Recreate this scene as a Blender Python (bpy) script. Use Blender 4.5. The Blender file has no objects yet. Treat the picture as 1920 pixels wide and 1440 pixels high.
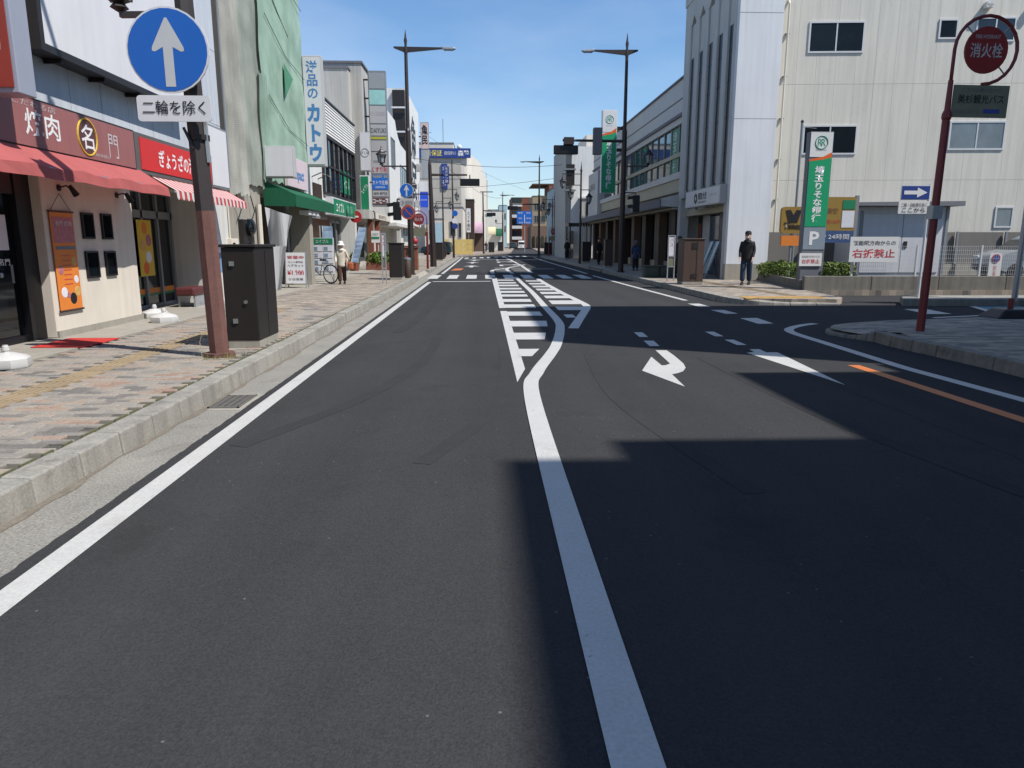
import bpy, bmesh, math, random
from mathutils import Vector, Matrix
random.seed(7)
SC = bpy.context.scene
COL = SC.collection

# ------------------------------------------------------------------ camera
F, CW, CH, CAMH = 1340.0, 1920.0, 1440.0, 1.55
PITCH = math.atan(265 / F); YAW = math.atan(55 / F)
cam_data = bpy.data.cameras.new('camera'); cam = bpy.data.objects.new('camera', cam_data)
COL.objects.link(cam); SC.camera = cam
cam_data.sensor_width = 36.0; cam_data.lens = 36.0 * F / CW
cam_data.clip_start = 0.05; cam_data.clip_end = 4000
cam.location = (0, 0, CAMH)
cam.rotation_euler = (math.radians(90) - PITCH, 0, -YAW)

# ------------------------------------------------------------------ sky and sun
SUN_EL = math.radians(53); SUN_AZ = math.radians(119.0)      # azimuth clockwise from the street axis (+Y)
world = bpy.data.worlds.new('World'); SC.world = world; world.use_nodes = True
wn, wl = world.node_tree.nodes, world.node_tree.links
for n in list(wn): wn.remove(n)
sky = wn.new('ShaderNodeTexSky'); sky.sky_type = 'NISHITA'; sky.sun_disc = False
sky.sun_elevation = SUN_EL; sky.sun_rotation = SUN_AZ; sky.altitude = 2800; sky.air_density = 1.8; sky.dust_density = 0.15; sky.ozone_density = 9.0
tc = wn.new('ShaderNodeTexCoord'); mp = wn.new('ShaderNodeMapping'); mp.inputs['Scale'].default_value = (1.1, 0.9, 3.2)
mp.inputs['Rotation'].default_value = (0.25, 0.2, 0.3)
nz = wn.new('ShaderNodeTexNoise'); nz.inputs['Scale'].default_value = 2.1; nz.inputs['Detail'].default_value = 6; nz.inputs['Roughness'].default_value = 0.5
rp = wn.new('ShaderNodeValToRGB'); rp.color_ramp.elements[0].position = 0.46; rp.color_ramp.elements[1].position = 0.88
rp.color_ramp.elements[1].color = (0.45, 0.45, 0.45, 1)
mx = wn.new('ShaderNodeMix'); mx.data_type = 'RGBA'; mx.inputs[7].default_value = (5.8, 6.4, 7.2, 1)
bg = wn.new('ShaderNodeBackground'); bg.inputs['Strength'].default_value = 0.113
wo = wn.new('ShaderNodeOutputWorld')
wl.new(tc.outputs['Generated'], mp.inputs['Vector']); wl.new(mp.outputs[0], nz.inputs['Vector'])
wl.new(nz.outputs[0], rp.inputs[0]); wl.new(rp.outputs[0], mx.inputs[0])
wl.new(sky.outputs[0], mx.inputs[6]); wl.new(mx.outputs[2], bg.inputs[0]); wl.new(bg.outputs[0], wo.inputs[0])
sun_data = bpy.data.lights.new('sun', 'SUN'); sun = bpy.data.objects.new('sun', sun_data); COL.objects.link(sun)
sun_data.energy = 5.0; sun_data.angle = math.radians(0.53); sun_data.color = (1.0, 0.955, 0.89)
sun_dir = Vector((math.sin(SUN_AZ) * math.cos(SUN_EL), math.cos(SUN_AZ) * math.cos(SUN_EL), math.sin(SUN_EL)))
sun.rotation_euler = (-sun_dir).to_track_quat('-Z', 'Y').to_euler()
sun.location = (20, -20, 60)
SC.view_settings.view_transform = 'Standard'; SC.view_settings.look = 'None'
SC.view_settings.exposure = 0.38; SC.view_settings.gamma = 1.0; SC.view_settings.use_curve_mapping = False
SC.render.engine = 'CYCLES'
SC.cycles.max_bounces = 6; SC.cycles.transparent_max_bounces = 8
SC.cycles.use_denoising = True

# ------------------------------------------------------------------ survey helpers: where a sight line from the camera meets a plane of the place
_fw = Vector((math.sin(YAW) * math.cos(PITCH), math.cos(YAW) * math.cos(PITCH), -math.sin(PITCH)))
_rt = Vector((math.cos(YAW), -math.sin(YAW), 0)); _up = _rt.cross(_fw)
_C = Vector((0, 0, CAMH))
def _ray(px, py): return _fw + _rt * ((px - CW / 2) / F) - _up * ((py - CH / 2) / F)
def G(px, py, z=0.0):
    d = _ray(px, py); return _C + d * ((z - CAMH) / d.z)
def AX(px, py, X):
    d = _ray(px, py); return _C + d * (X / d.x)
def AY(px, py, Y):
    d = _ray(px, py); return _C + d * (Y / d.y)

# ------------------------------------------------------------------ materials
def srgb(h):
    h = h.lstrip('#'); out = []
    for i in (0, 2, 4):
        c = int(h[i:i + 2], 16) / 255
        out.append(c / 12.92 if c <= 0.04045 else ((c + 0.055) / 1.055) ** 2.4)
    return tuple(out)
MATS = {}
ALB = 0.78                                       # palette hex values are display-like; this brings them to reflectances
def M(name, col, rough=0.7, var=0.12, scale=3.0, streak=0.0, bump=0.0, bscale=60.0, metal=0.0, spec=0.5, rnd=0.0, fine=0.0, fscale=80., trans=0.0, stain=None, chip=None, speck=0.0, lane=0.0):
    if name in MATS: return MATS[name]
    c = tuple(ALB * x for x in (srgb(col) if isinstance(col, str) else col))
    m = bpy.data.materials.new(name); m.use_nodes = True
    n, l = m.node_tree.nodes, m.node_tree.links
    b = n['Principled BSDF']; out = n['Material Output']
    b.inputs['Roughness'].default_value = rough; b.inputs['Metallic'].default_value = metal
    b.inputs['Specular IOR Level'].default_value = spec
    geo = n.new('ShaderNodeNewGeometry')
    val = None
    def addv(sock, amp):            # running brightness factor: 1 + sum(amp * (s-0.5)*2)
        nonlocal val
        mm = n.new('ShaderNodeMath'); mm.operation = 'MULTIPLY_ADD'; mm.inputs[1].default_value = 2 * amp; mm.inputs[2].default_value = (1 - amp) if val is None else -amp
        l.new(sock, mm.inputs[0])
        if val is None: val = mm.outputs[0]
        else:
            a = n.new('ShaderNodeMath'); a.operation = 'ADD'; l.new(val, a.inputs[0]); l.new(mm.outputs[0], a.inputs[1]); val = a.outputs[0]
    if var:
        t = n.new('ShaderNodeTexNoise'); t.inputs['Scale'].default_value = scale; t.inputs['Detail'].default_value = 6; t.inputs['Roughness'].default_value = 0.62
        l.new(geo.outputs['Position'], t.inputs['Vector']); addv(t.outputs[0], var * 1.8)
    if streak:
        mp = n.new('ShaderNodeMapping'); mp.inputs['Scale'].default_value = (5.5, 5.5, 0.22)
        t = n.new('ShaderNodeTexNoise'); t.inputs['Scale'].default_value = 1.3; t.inputs['Detail'].default_value = 5
        l.new(geo.outputs['Position'], mp.inputs[0]); l.new(mp.outputs[0], t.inputs['Vector'])
        r = n.new('ShaderNodeValToRGB'); r.color_ramp.elements[0].position = 0.3; r.color_ramp.elements[1].position = 0.62
        l.new(t.outputs[0], r.inputs[0]); addv(r.outputs[0], streak)
    if lane:                                     # wear drawn out along the direction of travel
        mp = n.new('ShaderNodeMapping'); mp.inputs['Scale'].default_value = (1.5, .035, 1)
        t = n.new('ShaderNodeTexNoise'); t.inputs['Scale'].default_value = 1.0; t.inputs['Detail'].default_value = 4
        l.new(geo.outputs['Position'], mp.inputs[0]); l.new(mp.outputs[0], t.inputs['Vector']); addv(t.outputs[0], lane * 2)
    if fine:
        t = n.new('ShaderNodeTexNoise'); t.inputs['Scale'].default_value = fscale; t.inputs['Detail'].default_value = 3
        l.new(geo.outputs['Position'], t.inputs['Vector']); addv(t.outputs[0], fine * 2)
    if rnd:
        oi = n.new('ShaderNodeObjectInfo'); addv(oi.outputs['Random'], rnd)
    if val is None: b.inputs['Base Color'].default_value = (*c, 1)
    else:
        v = n.new('ShaderNodeVectorMath'); v.operation = 'SCALE'; v.inputs[0].default_value = c
        l.new(val, v.inputs['Scale']); last = v.outputs[0]
        def mixin(fac, colour):
            nonlocal last
            mxx = n.new('ShaderNodeMix'); mxx.data_type = 'RGBA'; l.new(fac, mxx.inputs[0]); l.new(last, mxx.inputs[6]); mxx.inputs[7].default_value = (*[ALB * q for q in srgb(colour)], 1); last = mxx.outputs[2]
        for st in ([stain] if stain else []) + ([chip] if chip else []):      # blotches of dirt, chips in paint: (colour, scale, from, to, strength)
            t = n.new('ShaderNodeTexNoise'); t.inputs['Scale'].default_value = st[1]; t.inputs['Detail'].default_value = 7; t.inputs['Roughness'].default_value = .68; t.inputs['Distortion'].default_value = .6
            l.new(geo.outputs['Position'], t.inputs['Vector'])
            mr = n.new('ShaderNodeMapRange'); mr.inputs['From Min'].default_value = st[2]; mr.inputs['From Max'].default_value = st[3]; mr.inputs['To Max'].default_value = st[4]; l.new(t.outputs[0], mr.inputs['Value']); mixin(mr.outputs[0], st[0])
        if speck:
            vo = n.new('ShaderNodeTexVoronoi'); vo.inputs['Scale'].default_value = 7.0; l.new(geo.outputs['Position'], vo.inputs['Vector'])
            lt = n.new('ShaderNodeMath'); lt.operation = 'LESS_THAN'; lt.inputs[1].default_value = .045; l.new(vo.outputs['Distance'], lt.inputs[0])
            sm = n.new('ShaderNodeMath'); sm.operation = 'MULTIPLY'; sm.inputs[1].default_value = speck; l.new(lt.outputs[0], sm.inputs[0]); mixin(sm.outputs[0], '#a8a49a')
        l.new(last, b.inputs['Base Color'])
    if bump:
        t = n.new('ShaderNodeTexNoise'); t.inputs['Scale'].default_value = bscale; t.inputs['Detail'].default_value = 4
        l.new(geo.outputs['Position'], t.inputs['Vector'])
        bp = n.new('ShaderNodeBump'); bp.inputs['Strength'].default_value = bump; bp.inputs['Distance'].default_value = 0.01
        l.new(t.outputs[0], bp.inputs['Height']); l.new(bp.outputs[0], b.inputs['Normal'])
    if trans:
        tr = n.new('ShaderNodeBsdfTranslucent'); tr.inputs['Color'].default_value = (*c, 1)
        ms = n.new('ShaderNodeMixShader'); ms.inputs[0].default_value = trans
        l.new(b.outputs[0], ms.inputs[1]); l.new(tr.outputs[0], ms.inputs[2]); l.new(ms.outputs[0], out.inputs[0])
    m.diffuse_color = (*c, 1)
    MATS[name] = m
    return m
def glass(name, col, rough=0.04, spec=0.6, var=0.25):
    m = M(name, col, rough=rough, var=var, scale=1.2, spec=spec, rnd=.35); return m
def net_material(name, col, cell, fill):
    m = bpy.data.materials.new(name); m.use_nodes = True
    n, l = m.node_tree.nodes, m.node_tree.links
    b = n['Principled BSDF']; out = n['Material Output']; b.inputs['Roughness'].default_value = 0.8
    geo = n.new('ShaderNodeNewGeometry'); sep = n.new('ShaderNodeSeparateXYZ'); l.new(geo.outputs['Position'], sep.inputs[0])
    masks = []
    for ax in (1, 2):
        a = n.new('ShaderNodeMath'); a.operation = 'MULTIPLY'; a.inputs[1].default_value = 1 / cell; l.new(sep.outputs[ax], a.inputs[0])
        f = n.new('ShaderNodeMath'); f.operation = 'FRACT'; l.new(a.outputs[0], f.inputs[0])
        c = n.new('ShaderNodeMath'); c.operation = 'LESS_THAN'; c.inputs[1].default_value = 0.26; l.new(f.outputs[0], c.inputs[0]); masks.append(c)
    mxm = n.new('ShaderNodeMath'); mxm.operation = 'MAXIMUM'; l.new(masks[0].outputs[0], mxm.inputs[0]); l.new(masks[1].outputs[0], mxm.inputs[1])
    fl = n.new('ShaderNodeMath'); fl.operation = 'MAXIMUM'; fl.inputs[1].default_value = fill; l.new(mxm.outputs[0], fl.inputs[0])
    t = n.new('ShaderNodeTexNoise'); t.inputs['Scale'].default_value = 1.1; t.inputs['Detail'].default_value = 5; l.new(geo.outputs['Position'], t.inputs['Vector'])
    r = n.new('ShaderNodeValToRGB'); c = tuple(ALB * x for x in srgb(col))
    r.color_ramp.elements[0].color = (c[0] * .75, c[1] * .75, c[2] * .75, 1); r.color_ramp.elements[1].color = (min(1, c[0] * 1.3), min(1, c[1] * 1.25), min(1, c[2] * 1.3), 1)
    r.color_ramp.elements[0].position = .3; r.color_ramp.elements[1].position = .7
    l.new(t.outputs[0], r.inputs[0]); l.new(r.outputs[0], b.inputs['Base Color'])
    tp = n.new('ShaderNodeBsdfTransparent'); ms = n.new('ShaderNodeMixShader')
    l.new(fl.outputs[0], ms.inputs[0]); l.new(tp.outputs[0], ms.inputs[1]); l.new(b.outputs[0], ms.inputs[2]); l.new(ms.outputs[0], out.inputs[0])
    return m
def paver_material(name, island):
    m = bpy.data.materials.new(name); m.use_nodes = True
    n, l = m.node_tree.nodes, m.node_tree.links
    b = n['Principled BSDF']; b.inputs['Roughness'].default_value = 0.85
    geo = n.new('ShaderNodeNewGeometry')
    if island: rnd = geo.outputs['Random Per Island']
    else: rnd = n.new('ShaderNodeObjectInfo').outputs['Random']
    mp = n.new('ShaderNodeMapping'); mp.inputs['Rotation'].default_value = (0, 0, 0.9); mp.inputs['Scale'].default_value = (1.3, 2.6, 1)
    t = n.new('ShaderNodeTexNoise'); t.inputs['Scale'].default_value = 1.5; t.inputs['Detail'].default_value = 1
    l.new(geo.outputs['Position'], mp.inputs[0]); l.new(mp.outputs[0], t.inputs['Vector'])
    a = n.new('ShaderNodeMath'); a.operation = 'MULTIPLY_ADD'; a.inputs[1].default_value = 0.62; l.new(rnd, a.inputs[0])
    s = n.new('ShaderNodeMath'); s.operation = 'MULTIPLY_ADD'; s.inputs[1].default_value = 1.3; s.inputs[2].default_value = -0.46; l.new(t.outputs[0], s.inputs[0]); l.new(s.outputs[0], a.inputs[2])
    r = n.new('ShaderNodeValToRGB'); r.color_ramp.interpolation = 'CONSTANT'
    cols = [(0.0, '#74706b'), (0.17, '#7e7973'), (0.25, '#8f8981'), (0.40, '#979187'), (0.54, '#9d958a'), (0.66, '#a19484'), (0.76, '#a08c7d'), (0.90, '#988172')]
    for i, (p, h) in enumerate(cols):
        e = r.color_ramp.elements[i] if i < 2 else r.color_ramp.elements.new(p)
        e.position = p; e.color = (*[ALB * q for q in srgb(h)], 1)
    l.new(a.outputs[0], r.inputs[0])
    t2 = n.new('ShaderNodeTexNoise'); t2.inputs['Scale'].default_value = 45; t2.inputs['Detail'].default_value = 4; l.new(geo.outputs['Position'], t2.inputs['Vector'])
    mm = n.new('ShaderNodeMath'); mm.operation = 'MULTIPLY_ADD'; mm.inputs[1].default_value = 0.7; mm.inputs[2].default_value = 0.62; l.new(t2.outputs[0], mm.inputs[0])
    v = n.new('ShaderNodeVectorMath'); v.operation = 'SCALE'; l.new(r.outputs[0], v.inputs[0]); l.new(mm.outputs[0], v.inputs['Scale']); l.new(v.outputs[0], b.inputs['Base Color'])
    return m
def far_paver_material():
    m = bpy.data.materials.new('far_paving'); m.use_nodes = True
    n, l = m.node_tree.nodes, m.node_tree.links
    b = n['Principled BSDF']; b.inputs['Roughness'].default_value = 0.85
    geo = n.new('ShaderNodeNewGeometry')
    br = n.new('ShaderNodeTexBrick'); br.inputs['Scale'].default_value = 1; br.inputs['Brick Width'].default_value = .23; br.inputs['Row Height'].default_value = .113
    br.inputs['Mortar Size'].default_value = .004; br.inputs['Color1'].default_value = (*[ALB * q for q in srgb('#77736d')], 1); br.inputs['Color2'].default_value = (*[ALB * q for q in srgb('#b8a998')], 1); br.inputs['Mortar'].default_value = (*[ALB * q for q in srgb('#6c6862')], 1)
    t = n.new('ShaderNodeTexNoise'); t.inputs['Scale'].default_value = 2.6; t.inputs['Detail'].default_value = 5; t.inputs['Roughness'].default_value = .7
    mx = n.new('ShaderNodeMix'); mx.data_type = 'RGBA'; mx.blend_type = 'MULTIPLY'; mx.inputs[0].default_value = .6
    r = n.new('ShaderNodeValToRGB'); r.color_ramp.elements[0].color = (.62, .6, .58, 1); r.color_ramp.elements[1].color = (1.1, 1.08, 1.05, 1); r.color_ramp.elements[0].position = .3; r.color_ramp.elements[1].position = .7
    l.new(geo.outputs['Position'], br.inputs['Vector']); l.new(geo.outputs['Position'], t.inputs['Vector']); l.new(t.outputs[0], r.inputs[0])
    l.new(br.outputs[0], mx.inputs[6]); l.new(r.outputs[0], mx.inputs[7]); l.new(mx.outputs[2], b.inputs['Base Color'])
    return m

# ------------------------------------------------------------------ mesh helpers
WO = {}
class B:
    """collects boxes, prisms, tubes and lathes in world (or local) coordinates; obj() links them as ONE mesh object"""
    def __init__(s): s.v = []; s.f = []
    def box(s, x0, x1, y0, y1, z0, z1):
        k = len(s.v)
        s.v += [(x0, y0, z0), (x1, y0, z0), (x1, y1, z0), (x0, y1, z0), (x0, y0, z1), (x1, y0, z1), (x1, y1, z1), (x0, y1, z1)]
        s.f += [(k, k + 3, k + 2, k + 1), (k + 4, k + 5, k + 6, k + 7), (k, k + 1, k + 5, k + 4), (k + 1, k + 2, k + 6, k + 5), (k + 2, k + 3, k + 7, k + 6), (k + 3, k, k + 4, k + 7)]
        return s
    def hexa(s, bottom, top):
        k = len(s.v); n = len(bottom); s.v += [tuple(p) for p in bottom] + [tuple(p) for p in top]
        s.f += [tuple(range(k + n - 1, k - 1, -1)), tuple(range(k + n, k + 2 * n))]
        s.f += [(k + i, k + (i + 1) % n, k + n + (i + 1) % n, k + n + i) for i in range(n)]
        return s
    def poly(s, pts):
        k = len(s.v); s.v += [tuple(p) for p in pts]; s.f.append(tuple(range(k, k + len(pts)))); return s
    def prism(s, pts2, a, b, axis='z'):      # extrude a 2-D outline along an axis from a to b
        mk = {'z': lambda p, t: (p[0], p[1], t), 'y': lambda p, t: (p[0], t, p[1]), 'x': lambda p, t: (t, p[0], p[1])}[axis]
        return s.hexa([mk(p, a) for p in pts2], [mk(p, b) for p in pts2])
    def bar(s, p0, p1, w, h):
        p0, p1 = Vector(p0), Vector(p1); d = (p1 - p0).normalized()
        u = d.cross(Vector((0, 0, 1)));
        if u.length < 1e-4: u = Vector((1, 0, 0))
        u.normalize(); w2 = u.cross(d)
        q = [u * (w / 2) + w2 * (h / 2), -u * (w / 2) + w2 * (h / 2), -u * (w / 2) - w2 * (h / 2), u * (w / 2) - w2 * (h / 2)]
        return s.hexa([p0 + e for e in q], [p1 + e for e in q])
    def tube(s, path, r, n=8, cap=True):
        path = [Vector(p) for p in path]; rs = r if isinstance(r, (list, tuple)) else [r] * len(path)
        k0 = len(s.v); prev = None
        for i, p in enumerate(path):
            d = (path[min(i + 1, len(path) - 1)] - path[max(i - 1, 0)]).normalized()
            if prev is None:
                u = d.cross(Vector((0, 0, 1)))
                if u.length < 1e-3: u = d.cross(Vector((1, 0, 0)))
            else: u = prev - d * prev.dot(d)
            u.normalize(); prev = u; w = d.cross(u)
            for j in range(n):
                a = 2 * math.pi * j / n; s.v.append(tuple(p + (u * math.cos(a) + w * math.sin(a)) * rs[i]))
        for i in range(len(path) - 1):
            for j in range(n):
                a, b2 = k0 + i * n + j, k0 + i * n + (j + 1) % n
                s.f.append((a, b2, b2 + n, a + n))
        if cap:
            s.f.append(tuple(k0 + j for j in range(n - 1, -1, -1))); e = k0 + (len(path) - 1) * n; s.f.append(tuple(e + j for j in range(n)))
        return s
    def lathe(s, prof, c=(0, 0, 0), n=12, axis='z'):   # prof: list of (radius, height)
        pts = []; k0 = len(s.v)
        for (r, h) in prof:
            for j in range(n):
                a = 2 * math.pi * (j + .5) / n; x, y = r * math.cos(a), r * math.sin(a)
                p = {'z': (x, y, h), 'y': (x, h, y), 'x': (h, x, y)}[axis]
                s.v.append((c[0] + p[0], c[1] + p[1], c[2] + p[2]))
        for i in range(len(prof) - 1):
            for j in range(n):
                a, b2 = k0 + i * n + j, k0 + i * n + (j + 1) % n
                s.f.append((a, b2, b2 + n, a + n))
        s.f.append(tuple(k0 + j for j in range(n - 1, -1, -1))); e = k0 + (len(prof) - 1) * n; s.f.append(tuple(e + j for j in range(n)))
        return s
    def ball(s, c, r, n=8, m=5, sz=1.0):
        prof = [(max(1e-3, r * math.sin(math.pi * i / m)), -r * sz * math.cos(math.pi * i / m)) for i in range(m + 1)]
        return s.lathe(prof, c, n)
    def ring(s, c, R, r, n=24, m=6, axis='y', a0=0.0, a1=2 * math.pi):
        pts = []
        cnt = n + 1
        for i in range(cnt):
            a = a0 + (a1 - a0) * i / n; x, y = R * math.cos(a), R * math.sin(a)
            p = {'z': (x, y, 0), 'y': (x, 0, y), 'x': (0, x, y)}[axis]
            pts.append((c[0] + p[0], c[1] + p[1], c[2] + p[2]))
        return s.tube(pts, r, m)
    def obj(s, name, mat, parent=None, bevel=0.0, smooth=False, kind=None, label=None):
        o = WO.get(parent.name, Vector()) if parent else Vector()
        me = bpy.data.meshes.new(name); me.from_pydata([(x - o.x, y - o.y, z - o.z) for x, y, z in s.v], [], s.f); me.validate()
        bm = bmesh.new(); bm.from_mesh(me); bmesh.ops.recalc_face_normals(bm, faces=bm.faces); bm.to_mesh(me); bm.free()
        if isinstance(mat, str): mat = MATS[mat]
        me.materials.append(mat)
        ob = bpy.data.objects.new(name, me); COL.objects.link(ob)
        if smooth:
            me.polygons.foreach_set('use_smooth', [True] * len(me.polygons))
            if smooth != 'all':
                md = ob.modifiers.new('edge_split', 'EDGE_SPLIT'); md.split_angle = math.radians(40)
        if bevel:
            md = ob.modifiers.new('bevel', 'BEVEL'); md.width = bevel; md.segments = 2; md.limit_method = 'ANGLE'; md.angle_limit = math.radians(35)
        if parent: ob.parent = parent
        if kind: ob['kind'] = kind
        if label: ob['label'] = label
        WO[ob.name] = o.copy()
        return ob
def T(name, label, cat, loc=(0, 0, 0), group=None):
    e = bpy.data.objects.new(name, None); COL.objects.link(e); e.empty_display_size = 0.2
    e.location = loc; WO[e.name] = Vector(loc)
    e['label'] = label; e['category'] = cat
    if group: e['group'] = group
    return e
def tag(o, label, cat, group=None):
    o['label'] = label; o['category'] = cat
    if group: o['group'] = group
    return o
def S(o): o['kind'] = 'structure'; return o
def place(root, loc, rz=0.0, sc=None):
    root.location = loc; root.rotation_euler = (0, 0, rz)
    if sc: root.scale = (sc, sc, sc) if not isinstance(sc, tuple) else sc
    return root
def copy_tree(o, parent=None):
    c = o.copy(); COL.objects.link(c); c.parent = parent
    if o.data is not None and o.type == 'MESH': pass
    for ch in [x for x in o.children]: copy_tree(ch, c)
    WO[c.name] = WO.get(o.name, Vector()).copy()
    return c
def dup(root, label, loc, rz=0.0, group=None, sc=None):
    c = copy_tree(root); c['label'] = label
    if group: c['group'] = group
    return place(c, loc, rz, sc)

# flat lettering: made as text outlines, turned into meshes in one pass at the end
TEXTS = []
def text(body, c, w, h, face, mat, parent, bold=0.0, vert=False, name='lettering', line=1.0, rot=0.0):
    cu = bpy.data.curves.new(name, 'FONT'); cu.body = '\n'.join(body) if vert else body
    cu.resolution_u = 2; cu.align_x = 'CENTER'; cu.size = 1.0; cu.offset = bold; cu.space_line = line
    o = bpy.data.objects.new(name, cu); COL.objects.link(o)
    TEXTS.append((o, Vector(c), w, h, face, MATS[mat] if isinstance(mat, str) else mat, parent, name, rot))
def finish_texts():
    bpy.context.view_layer.update()
    dg = bpy.context.evaluated_depsgraph_get()
    for (o, c, w, h, face, mat, parent, name, rot) in TEXTS:
        me = bpy.data.meshes.new_from_object(o.evaluated_get(dg))
        xs = [v.co.x for v in me.vertices]; ys = [v.co.y for v in me.vertices]
        if not xs: continue
        cx, cy = (min(xs) + max(xs)) / 2, (min(ys) + max(ys)) / 2
        sx, sy = w / max(1e-4, max(xs) - min(xs)), h / max(1e-4, max(ys) - min(ys))
        po = WO.get(parent.name, Vector())
        ca, sa = math.cos(rot), math.sin(rot)
        for v in me.vertices:
            a, b2 = (v.co.x - cx) * sx, (v.co.y - cy) * sy
            a, b2 = a * ca - b2 * sa, a * sa + b2 * ca
            p = {'-Y': Vector((a, 0, b2)), '+X': Vector((0, a, b2)), '-X': Vector((0, -a, b2)), '+Y': Vector((-a, 0, b2)), 'Z': Vector((a, b2, 0))}[face]
            v.co = c + p - po
        me.materials.clear(); me.materials.append(mat); me.name = name
        cu = o.data; bpy.data.objects.remove(o); bpy.data.curves.remove(cu)
        ob = bpy.data.objects.new(name, me); COL.objects.link(ob); ob.parent = parent

# ------------------------------------------------------------------ palette
M('asphalt', '#404041', rough=0.95, var=0.11, scale=0.45, fine=0.26, fscale=95, bump=0.5, bscale=120, spec=0.08, lane=.12, stain=('#2c2b2a', .9, .56, .78, .5), speck=.28)
M('gutter', '#8d8a82', rough=0.92, var=0.17, scale=1.7, fine=0.42, fscale=60, bump=0.6, bscale=70, stain=('#5f574c', 2.4, .55, .75, .55), speck=.4)
M('kerb', '#918e86', rough=0.87, var=0.15, scale=3.4, streak=0.16, fine=0.2, fscale=55, rnd=0.07, bump=0.3, bscale=80, stain=('#5e4f42', 4.5, .58, .72, .6))
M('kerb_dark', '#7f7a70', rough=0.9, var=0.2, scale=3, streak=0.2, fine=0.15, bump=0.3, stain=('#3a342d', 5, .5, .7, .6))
M('concrete', '#9c978c', rough=0.9, var=0.15, scale=1.6, streak=0.08, fine=0.08, bump=0.2)
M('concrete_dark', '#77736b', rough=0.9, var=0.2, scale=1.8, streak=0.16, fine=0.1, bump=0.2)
M('paint', '#c2c1bd', rough=0.6, var=0.06, scale=3, fine=0.12, fscale=60, stain=('#8f8c86', 2.2, .56, .8, .5), chip=('#4a4a49', 26, .66, .7, .85))
M('paint_orange', '#c9702f', rough=0.6, var=0.1, scale=4, fine=0.1, chip=('#4a4a49', 26, .64, .69, .85))
M('paint_blue', '#3c7d92', rough=0.7, var=0.15, scale=3)
M('tactile', '#9c8a6e', rough=0.85, var=0.12, scale=4, fine=0.1, rnd=0.08)
M('tactile_bright', '#cfa763', rough=0.8, var=0.1, scale=4, rnd=0.06)
M('joint', '#57534b', rough=0.95, var=0.2, scale=6)
M('moss', '#66694a', rough=0.95, var=0.3, scale=30)
M('soil', '#5b5040', rough=1, var=0.2)
M('white', '#e6e6e4', rough=0.5, var=0.05, scale=2)
M('white_plastic', '#cfcfcd', rough=0.35, var=0.03, scale=3)
M('signwhite', '#dddde0', rough=0.45, var=0.05, scale=1.2, streak=0.03)
M('signgrey', '#b9b8b8', rough=0.5, var=0.05)
M('panel_white', '#c6cbd2', rough=0.45, var=0.06, scale=1.5, streak=0.06, rnd=0.03)
M('wall_cream', '#d8d0c2', rough=0.8, var=0.07, scale=2.4, streak=0.05, fine=0.04, bump=0.15)
M('wall_white', '#d2d2cd', rough=0.75, var=0.07, scale=1.1, streak=0.07)
M('wall_white2', '#e0e0dd', rough=0.7, var=0.05, scale=0.9, streak=0.06)
M('wall_grey', '#b6b4ae', rough=0.85, var=0.1, scale=0.7, streak=0.14, fine=0.05)
M('wall_beige', '#dcd8cc', rough=0.75, var=0.05, scale=0.6, streak=0.07, fine=0.03, rnd=0.012, stain=('#a39c8e', 1.1, .58, .85, .35))
M('wall_beige2', '#bfb8ac', rough=0.8, var=0.06, scale=0.5, streak=0.07)
M('wall_cream2', '#d9d2c6', rough=0.8, var=0.07, scale=0.5, streak=0.07)
M('wall_stone', '#c2c2c0', rough=0.8, var=0.08, scale=0.8, streak=0.08, fine=0.04)
M('wall_stone_white', '#dfe2e6', rough=0.7, var=0.06, scale=0.8, streak=0.06)
M('wall_bank', '#c6c4c0', rough=0.55, var=0.06, scale=0.6, streak=0.05)
M('wall_bank_tan', '#b0a88f', rough=0.6, var=0.08, scale=0.6)
M('brick_red', '#85503f', rough=0.85, var=0.14, scale=1.5, fine=0.12, fscale=12)
M('brick_brown', '#6e5a4c', rough=0.85, var=0.14, scale=1.5, fine=0.1, fscale=12)
M('wall_blue', '#a9c4cc', rough=0.75, var=0.07, scale=0.5)
M('wall_tan', '#9a8a70', rough=0.85, var=0.12, scale=0.6)
M('roof_grey', '#74747a', rough=0.8, var=0.1)
M('metal_dark', '#2b2726', rough=0.45, var=0.12, scale=3, metal=0.0, spec=0.4)
M('metal_black', '#16151a', rough=0.4, var=0.1, spec=0.45)
M('pole_brown', '#332a29', rough=0.5, var=0.12, scale=4)
M('pole_rust', '#6d4a43', rough=0.8, var=0.2, scale=7, streak=0.12, fine=0.15, fscale=40, bump=0.2)
M('pole_upper', '#3a3333', rough=0.55, var=0.15, scale=5)
M('steel', '#a8abad', rough=0.35, var=0.06, metal=0.7)
M('aluminium', '#b9bcbf', rough=0.4, var=0.05, metal=0.55)
M('frame_grey', '#8d9296', rough=0.5, var=0.06, metal=0.2)
M('frame_white', '#dcdee0', rough=0.4, var=0.03)
M('iron', '#77746e', rough=0.7, var=0.2, scale=20, metal=0.4)
glass('glass', '#1b2730', var=.3); glass('glass_dark', '#10161b', rough=0.05, var=0.3)
glass('glass_blue', '#2a4154', rough=0.08); glass('glass_pale', '#7d888d', rough=0.15, var=0.3)
glass('glass_bank', '#3c4a4c', rough=0.03, spec=0.9)
M('frost', '#c6ccd0', rough=0.5, var=0.03, trans=0.4)
M('awning_red', '#cf6f6d', rough=0.8, var=0.07, scale=2, streak=0.05, trans=0.35)
M('awning_redside', '#b5403c', rough=0.8, var=0.08, trans=0.3)
M('red', '#b3262a', rough=0.5, var=0.06); M('red_bright', '#d2302c', rough=0.45, var=0.05)
M('sign_brown', '#9a6360', rough=0.4, var=0.08, scale=1.2, streak=0.05)
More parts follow.
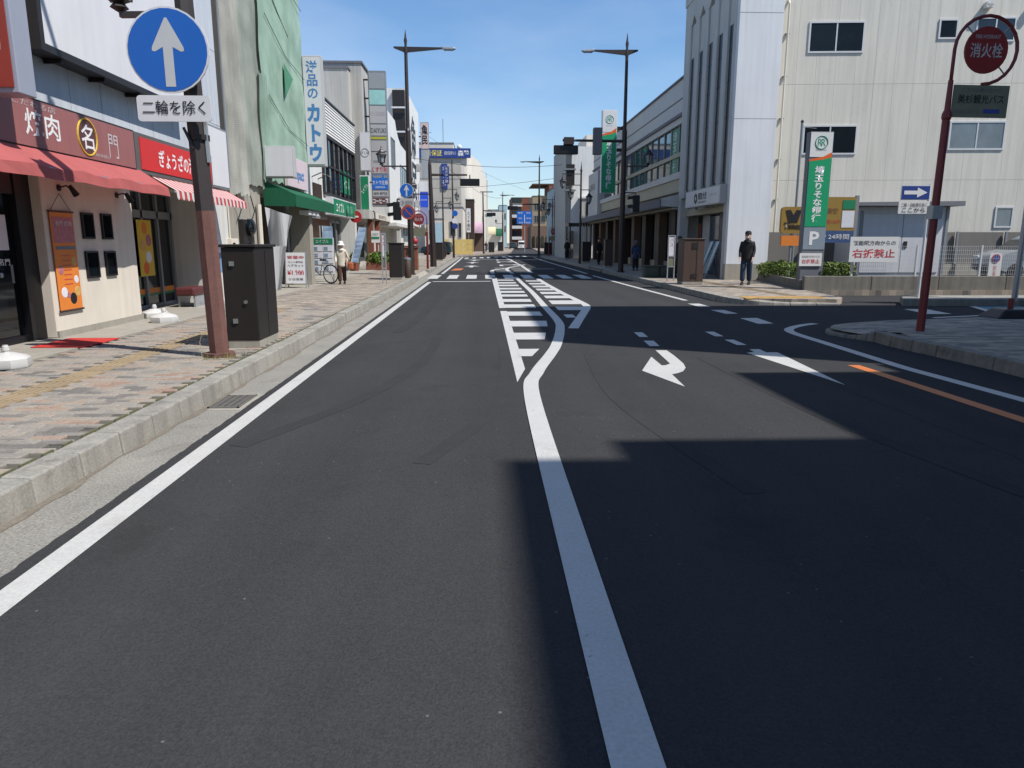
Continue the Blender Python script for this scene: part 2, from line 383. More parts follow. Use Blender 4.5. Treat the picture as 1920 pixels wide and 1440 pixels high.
M('sign_red_dark', '#8e2c1c', rough=0.45, var=0.12)
M('hydrant_red', '#8c1f22', rough=0.45, var=0.1, scale=4)
M('hydrant_pole', '#7a2426', rough=0.5, var=0.12, scale=5)
M('blue', '#0f63c0', rough=0.45, var=0.04); M('blue_dark', '#23408f', rough=0.5, var=0.06)
M('blue_sign', '#1c6fd0', rough=0.5, var=0.04); M('blue_text', '#4d86bf', rough=0.5, var=0.05)
M('green', '#0f8258', rough=0.5, var=0.06); M('green_bank', '#17a06c', rough=0.45, var=0.04); M('awning_green', '#0e6443', rough=0.75, var=0.1, scale=2, streak=0.05, trans=0.2)
M('pink', '#e3bcd0', rough=0.8, var=0.06, trans=0.2)
M('orange', '#e2832f', rough=0.6, var=0.08, scale=4); M('orange_mid', '#e8671f', rough=0.5, var=0.04)
M('yellow', '#d9b63a', rough=0.6, var=0.1); M('yellow_sign', '#9a7c36', rough=0.5, var=0.06); M('yellow_fence', '#e2c576', rough=0.7, var=0.08)
M('meat_pink', '#b4717a', rough=0.6, var=0.35, scale=22); M('food_mix', '#cfa45c', rough=0.6, var=0.35, scale=25)
M('paper', '#dfe0e6', rough=0.7, var=0.06, scale=8)
M('grey_text', '#6b6b70', rough=0.6, var=0.0); M('black_text', '#1d1c22', rough=0.5, var=0.0); M('white_text', '#ececec', rough=0.5, var=0.0)
M('red_text', '#c23a44', rough=0.5, var=0.0); M('yellow_text', '#e3d25a', rough=0.5, var=0.0); M('pale_text', '#c4bcbc', rough=0.5, var=0.0)
M('brown_text', '#70423a', rough=0.5, var=0.0); M('sign_arrow', '#c6c9cb', rough=0.5, var=0.03)
M('mat_red', '#c4312a', rough=0.95, var=0.1, scale=8, fine=0.1)
M('cabinet', '#27211f', rough=0.5, var=0.14, scale=3, streak=0.08, spec=0.4)
M('cabinet_brown', '#4a382f', rough=0.55, var=0.14, scale=3, streak=0.1)
M('wood', '#7d4a34', rough=0.7, var=0.2, scale=5, streak=0.1); M('wood_dark', '#3b2a20', rough=0.7, var=0.2, scale=5)
M('tarp', '#d9dadd', rough=0.55, var=0.05, scale=2, trans=0.25)
M('leather_red', '#5c2a2c', rough=0.5, var=0.1)
M('leaf', '#55682a', rough=0.6, var=0.35, scale=9, spec=0.3); M('leaf_yellow', '#7f8238', rough=0.6, var=0.35, scale=9, spec=0.3); M('leaf_light', '#6f8f3c', rough=0.6, var=0.35, scale=9, spec=0.3); M('stem', '#4a3a28', rough=0.9)
M('skin', '#c79a80', rough=0.6, var=0.04); M('cloth_cream', '#d8d1bf', rough=0.9, var=0.07, scale=8); M('cloth_brown', '#4c3229', rough=0.9, var=0.1, scale=8)
M('cloth_black', '#1d1c1f', rough=0.85, var=0.12, scale=8); M('denim', '#22344c', rough=0.9, var=0.15, scale=8); M('cloth_blue', '#33456b', rough=0.9, var=0.1, scale=8)
M('cloth_grey', '#6c6c70', rough=0.9, var=0.1, scale=8); M('bag_orange', '#b05a30', rough=0.6, var=0.1); M('hair', '#201a18', rough=0.6, var=0.2, scale=20); M('shoe', '#231d1b', rough=0.5)
M('tyre', '#19191b', rough=0.85, var=0.1); M('chrome', '#c4c6c8', rough=0.2, metal=0.9, var=0.02)
M('car_white', '#dfe1e3', rough=0.25, var=0.02, spec=0.6); M('car_silver', '#a9adb2', rough=0.28, var=0.03, metal=0.35); M('car_dark', '#2a3d44', rough=0.25, var=0.03)
M('lamp_red', '#8e1a1a', rough=0.3, var=0.02); M('lamp_clear', '#dadfe2', rough=0.15, var=0.02)
M('grey_fence', '#75716c', rough=0.7, var=0.08, scale=1, streak=0.06); M('shed_white', '#cfcfd3', rough=0.5, var=0.05, streak=0.04)
M('olive_plate', '#7a7b66', rough=0.55, var=0.1, scale=4)
PAVER, PAVER_STUFF, FARPAVE = paver_material('paver', False), paver_material('paver_mass', True), far_paver_material()
NET_A, NET_B = net_material('net_grey', '#9aa296', 0.05, 0.8), net_material('net_green', '#96b49f', 0.03, 0.93)

# ------------------------------------------------------------------ ground, road, gutter, kerbs, pavements
KZ = 0.17                                        # pavement height above the road
g = B(); g.poly([(-900, -120, -0.03), (1500, -120, -0.03), (1500, 2500, -0.03), (-900, 2500, -0.03)])
S(g.obj('ground', M('ground', '#6d6a62', rough=0.95, var=0.2, scale=0.3)))
def road_x(y):                                   # the street swings to the right beyond the second crossing
    t = y - 80
    return 0.0 if t < 0 else (.25 * t if t < 26 else 6.5 + .05 * (t - 26))
def road_w(y): return 8.65 if y < 84 else max(4.6, 8.65 - .1 * (y - 84))
ys = [-40, 0, 20, 40, 60, 80] + [80 + 6.5 * i for i in range(1, 38)]
r = B()
for a, b2 in zip(ys[:-1], ys[1:]):
    if b2 <= 80: continue
    r.poly([(road_x(a) - 2.35, a, .006), (road_x(a) - 2.35 + road_w(a), a, .006), (road_x(b2) - 2.35 + road_w(b2), b2, .006), (road_x(b2) - 2.35, b2, .006)])
edge = []
y = -40.0
while y < 80:
    edge.append((-2.275 + random.uniform(-.006, .006), y, .006)); y += 0.045 if -1 < y < 22 else 1.3
edge.append((-2.275, 80, .006))
r.poly([(46, 80, .006)] + edge[::-1] + [(46, -40, .006)])
road = S(r.obj('road', 'asphalt'))
gt = B(); gt.poly([(-2.75, -40, 0), (-2.2, -40, 0), (-2.2, 80, 0), (-2.75, 80, 0)]); S(gt.obj('gutter', 'gutter'))

def strip(name, pts, w, mat='paint', z=.0105, parent=None):      # painted line of even width along ground points
    b = B(); n = len(pts); L = []; R = []
    for i, p in enumerate(pts):
        a, c = Vector(pts[max(i - 1, 0)][:2]), Vector(pts[min(i + 1, n - 1)][:2]); d = (c - a).normalized(); nn = Vector((-d.y, d.x)) * (w / 2)
        L.append((p[0] + nn.x, p[1] + nn.y, z)); R.append((p[0] - nn.x, p[1] - nn.y, z))
    for i in range(n - 1): b.poly([R[i], R[i + 1], L[i + 1], L[i]])
    return b.obj(name, mat, parent or road)
def patch(name, pts, mat='paint', z=.0105): return B().poly([(p[0], p[1], z) for p in pts]).obj(name, mat, road)
def smooth_path(pts, k=6):                        # Catmull-Rom
    out = []; P = [Vector((p[0], p[1])) for p in pts]
    for i in range(len(P) - 1):
        p0, p1, p2, p3 = P[max(i - 1, 0)], P[i], P[i + 1], P[min(i + 2, len(P) - 1)]
        for j in range(k):
            t = j / k
            out.append(0.5 * ((2 * p1) + (p2 - p0) * t + (2 * p0 - 5 * p1 + 4 * p2 - p3) * t * t + (3 * p1 - p0 - 3 * p2 + p3) * t ** 3))
    out.append(P[-1]); return [(q.x, q.y) for q in out]
strip('edge_line', [(-2.11, -20), (-2.11, 28.9)], .15)
strip('edge_line', [(-2.02, 36.5), (-2.04, 60), (-2.1, 79)], .15)
strip('edge_line', [(5.3, 36.5), (5.3, 60), (5.5, 78)], .15)
strip('edge_line', [G(1112, 517.3)[:], G(1180, 536)[:], G(1286, 564)[:]], .15)
strip('stop_line', [(-2.0, 29.15), (.33, 29.35)], .32)
for i in range(9):
    x0 = -2.42 + i * .85; patch('crossing_bar', [(x0, 31.5), (x0 + .46, 31.5), (x0 + .46, 35.1), (x0, 35.1)], z=.0105)
wave = [(.44, -12), (.45, 0), (.46, 3)] + [G(px, py)[:2] for px, py in [(997, 740), (1007, 700), (1031.5, 666.7), (1043.5, 646.7), (1050, 620), (1045.5, 602), (1019, 573), (998, 549), (977.5, 530), (967.5, 520)]]
wave = wave[:1] + smooth_path(wave[1:], 8)
strip('centre_line', wave, .165, z=.0148)
wave2 = smooth_path([G(px, py)[:2] for px, py in [(961, 513), (953, 508.5), (950.5, 505.5), (954, 502.5), (962, 500.5), (974, 499.2)]], 6)
strip('centre_line', wave2, .2, z=.0148)
def cx_at(y):
    best = min(wave, key=lambda p: abs(p[1] - y)); return best[0]
# left hatch edge, cut at its near end, and its bars
patch('hatch_edge', [G(970, 718), G(984.5, 693), G(950.5, 584), G(938, 584)])
patch('hatch_edge', [G(936.2, 578.3), G(947.3, 578.3), G(931, 521), G(922, 521)])
strip('hatch_edge', [G(924.5, 513)[:2], G(921.5, 509.5)[:2], G(925, 506.5)[:2], G(950, 503)[:2], G(984, 496.5)[:2]], .22)
for (za, zb) in ((935, 1018), (752, 828), (617, 680), (512, 558), (430, 468), (369, 401), (317, 341), (277, 299), (242, 260), (206, 224), (177, 193), (149, 161), (128, 139)):
    ya_, yb_ = G(960, 500 + zb / 6).y, G(960, 500 + za / 6).y; yy = (ya_ + yb_) / 2; hw = (yb_ - ya_) / 2
    x0 = .53 if yy > 9 else .55; x1 = cx_at(yy) - .23
    if yy > 30.8: continue
    patch('hatch_bar', [(x0 - .03, yy - hw), (cx_at(yy - hw) - .23, yy - hw), (cx_at(yy + hw) - .23, yy + hw), (x0 - .03, yy + hw)], z=.0128)
rb = smooth_path([G(px, py)[:2] for px, py in [(1075, 617), (1084, 603), (1094, 588), (1100, 578), (1097, 572), (1078, 562), (1052, 549), (1022, 532), (1008, 523)]], 6)
strip('hatch_edge', rb, .19, z=.0148)
strip('hatch_edge', [G(997, 512)[:2], G(984, 503)[:2], G(977, 498)[:2], G(950, 484)[:2], G(944, 481)[:2]], .2, z=.0148)
def rx_at(y): return min(rb[18:], key=lambda p: abs(p[1] - y))[0]
for (za, zb) in ((545, 580), (456, 495), (385, 427), (331, 360), (288, 312), (251, 271), (218, 236), (187, 203), (158, 170), (136, 146)):
    ya_, yb_ = G(1040, 500 + zb / 6).y, G(1040, 500 + za / 6).y; yy = (ya_ + yb_) / 2; hw = (yb_ - ya_) / 2; x0 = cx_at(yy) + .24; x1 = rx_at(yy) - .06
    if za == 545: x1 = G(1079, 595).x
    if yy > 30.8: continue
    patch('hatch_bar', [(cx_at(yy - hw) + .24, yy - hw), (x1, yy - hw), (x1, yy + hw), (cx_at(yy + hw) + .24, yy + hw)], z=.0128)
for i, zy in enumerate((502.8, 504.6, 506.6, 508.6, 511)):
    yy = G(960, zy).y; strip('hatch_bar', [(.75, yy), (1.35, yy)], .3, z=.0128); strip('hatch_bar', [(1.75, yy), (2.45, yy)], .3, z=.0128)
def zz(pts, bx, by, k): return [G(bx + x / k, by + y / k) for x, y in pts]
patch('turn_arrow', zz([(535, 588), (660, 588), (740, 645), (800, 695), (850, 740), (873, 785), (845, 825), (790, 845), (720, 860), (865, 1000), (383, 818), (487, 662), (605, 760), (650, 757), (697, 738)], 1140, 560, 6))
patch('arrow_dash', zz([(290, 385), (385, 385), (450, 437), (355, 437)], 1140, 560, 6))
patch('arrow_dash', zz([(400, 480), (512, 480), (580, 540), (468, 540)], 1140, 560, 6))
patch('straight_arrow', [G(*p) for p in [(1405, 656), (1424, 656), (1436.7, 662), (1458, 662), (1585, 723.6), (1400, 662.6), (1414, 661.4)]])
patch('arrow_dash', zz([(1090, 378), (1190, 378), (1300, 430), (1205, 430)], 1140, 560, 6))
patch('arrow_dash', zz([(1310, 468), (1412, 468), (1560, 528), (1450, 528)], 1140, 560, 6))
for q in ([(895, 60), (1025, 60), (1155, 95), (1020, 95)], [(1155, 132), (1305, 132), (1460, 172), (1325, 175)], [(1485, 225), (1675, 222), (1860, 285), (1690, 288)]):
    patch('edge_dash', zz(q, 1140, 560, 6))
rl = smooth_path([G(px, py)[:2] for px, py in [(1528, 607.5), (1505, 610.5), (1486, 615), (1479, 620), (1492, 627), (1540, 642)]], 6) + [G(1696, 691)[:2], G(1920, 752)[:2], (5.45, 0), (5.45, -20)]
strip('edge_line', rl, .16)
strip('orange_line', [G(1600, 686)[:2], G(1920, 790)[:2], (4.86, 0), (4.86, -20)], .15, 'paint_orange')
patch('side_street_bar', zz([(1055, 155), (1215, 155), (1400, 190), (1225, 190)], 1420, 540, 3.84))
bz = B().poly([(p.x, p.y, .0105) for p in zz([(1545, 135), (1900, 132), (2100, 190), (1740, 192)], 1420, 540, 3.84)]).obj('blue_zone', 'paint_blue', road)
strip('blue_zone_line', [p[:2] for p in zz([(1545, 135), (1740, 192)], 1420, 540, 3.84)], .15, z=.0148)
strip('side_street_line', [G(1750, 596.5)[:2], G(1870, 591)[:2], (14, 14.6)], .12)
# marks of the second crossing, further up the street
for (cx, w) in ((560, 120), (785, 110), (1007, 115), (1225, 110), (1445, 110), (1660, 100), (1880, 110), (2090, 110), (2300, 110)):
    a, b2 = 840 + (cx - w / 2) / 16, 840 + (cx + w / 2) / 16; py = 484.2 - (cx - 560) * .0019
    p, q = G(a, py), G(b2, py); patch('crossing_bar', [(p.x, p.y - 2.2), (q.x, p.y - 2.2), (q.x, p.y + 2.2), (p.x, p.y + 2.2)])
strip('stop_line', [G(870, 486.6)[:2], G(932, 486)[:2]], .5)
for (px, py) in ((889.5, 488.5), (886, 493), (884, 500)):
    p = G(px, py); patch('lane_arrow', [(p.x - .12, p.y - 1.6), (p.x + .12, p.y - 1.6), (p.x + .12, p.y + .2), (p.x + .55, p.y + .2), (p.x, p.y + 2.2), (p.x - .55, p.y + .2), (p.x - .12, p.y + .2)])
for (px, py) in ((932, 487.5), (934, 491.5), (939, 497.5)):
    p = G(px, py); patch('turn_arrow', [(p.x - .1, p.y - 1.8), (p.x + .14, p.y - 1.8), (p.x + .14, p.y + .2), (p.x + .9, p.y + .2), (p.x + .9, p.y - .4), (p.x + 1.6, p.y + .7), (p.x + .9, p.y + 1.8), (p.x + .9, p.y + 1.0), (p.x - .1, p.y + .9)])
p = G(857, 505.5); patch('orange_mark', [(p.x - .3, p.y - 1.6), (p.x + .25, p.y - 1.2), (p.x + .35, p.y + 1.6), (p.x - .15, p.y + 1.4)], 'paint_orange')
strip('stop_line', [G(985, 504.5)[:2], G(1040, 504.5)[:2]], .4)

# faint tyre marks and a paving joint on the asphalt
M('tyre_mark', '#3d3d3e', rough=.95, var=.12, scale=2, fine=.2, fscale=95, spec=.08); M('road_joint', '#2d2d2d', rough=1, var=.2)
for (pts, w) in (([(-1.9, 5.4), (-1.2, 7.2), (-.8, 9.4), (-.75, 12)], .16), ([(-.45, 4.9), (.1, 6.6), (.28, 8.6), (.3, 10.5)], .15), ([(-1.5, 12.5), (-1.3, 16), (-1.28, 24)], .2), ([(3.6, 3.0), (3.1, 6.0), (3.0, 9.5)], .16), ([(1.7, 4.2), (1.35, 7.0), (1.5, 10.0)], .15)):
    strip('tyre_mark', smooth_path(pts, 6), w, 'tyre_mark', z=.0085)
strip('paving_joint', [(3.9, -10), (3.92, 3), (3.88, 8), (3.9, 12)], .012, 'road_joint', z=.0088); strip('paving_joint', [(-1.0, 20), (-.98, 40), (-1.0, 70)], .015, 'road_joint', z=.0088)
# left pavement: bed, pavers, tactile strip, kerb stones
pv = B(); pv.box(-22, -2.9, -30, 80, -.02, .15)
pav = S(pv.obj('pavement', 'joint'))
PX0, PX1 = -5.38, -2.92
pw, pd = .232, .1135
def paver_mesh(w, d):
    b = B(); c = .006
    b.hexa([(-w / 2, -d / 2, -.03), (w / 2, -d / 2, -.03), (w / 2, d / 2, -.03), (-w / 2, d / 2, -.03)], [(-w / 2, -d / 2, -c), (w / 2, -d / 2, -c), (w / 2, d / 2, -c), (-w / 2, d / 2, -c)])
    b.hexa([(-w / 2, -d / 2, -c), (w / 2, -d / 2, -c), (w / 2, d / 2, -c), (-w / 2, d / 2, -c)], [(-w / 2 + c, -d / 2 + c, 0), (w / 2 - c, -d / 2 + c, 0), (w / 2 - c, d / 2 - c, 0), (-w / 2 + c, d / 2 - c, 0)])
    return b
pm0 = paver_mesh(pw - .01, pd - .01).obj('paver', PAVER, pav)
cand = []; row = 0; y = 3.2
while y < 15.5:
    off = (row % 2) * pw / 2; x = PX1 - pw / 2 - off
    while x > PX0 + pw * .3:
        tac = (-4.44 <= x <= -4.1) if True else False
        if not tac: cand.append((x, y))
        x -= pw
    y += pd; row += 1
def show_px(p):
    v = Vector((p[0], p[1], KZ)) - _C; d = v.dot(_fw)
    if d < .5: return 0
    px = CW / 2 + F * v.dot(_rt) / d; py = CH / 2 - F * v.dot(_up) / d
    return 1 / (d * d) if -20 < px < 1940 and py < 1460 else 0
cand.sort(key=show_px, reverse=True)
for i, (x, y) in enumerate(cand[:299]):
    o = pm0 if i == 0 else bpy.data.objects.new('paver', pm0.data)
    if i: COL.objects.link(o); o.parent = pav
    o.location = (x, y, KZ + random.uniform(-.0015, .0015)); o.rotation_euler = (random.uniform(-.006, .006), random.uniform(-.006, .006), random.uniform(-.008, .008))
mass = B()
for (x, y) in cand[299:]:
    b = paver_mesh(pw - .01, pd - .01); k = len(mass.v); dz = random.uniform(-.0015, .0015)
    mass.v += [(a + x, c + y, e + KZ + dz) for a, c, e in b.v]; mass.f += [tuple(j + k for j in f) for f in b.f]
mass.obj('paver_field', PAVER_STUFF, pav, kind='stuff')
ft = B(); ft.box(-5.38, -2.92, 15.5, 80, .12, KZ); ft.obj('far_paving', FARPAVE, pav)
cs = B(); cs.box(-22, -5.4, -30, 80, .1, KZ + .004); cs.obj('concrete_apron', 'concrete', pav)
tm = B(); tm.box(-.148, .148, -.148, .148, -.03, 0)
for i in range(4): tm.box(-.115 + i * .07, -.08 + i * .07, -.13, .13, 0, .005)
t0 = tm.obj('tactile_tile', 'tactile', pav)
for i in range(40):
    o = t0 if i == 0 else bpy.data.objects.new('tactile_tile', t0.data)
    if i: COL.objects.link(o); o.parent = pav
    o.location = (-4.27, 3.5 + i * .3, KZ + .001)
ml = B()
for i in range(110):
    y = 3 + i * .24; w = random.uniform(.003, .009); ml.box(-2.925 - w, -2.925 + w, y, y + random.uniform(.1, .24), .1, KZ + .003)
ml.obj('moss_line', 'moss', pav, kind='stuff')

def kerb_stone(bev=.012):
    b = B(); L = .53 - .012
    b.prism([(-.13, -.05), (.075, -.05), (.055, .17), (-.13, .178)], -L / 2, L / 2, 'y')
    return b
kerb = T('kerb', 'grey concrete kerb along the left pavement', 'kerb'); kerb['kind'] = 'structure'
ks = kerb_stone().obj('kerb_stone', 'kerb', kerb, bevel=.012)
n = 0; y = 2.6
while y < 79.8:
    if y < 30.4 or y > 36.6:
        o = ks if n == 0 else bpy.data.objects.new('kerb_stone', ks.data)
        if n:
            COL.objects.link(o); o.parent = kerb
            md = o.modifiers.new('bevel', 'BEVEL') if y < 14 else None
            if md: md.width = .012; md.segments = 2; md.limit_method = 'ANGLE'; md.angle_limit = math.radians(35)
        sy = 1.0 if y < 40 else 4.0
        o.location = (-2.755 + random.uniform(-.004, .004), y + .265 * sy, random.uniform(-.004, .004)); o.scale = (1, sy, 1)
        y += .53 * sy; n += 1
    else:
        o = bpy.data.objects.new('kerb_stone', ks.data); COL.objects.link(o); o.parent = kerb; o.location = (-2.755, y + .265, -.13); y += .53
kb = B().poly([(-2.9, -30, .1), (-2.9, 2.6, .1), (-2.68, 2.6, .1), (-2.68, -30, .1)])
rampL = B(); rampL.poly([(-2.92, 30.2, KZ), (-2.92, 36.8, KZ), (-2.69, 36.4, .04), (-2.69, 30.6, .04)]); rampL.obj('dropped_kerb', 'concrete', pav)

gd = B(); yq = 2.0
while yq < 30:
    wq = [.03 + .022 * math.sin(q * 2.1) + .015 * math.sin(q * 5.7 + 1) + .01 * math.sin(q * 13) for q in (yq, yq + .06)]; gd.poly([(-2.69, yq, .0035), (-2.665 + wq[0], yq, .0035), (-2.665 + wq[1], yq + .06, .0035), (-2.69, yq + .06, .0035)]); yq += .06
gd.obj('gutter_dirt', M('dirt', '#7a7266', rough=1, var=.25, scale=8, fine=.3), pav, kind='stuff')
# drain grating in the gutter
dg_ = T('drain_grating', 'iron drain grating in the left gutter beside the kerb', 'drain', (-2.47, 7.05, .0))
f = B(); x0, x1, y0, y1 = -2.63, -2.33, 6.74, 7.32
f.box(x0, x1, y0, y0 + .025, .0, .012).box(x0, x1, y1 - .025, y1, .0, .012).box(x0, x0 + .02, y0, y1, .0, .012).box(x1 - .02, x1, y0, y1, .0, .012)
f.obj('grating_frame', 'iron', dg_)
for i in range(9):
    yy = y0 + .025 + (i + .5) * (y1 - y0 - .05) / 9; B().box(x0 + .02, x1 - .02, yy - .012, yy + .012, .001, .011).obj('grating_bar', 'iron', dg_)
for i in range(4):
    xx = x0 + .02 + (i + .5) * (x1 - x0 - .04) / 4; B().box(xx - .01, xx + .01, y0 + .02, y1 - .02, .002, .0125).obj('grating_bar', 'iron', dg_)
B().poly([(x0, y0, .0035), (x1, y0, .0035), (x1, y1, .0035), (x0, y1, .0035)]).obj('drain_pit', M('pit', '#23211f', var=0), dg_)
sl = B().box(-2.66, -2.285, 6.66, 7.4, -.02, .003).obj('concrete_surround', 'concrete', dg_)

# right pavement at the near corner (in shade) and beyond the side street
corner = [(6.42, -30), (6.42, 9.2), (6.36, 10.2), (6.58, 10.95)] + [(p[0], p[1]) for p in smooth_path([(6.62, 11.2), (6.75, 11.7), (7.0, 12.2), (7.5, 12.6), (8.2, 12.9), (9.6, 13.2), (11, 13.5), (12, 13.8)], 5)[1:]] + [(46, 15.2), (46, -30)]
b = B().prism(corner, -.02, .16); pr = S(b.obj('pavement', FARPAVE))
kr = T('kerb', 'grey concrete kerb round the shaded right corner', 'kerb'); kr['kind'] = 'structure'
path = [(6.3, y) for y in (1, 2, 3, 4, 5, 6, 7, 8)] + [(6.27, 8.6), (6.24, 9.2), (6.2, 9.8), (6.2, 10.4), (6.24, 11.0)]
path = smooth_path(path, 1)
def kerb_run(path, parent, h=.17, w=.19, side=1, hs=None, mat='kerb', gap=.006):
    for i in range(len(path) - 1):
        a, c = Vector((*path[i], 0)), Vector((*path[i + 1], 0)); d = (c - a).normalized(); nn = Vector((d.y, -d.x, 0)) * side
        h0 = hs[i] if hs else h; h1 = hs[i + 1] if hs else h
        a2, c2 = a + d * gap, c - d * gap
        b = B(); b.hexa([a2 - nn * .02 + Vector((0, 0, -.03)), c2 - nn * .02 + Vector((0, 0, -.03)), c2 + nn * w + Vector((0, 0, -.03)), a2 + nn * w + Vector((0, 0, -.03))],
                        [a2 + Vector((0, 0, h0)), c2 + Vector((0, 0, h1)), c2 + nn * w + Vector((0, 0, max(h1, .165) if h1 > .1 else h1 + .05)), a2 + nn * w + Vector((0, 0, max(h0, .165) if h0 > .1 else h0 + .05))])
        b.obj('kerb_stone', mat, parent, bevel=.012)
fine = [(6.3, -12), (6.3, -6), (6.3, 0)]
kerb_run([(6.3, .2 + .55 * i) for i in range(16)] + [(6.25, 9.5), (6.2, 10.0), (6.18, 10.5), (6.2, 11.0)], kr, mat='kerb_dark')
cpath = smooth_path([(6.2, 11.0), (6.0, 11.5), (5.92, 12.0), (6.25, 12.6), (7.0, 13.05), (8.0, 13.4), (9.5, 13.8), (11, 14.1)], 3)
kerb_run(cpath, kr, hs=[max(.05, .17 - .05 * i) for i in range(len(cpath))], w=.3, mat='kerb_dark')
rA = smooth_path([(6.2, 11.0), (6.05, 11.5), (6.0, 12.0), (6.3, 12.55), (7.0, 12.98), (8.0, 13.33), (9.5, 13.74), (11, 14.04)], 3)
rB = smooth_path([(6.6, 10.9), (6.62, 11.2), (6.75, 11.7), (7.0, 12.2), (7.5, 12.6), (8.2, 12.9), (9.6, 13.2), (11, 13.5)], 3)
rb_ = B()
for i in range(len(rA) - 1):
    h0, h1 = max(.1, .165 - .05 * i), max(.1, .165 - .05 * (i + 1)); rb_.poly([(*rA[i], h0), (*rA[i + 1], h1), (*rB[i + 1], .1645), (*rB[i], .1645)])
rb_.obj('corner_ramp', FARPAVE, pr)
far = [(6.45, 19.2), (6.5, 18.6), (6.9, 18.0), (7.6, 17.75), (8.9, 17.65), (9.3, 18.2), (9.6, 21.0), (46, 19.4), (46, 80), (6.45, 80)]
b = B().prism(far, -.02, .16); pr2 = S(b.obj('pavement', FARPAVE))
kr2 = T('kerb', 'concrete kerb along the right pavement by the bank', 'kerb'); kr2['kind'] = 'structure'
kerb_run(smooth_path([(8.9, 17.55), (7.7, 17.65), (6.95, 17.85), (6.4, 18.4), (6.3, 19.1)], 2) , kr2, side=1, hs=[.04, .05, .06, .07, .1, .13, .15, .16, .17])
kerb_run([(6.28, 19.1 + .6 * i) for i in range(32)], kr2)
kerb_run([(6.28, 42.5 + 2.4 * i) for i in range(16)], kr2)
patch2 = B().poly([(6.3, 38.4, .164), (10.3, 38.4, .164), (10.3, 42.4, .164), (6.3, 42.4, .164)]).obj('driveway', 'concrete', pr2)
B().poly([(6.28, 38.4, .03), (6.46, 38.4, .163), (6.46, 42.4, .163), (6.28, 42.4, .03)]).obj('dropped_kerb', 'concrete', pr2)
tt = tm.obj('tactile_tile', 'tactile_bright', pr2)
for i in range(14):
    o = tt if i == 0 else bpy.data.objects.new('tactile_tile', tt.data)
    if i: COL.objects.link(o); o.parent = pr2
    o.location = (6.85 + (i % 7) * .3, 18.15 + (i // 7) * .3 - (i % 7) * .012, .168)
for i in range(30):
    o = bpy.data.objects.new('tactile_tile', t0.data); COL.objects.link(o); o.parent = pr2; o.location = (8.25 - .012 * i, 19.0 + .3 * i, .168)
# traffic island kerb and strip of pavement on the far side of the side street
isl = S(B().prism([(10.4, 17.35), (46, 15.9), (46, 17.4), (11.0, 18.5)], -.02, .19).obj('kerb', 'kerb', bevel=.03)); isl.name = 'kerb'
lot = S(B().prism([(9.7, 21.3), (46, 19.7), (46, 60), (10.8, 60), (10.8, 29)], .1, .3).obj('parking_lot', 'asphalt'))
# pavements beyond the second crossing
yy_ = [80 + 6.5 * i for i in range(0, 38)]
S(B().prism([(-22, 80)] + [(road_x(y) - 2.36, y) for y in yy_] + [(-22, yy_[-1])], -.02, .15).obj('pavement', FARPAVE))
S(B().prism([(road_x(y) - 2.34 + road_w(y), y) for y in yy_] + [(140, yy_[-1]), (140, 80)], -.02, .15).obj('pavement', FARPAVE))

# ------------------------------------------------------------------ building helpers
def window(parent, face, plane, u0, u1, z0, z1, fr='frame_grey', gl='glass', panes=1, rows=1, t=.05, depth=.06, name='window', sill=False):
    """frame with bars standing proud of a wall plane, panes set back in it; u runs along the wall"""
    def bx(b, ua, ub, za, zb, d0, d1):
        if face == '+X': b.box(plane + d0, plane + d1, ua, ub, za, zb)
        elif face == '-X': b.box(plane - d1, plane - d0, ua, ub, za, zb)
        else: b.box(ua, ub, plane - d1, plane - d0, za, zb)
    b = B()
    bx(b, u0, u1, z0, z0 + t, .0, depth); bx(b, u0, u1, z1 - t, z1, .0, depth)
    bx(b, u0, u0 + t, z0 + t, z1 - t, .0, depth); bx(b, u1 - t, u1, z0 + t, z1 - t, .0, depth)
    for i in range(1, panes):
        c = u0 + (u1 - u0) * i / panes; bx(b, c - t * .4, c + t * .4, z0 + t, z1 - t, .0, depth * .85)
    for i in range(1, rows):
        c = z0 + (z1 - z0) * i / rows; bx(b, u0 + t, u1 - t, c - t * .4, c + t * .4, .0, depth * .8)
    if sill: bx(b, u0 - .04, u1 + .04, z0 - .05, z0 - .002, .0, depth + .05)
    w = b.obj(name, fr, parent)
    for i in range(panes):
        for j in range(rows):
            a, c = u0 + (u1 - u0) * i / panes, u0 + (u1 - u0) * (i + 1) / panes; e, g_ = z0 + (z1 - z0) * j / rows, z0 + (z1 - z0) * (j + 1) / rows
            q = B(); bx(q, a + t * .3, c - t * .3, e + t * .3, g_ - t * .3, .004, .016 + .003 * (i % 2)); q.obj('pane', gl, w)
    return w
def bxo(name, mat, parent, x0, x1, y0, y1, z0, z1, bevel=0.0): return B().box(min(x0, x1), max(x0, x1), min(y0, y1), max(y0, y1), min(z0, z1), max(z0, z1)).obj(name, mat, parent, bevel=bevel)
def yz(px, py, X): p = AX(px, py, X); return p.y, p.z
W = -6.25                                     # building line of the left side

# ---- grilled-meat restaurant and dumpling shop in the first building on the left
L1 = T('shop_building', 'pale grey panelled building over the red awning restaurant at left', 'building', (W - 3, 11, KZ))
wall = B().box(-16, W - .06, 2.5, 18.35, 2.72, 9.8).box(-16, W - 1.0, 2.5, 18.35, KZ, 2.72).box(-16, W - .03, 17.2, 18.35, KZ, 2.72).obj('wall', 'wall_white', L1)
rows = [2.74, 3.36, 4.28, 5.95, 7.6, 9.78]
for i in range(17):
    for j in range(5):
        y0, y1 = 2.55 + i * .928, 2.55 + (i + 1) * .928
        bxo('panel', 'panel_white', L1, W - .06, W - .02, y0 + .006, y1 - .006, rows[j] + .006, rows[j + 1] - .006)
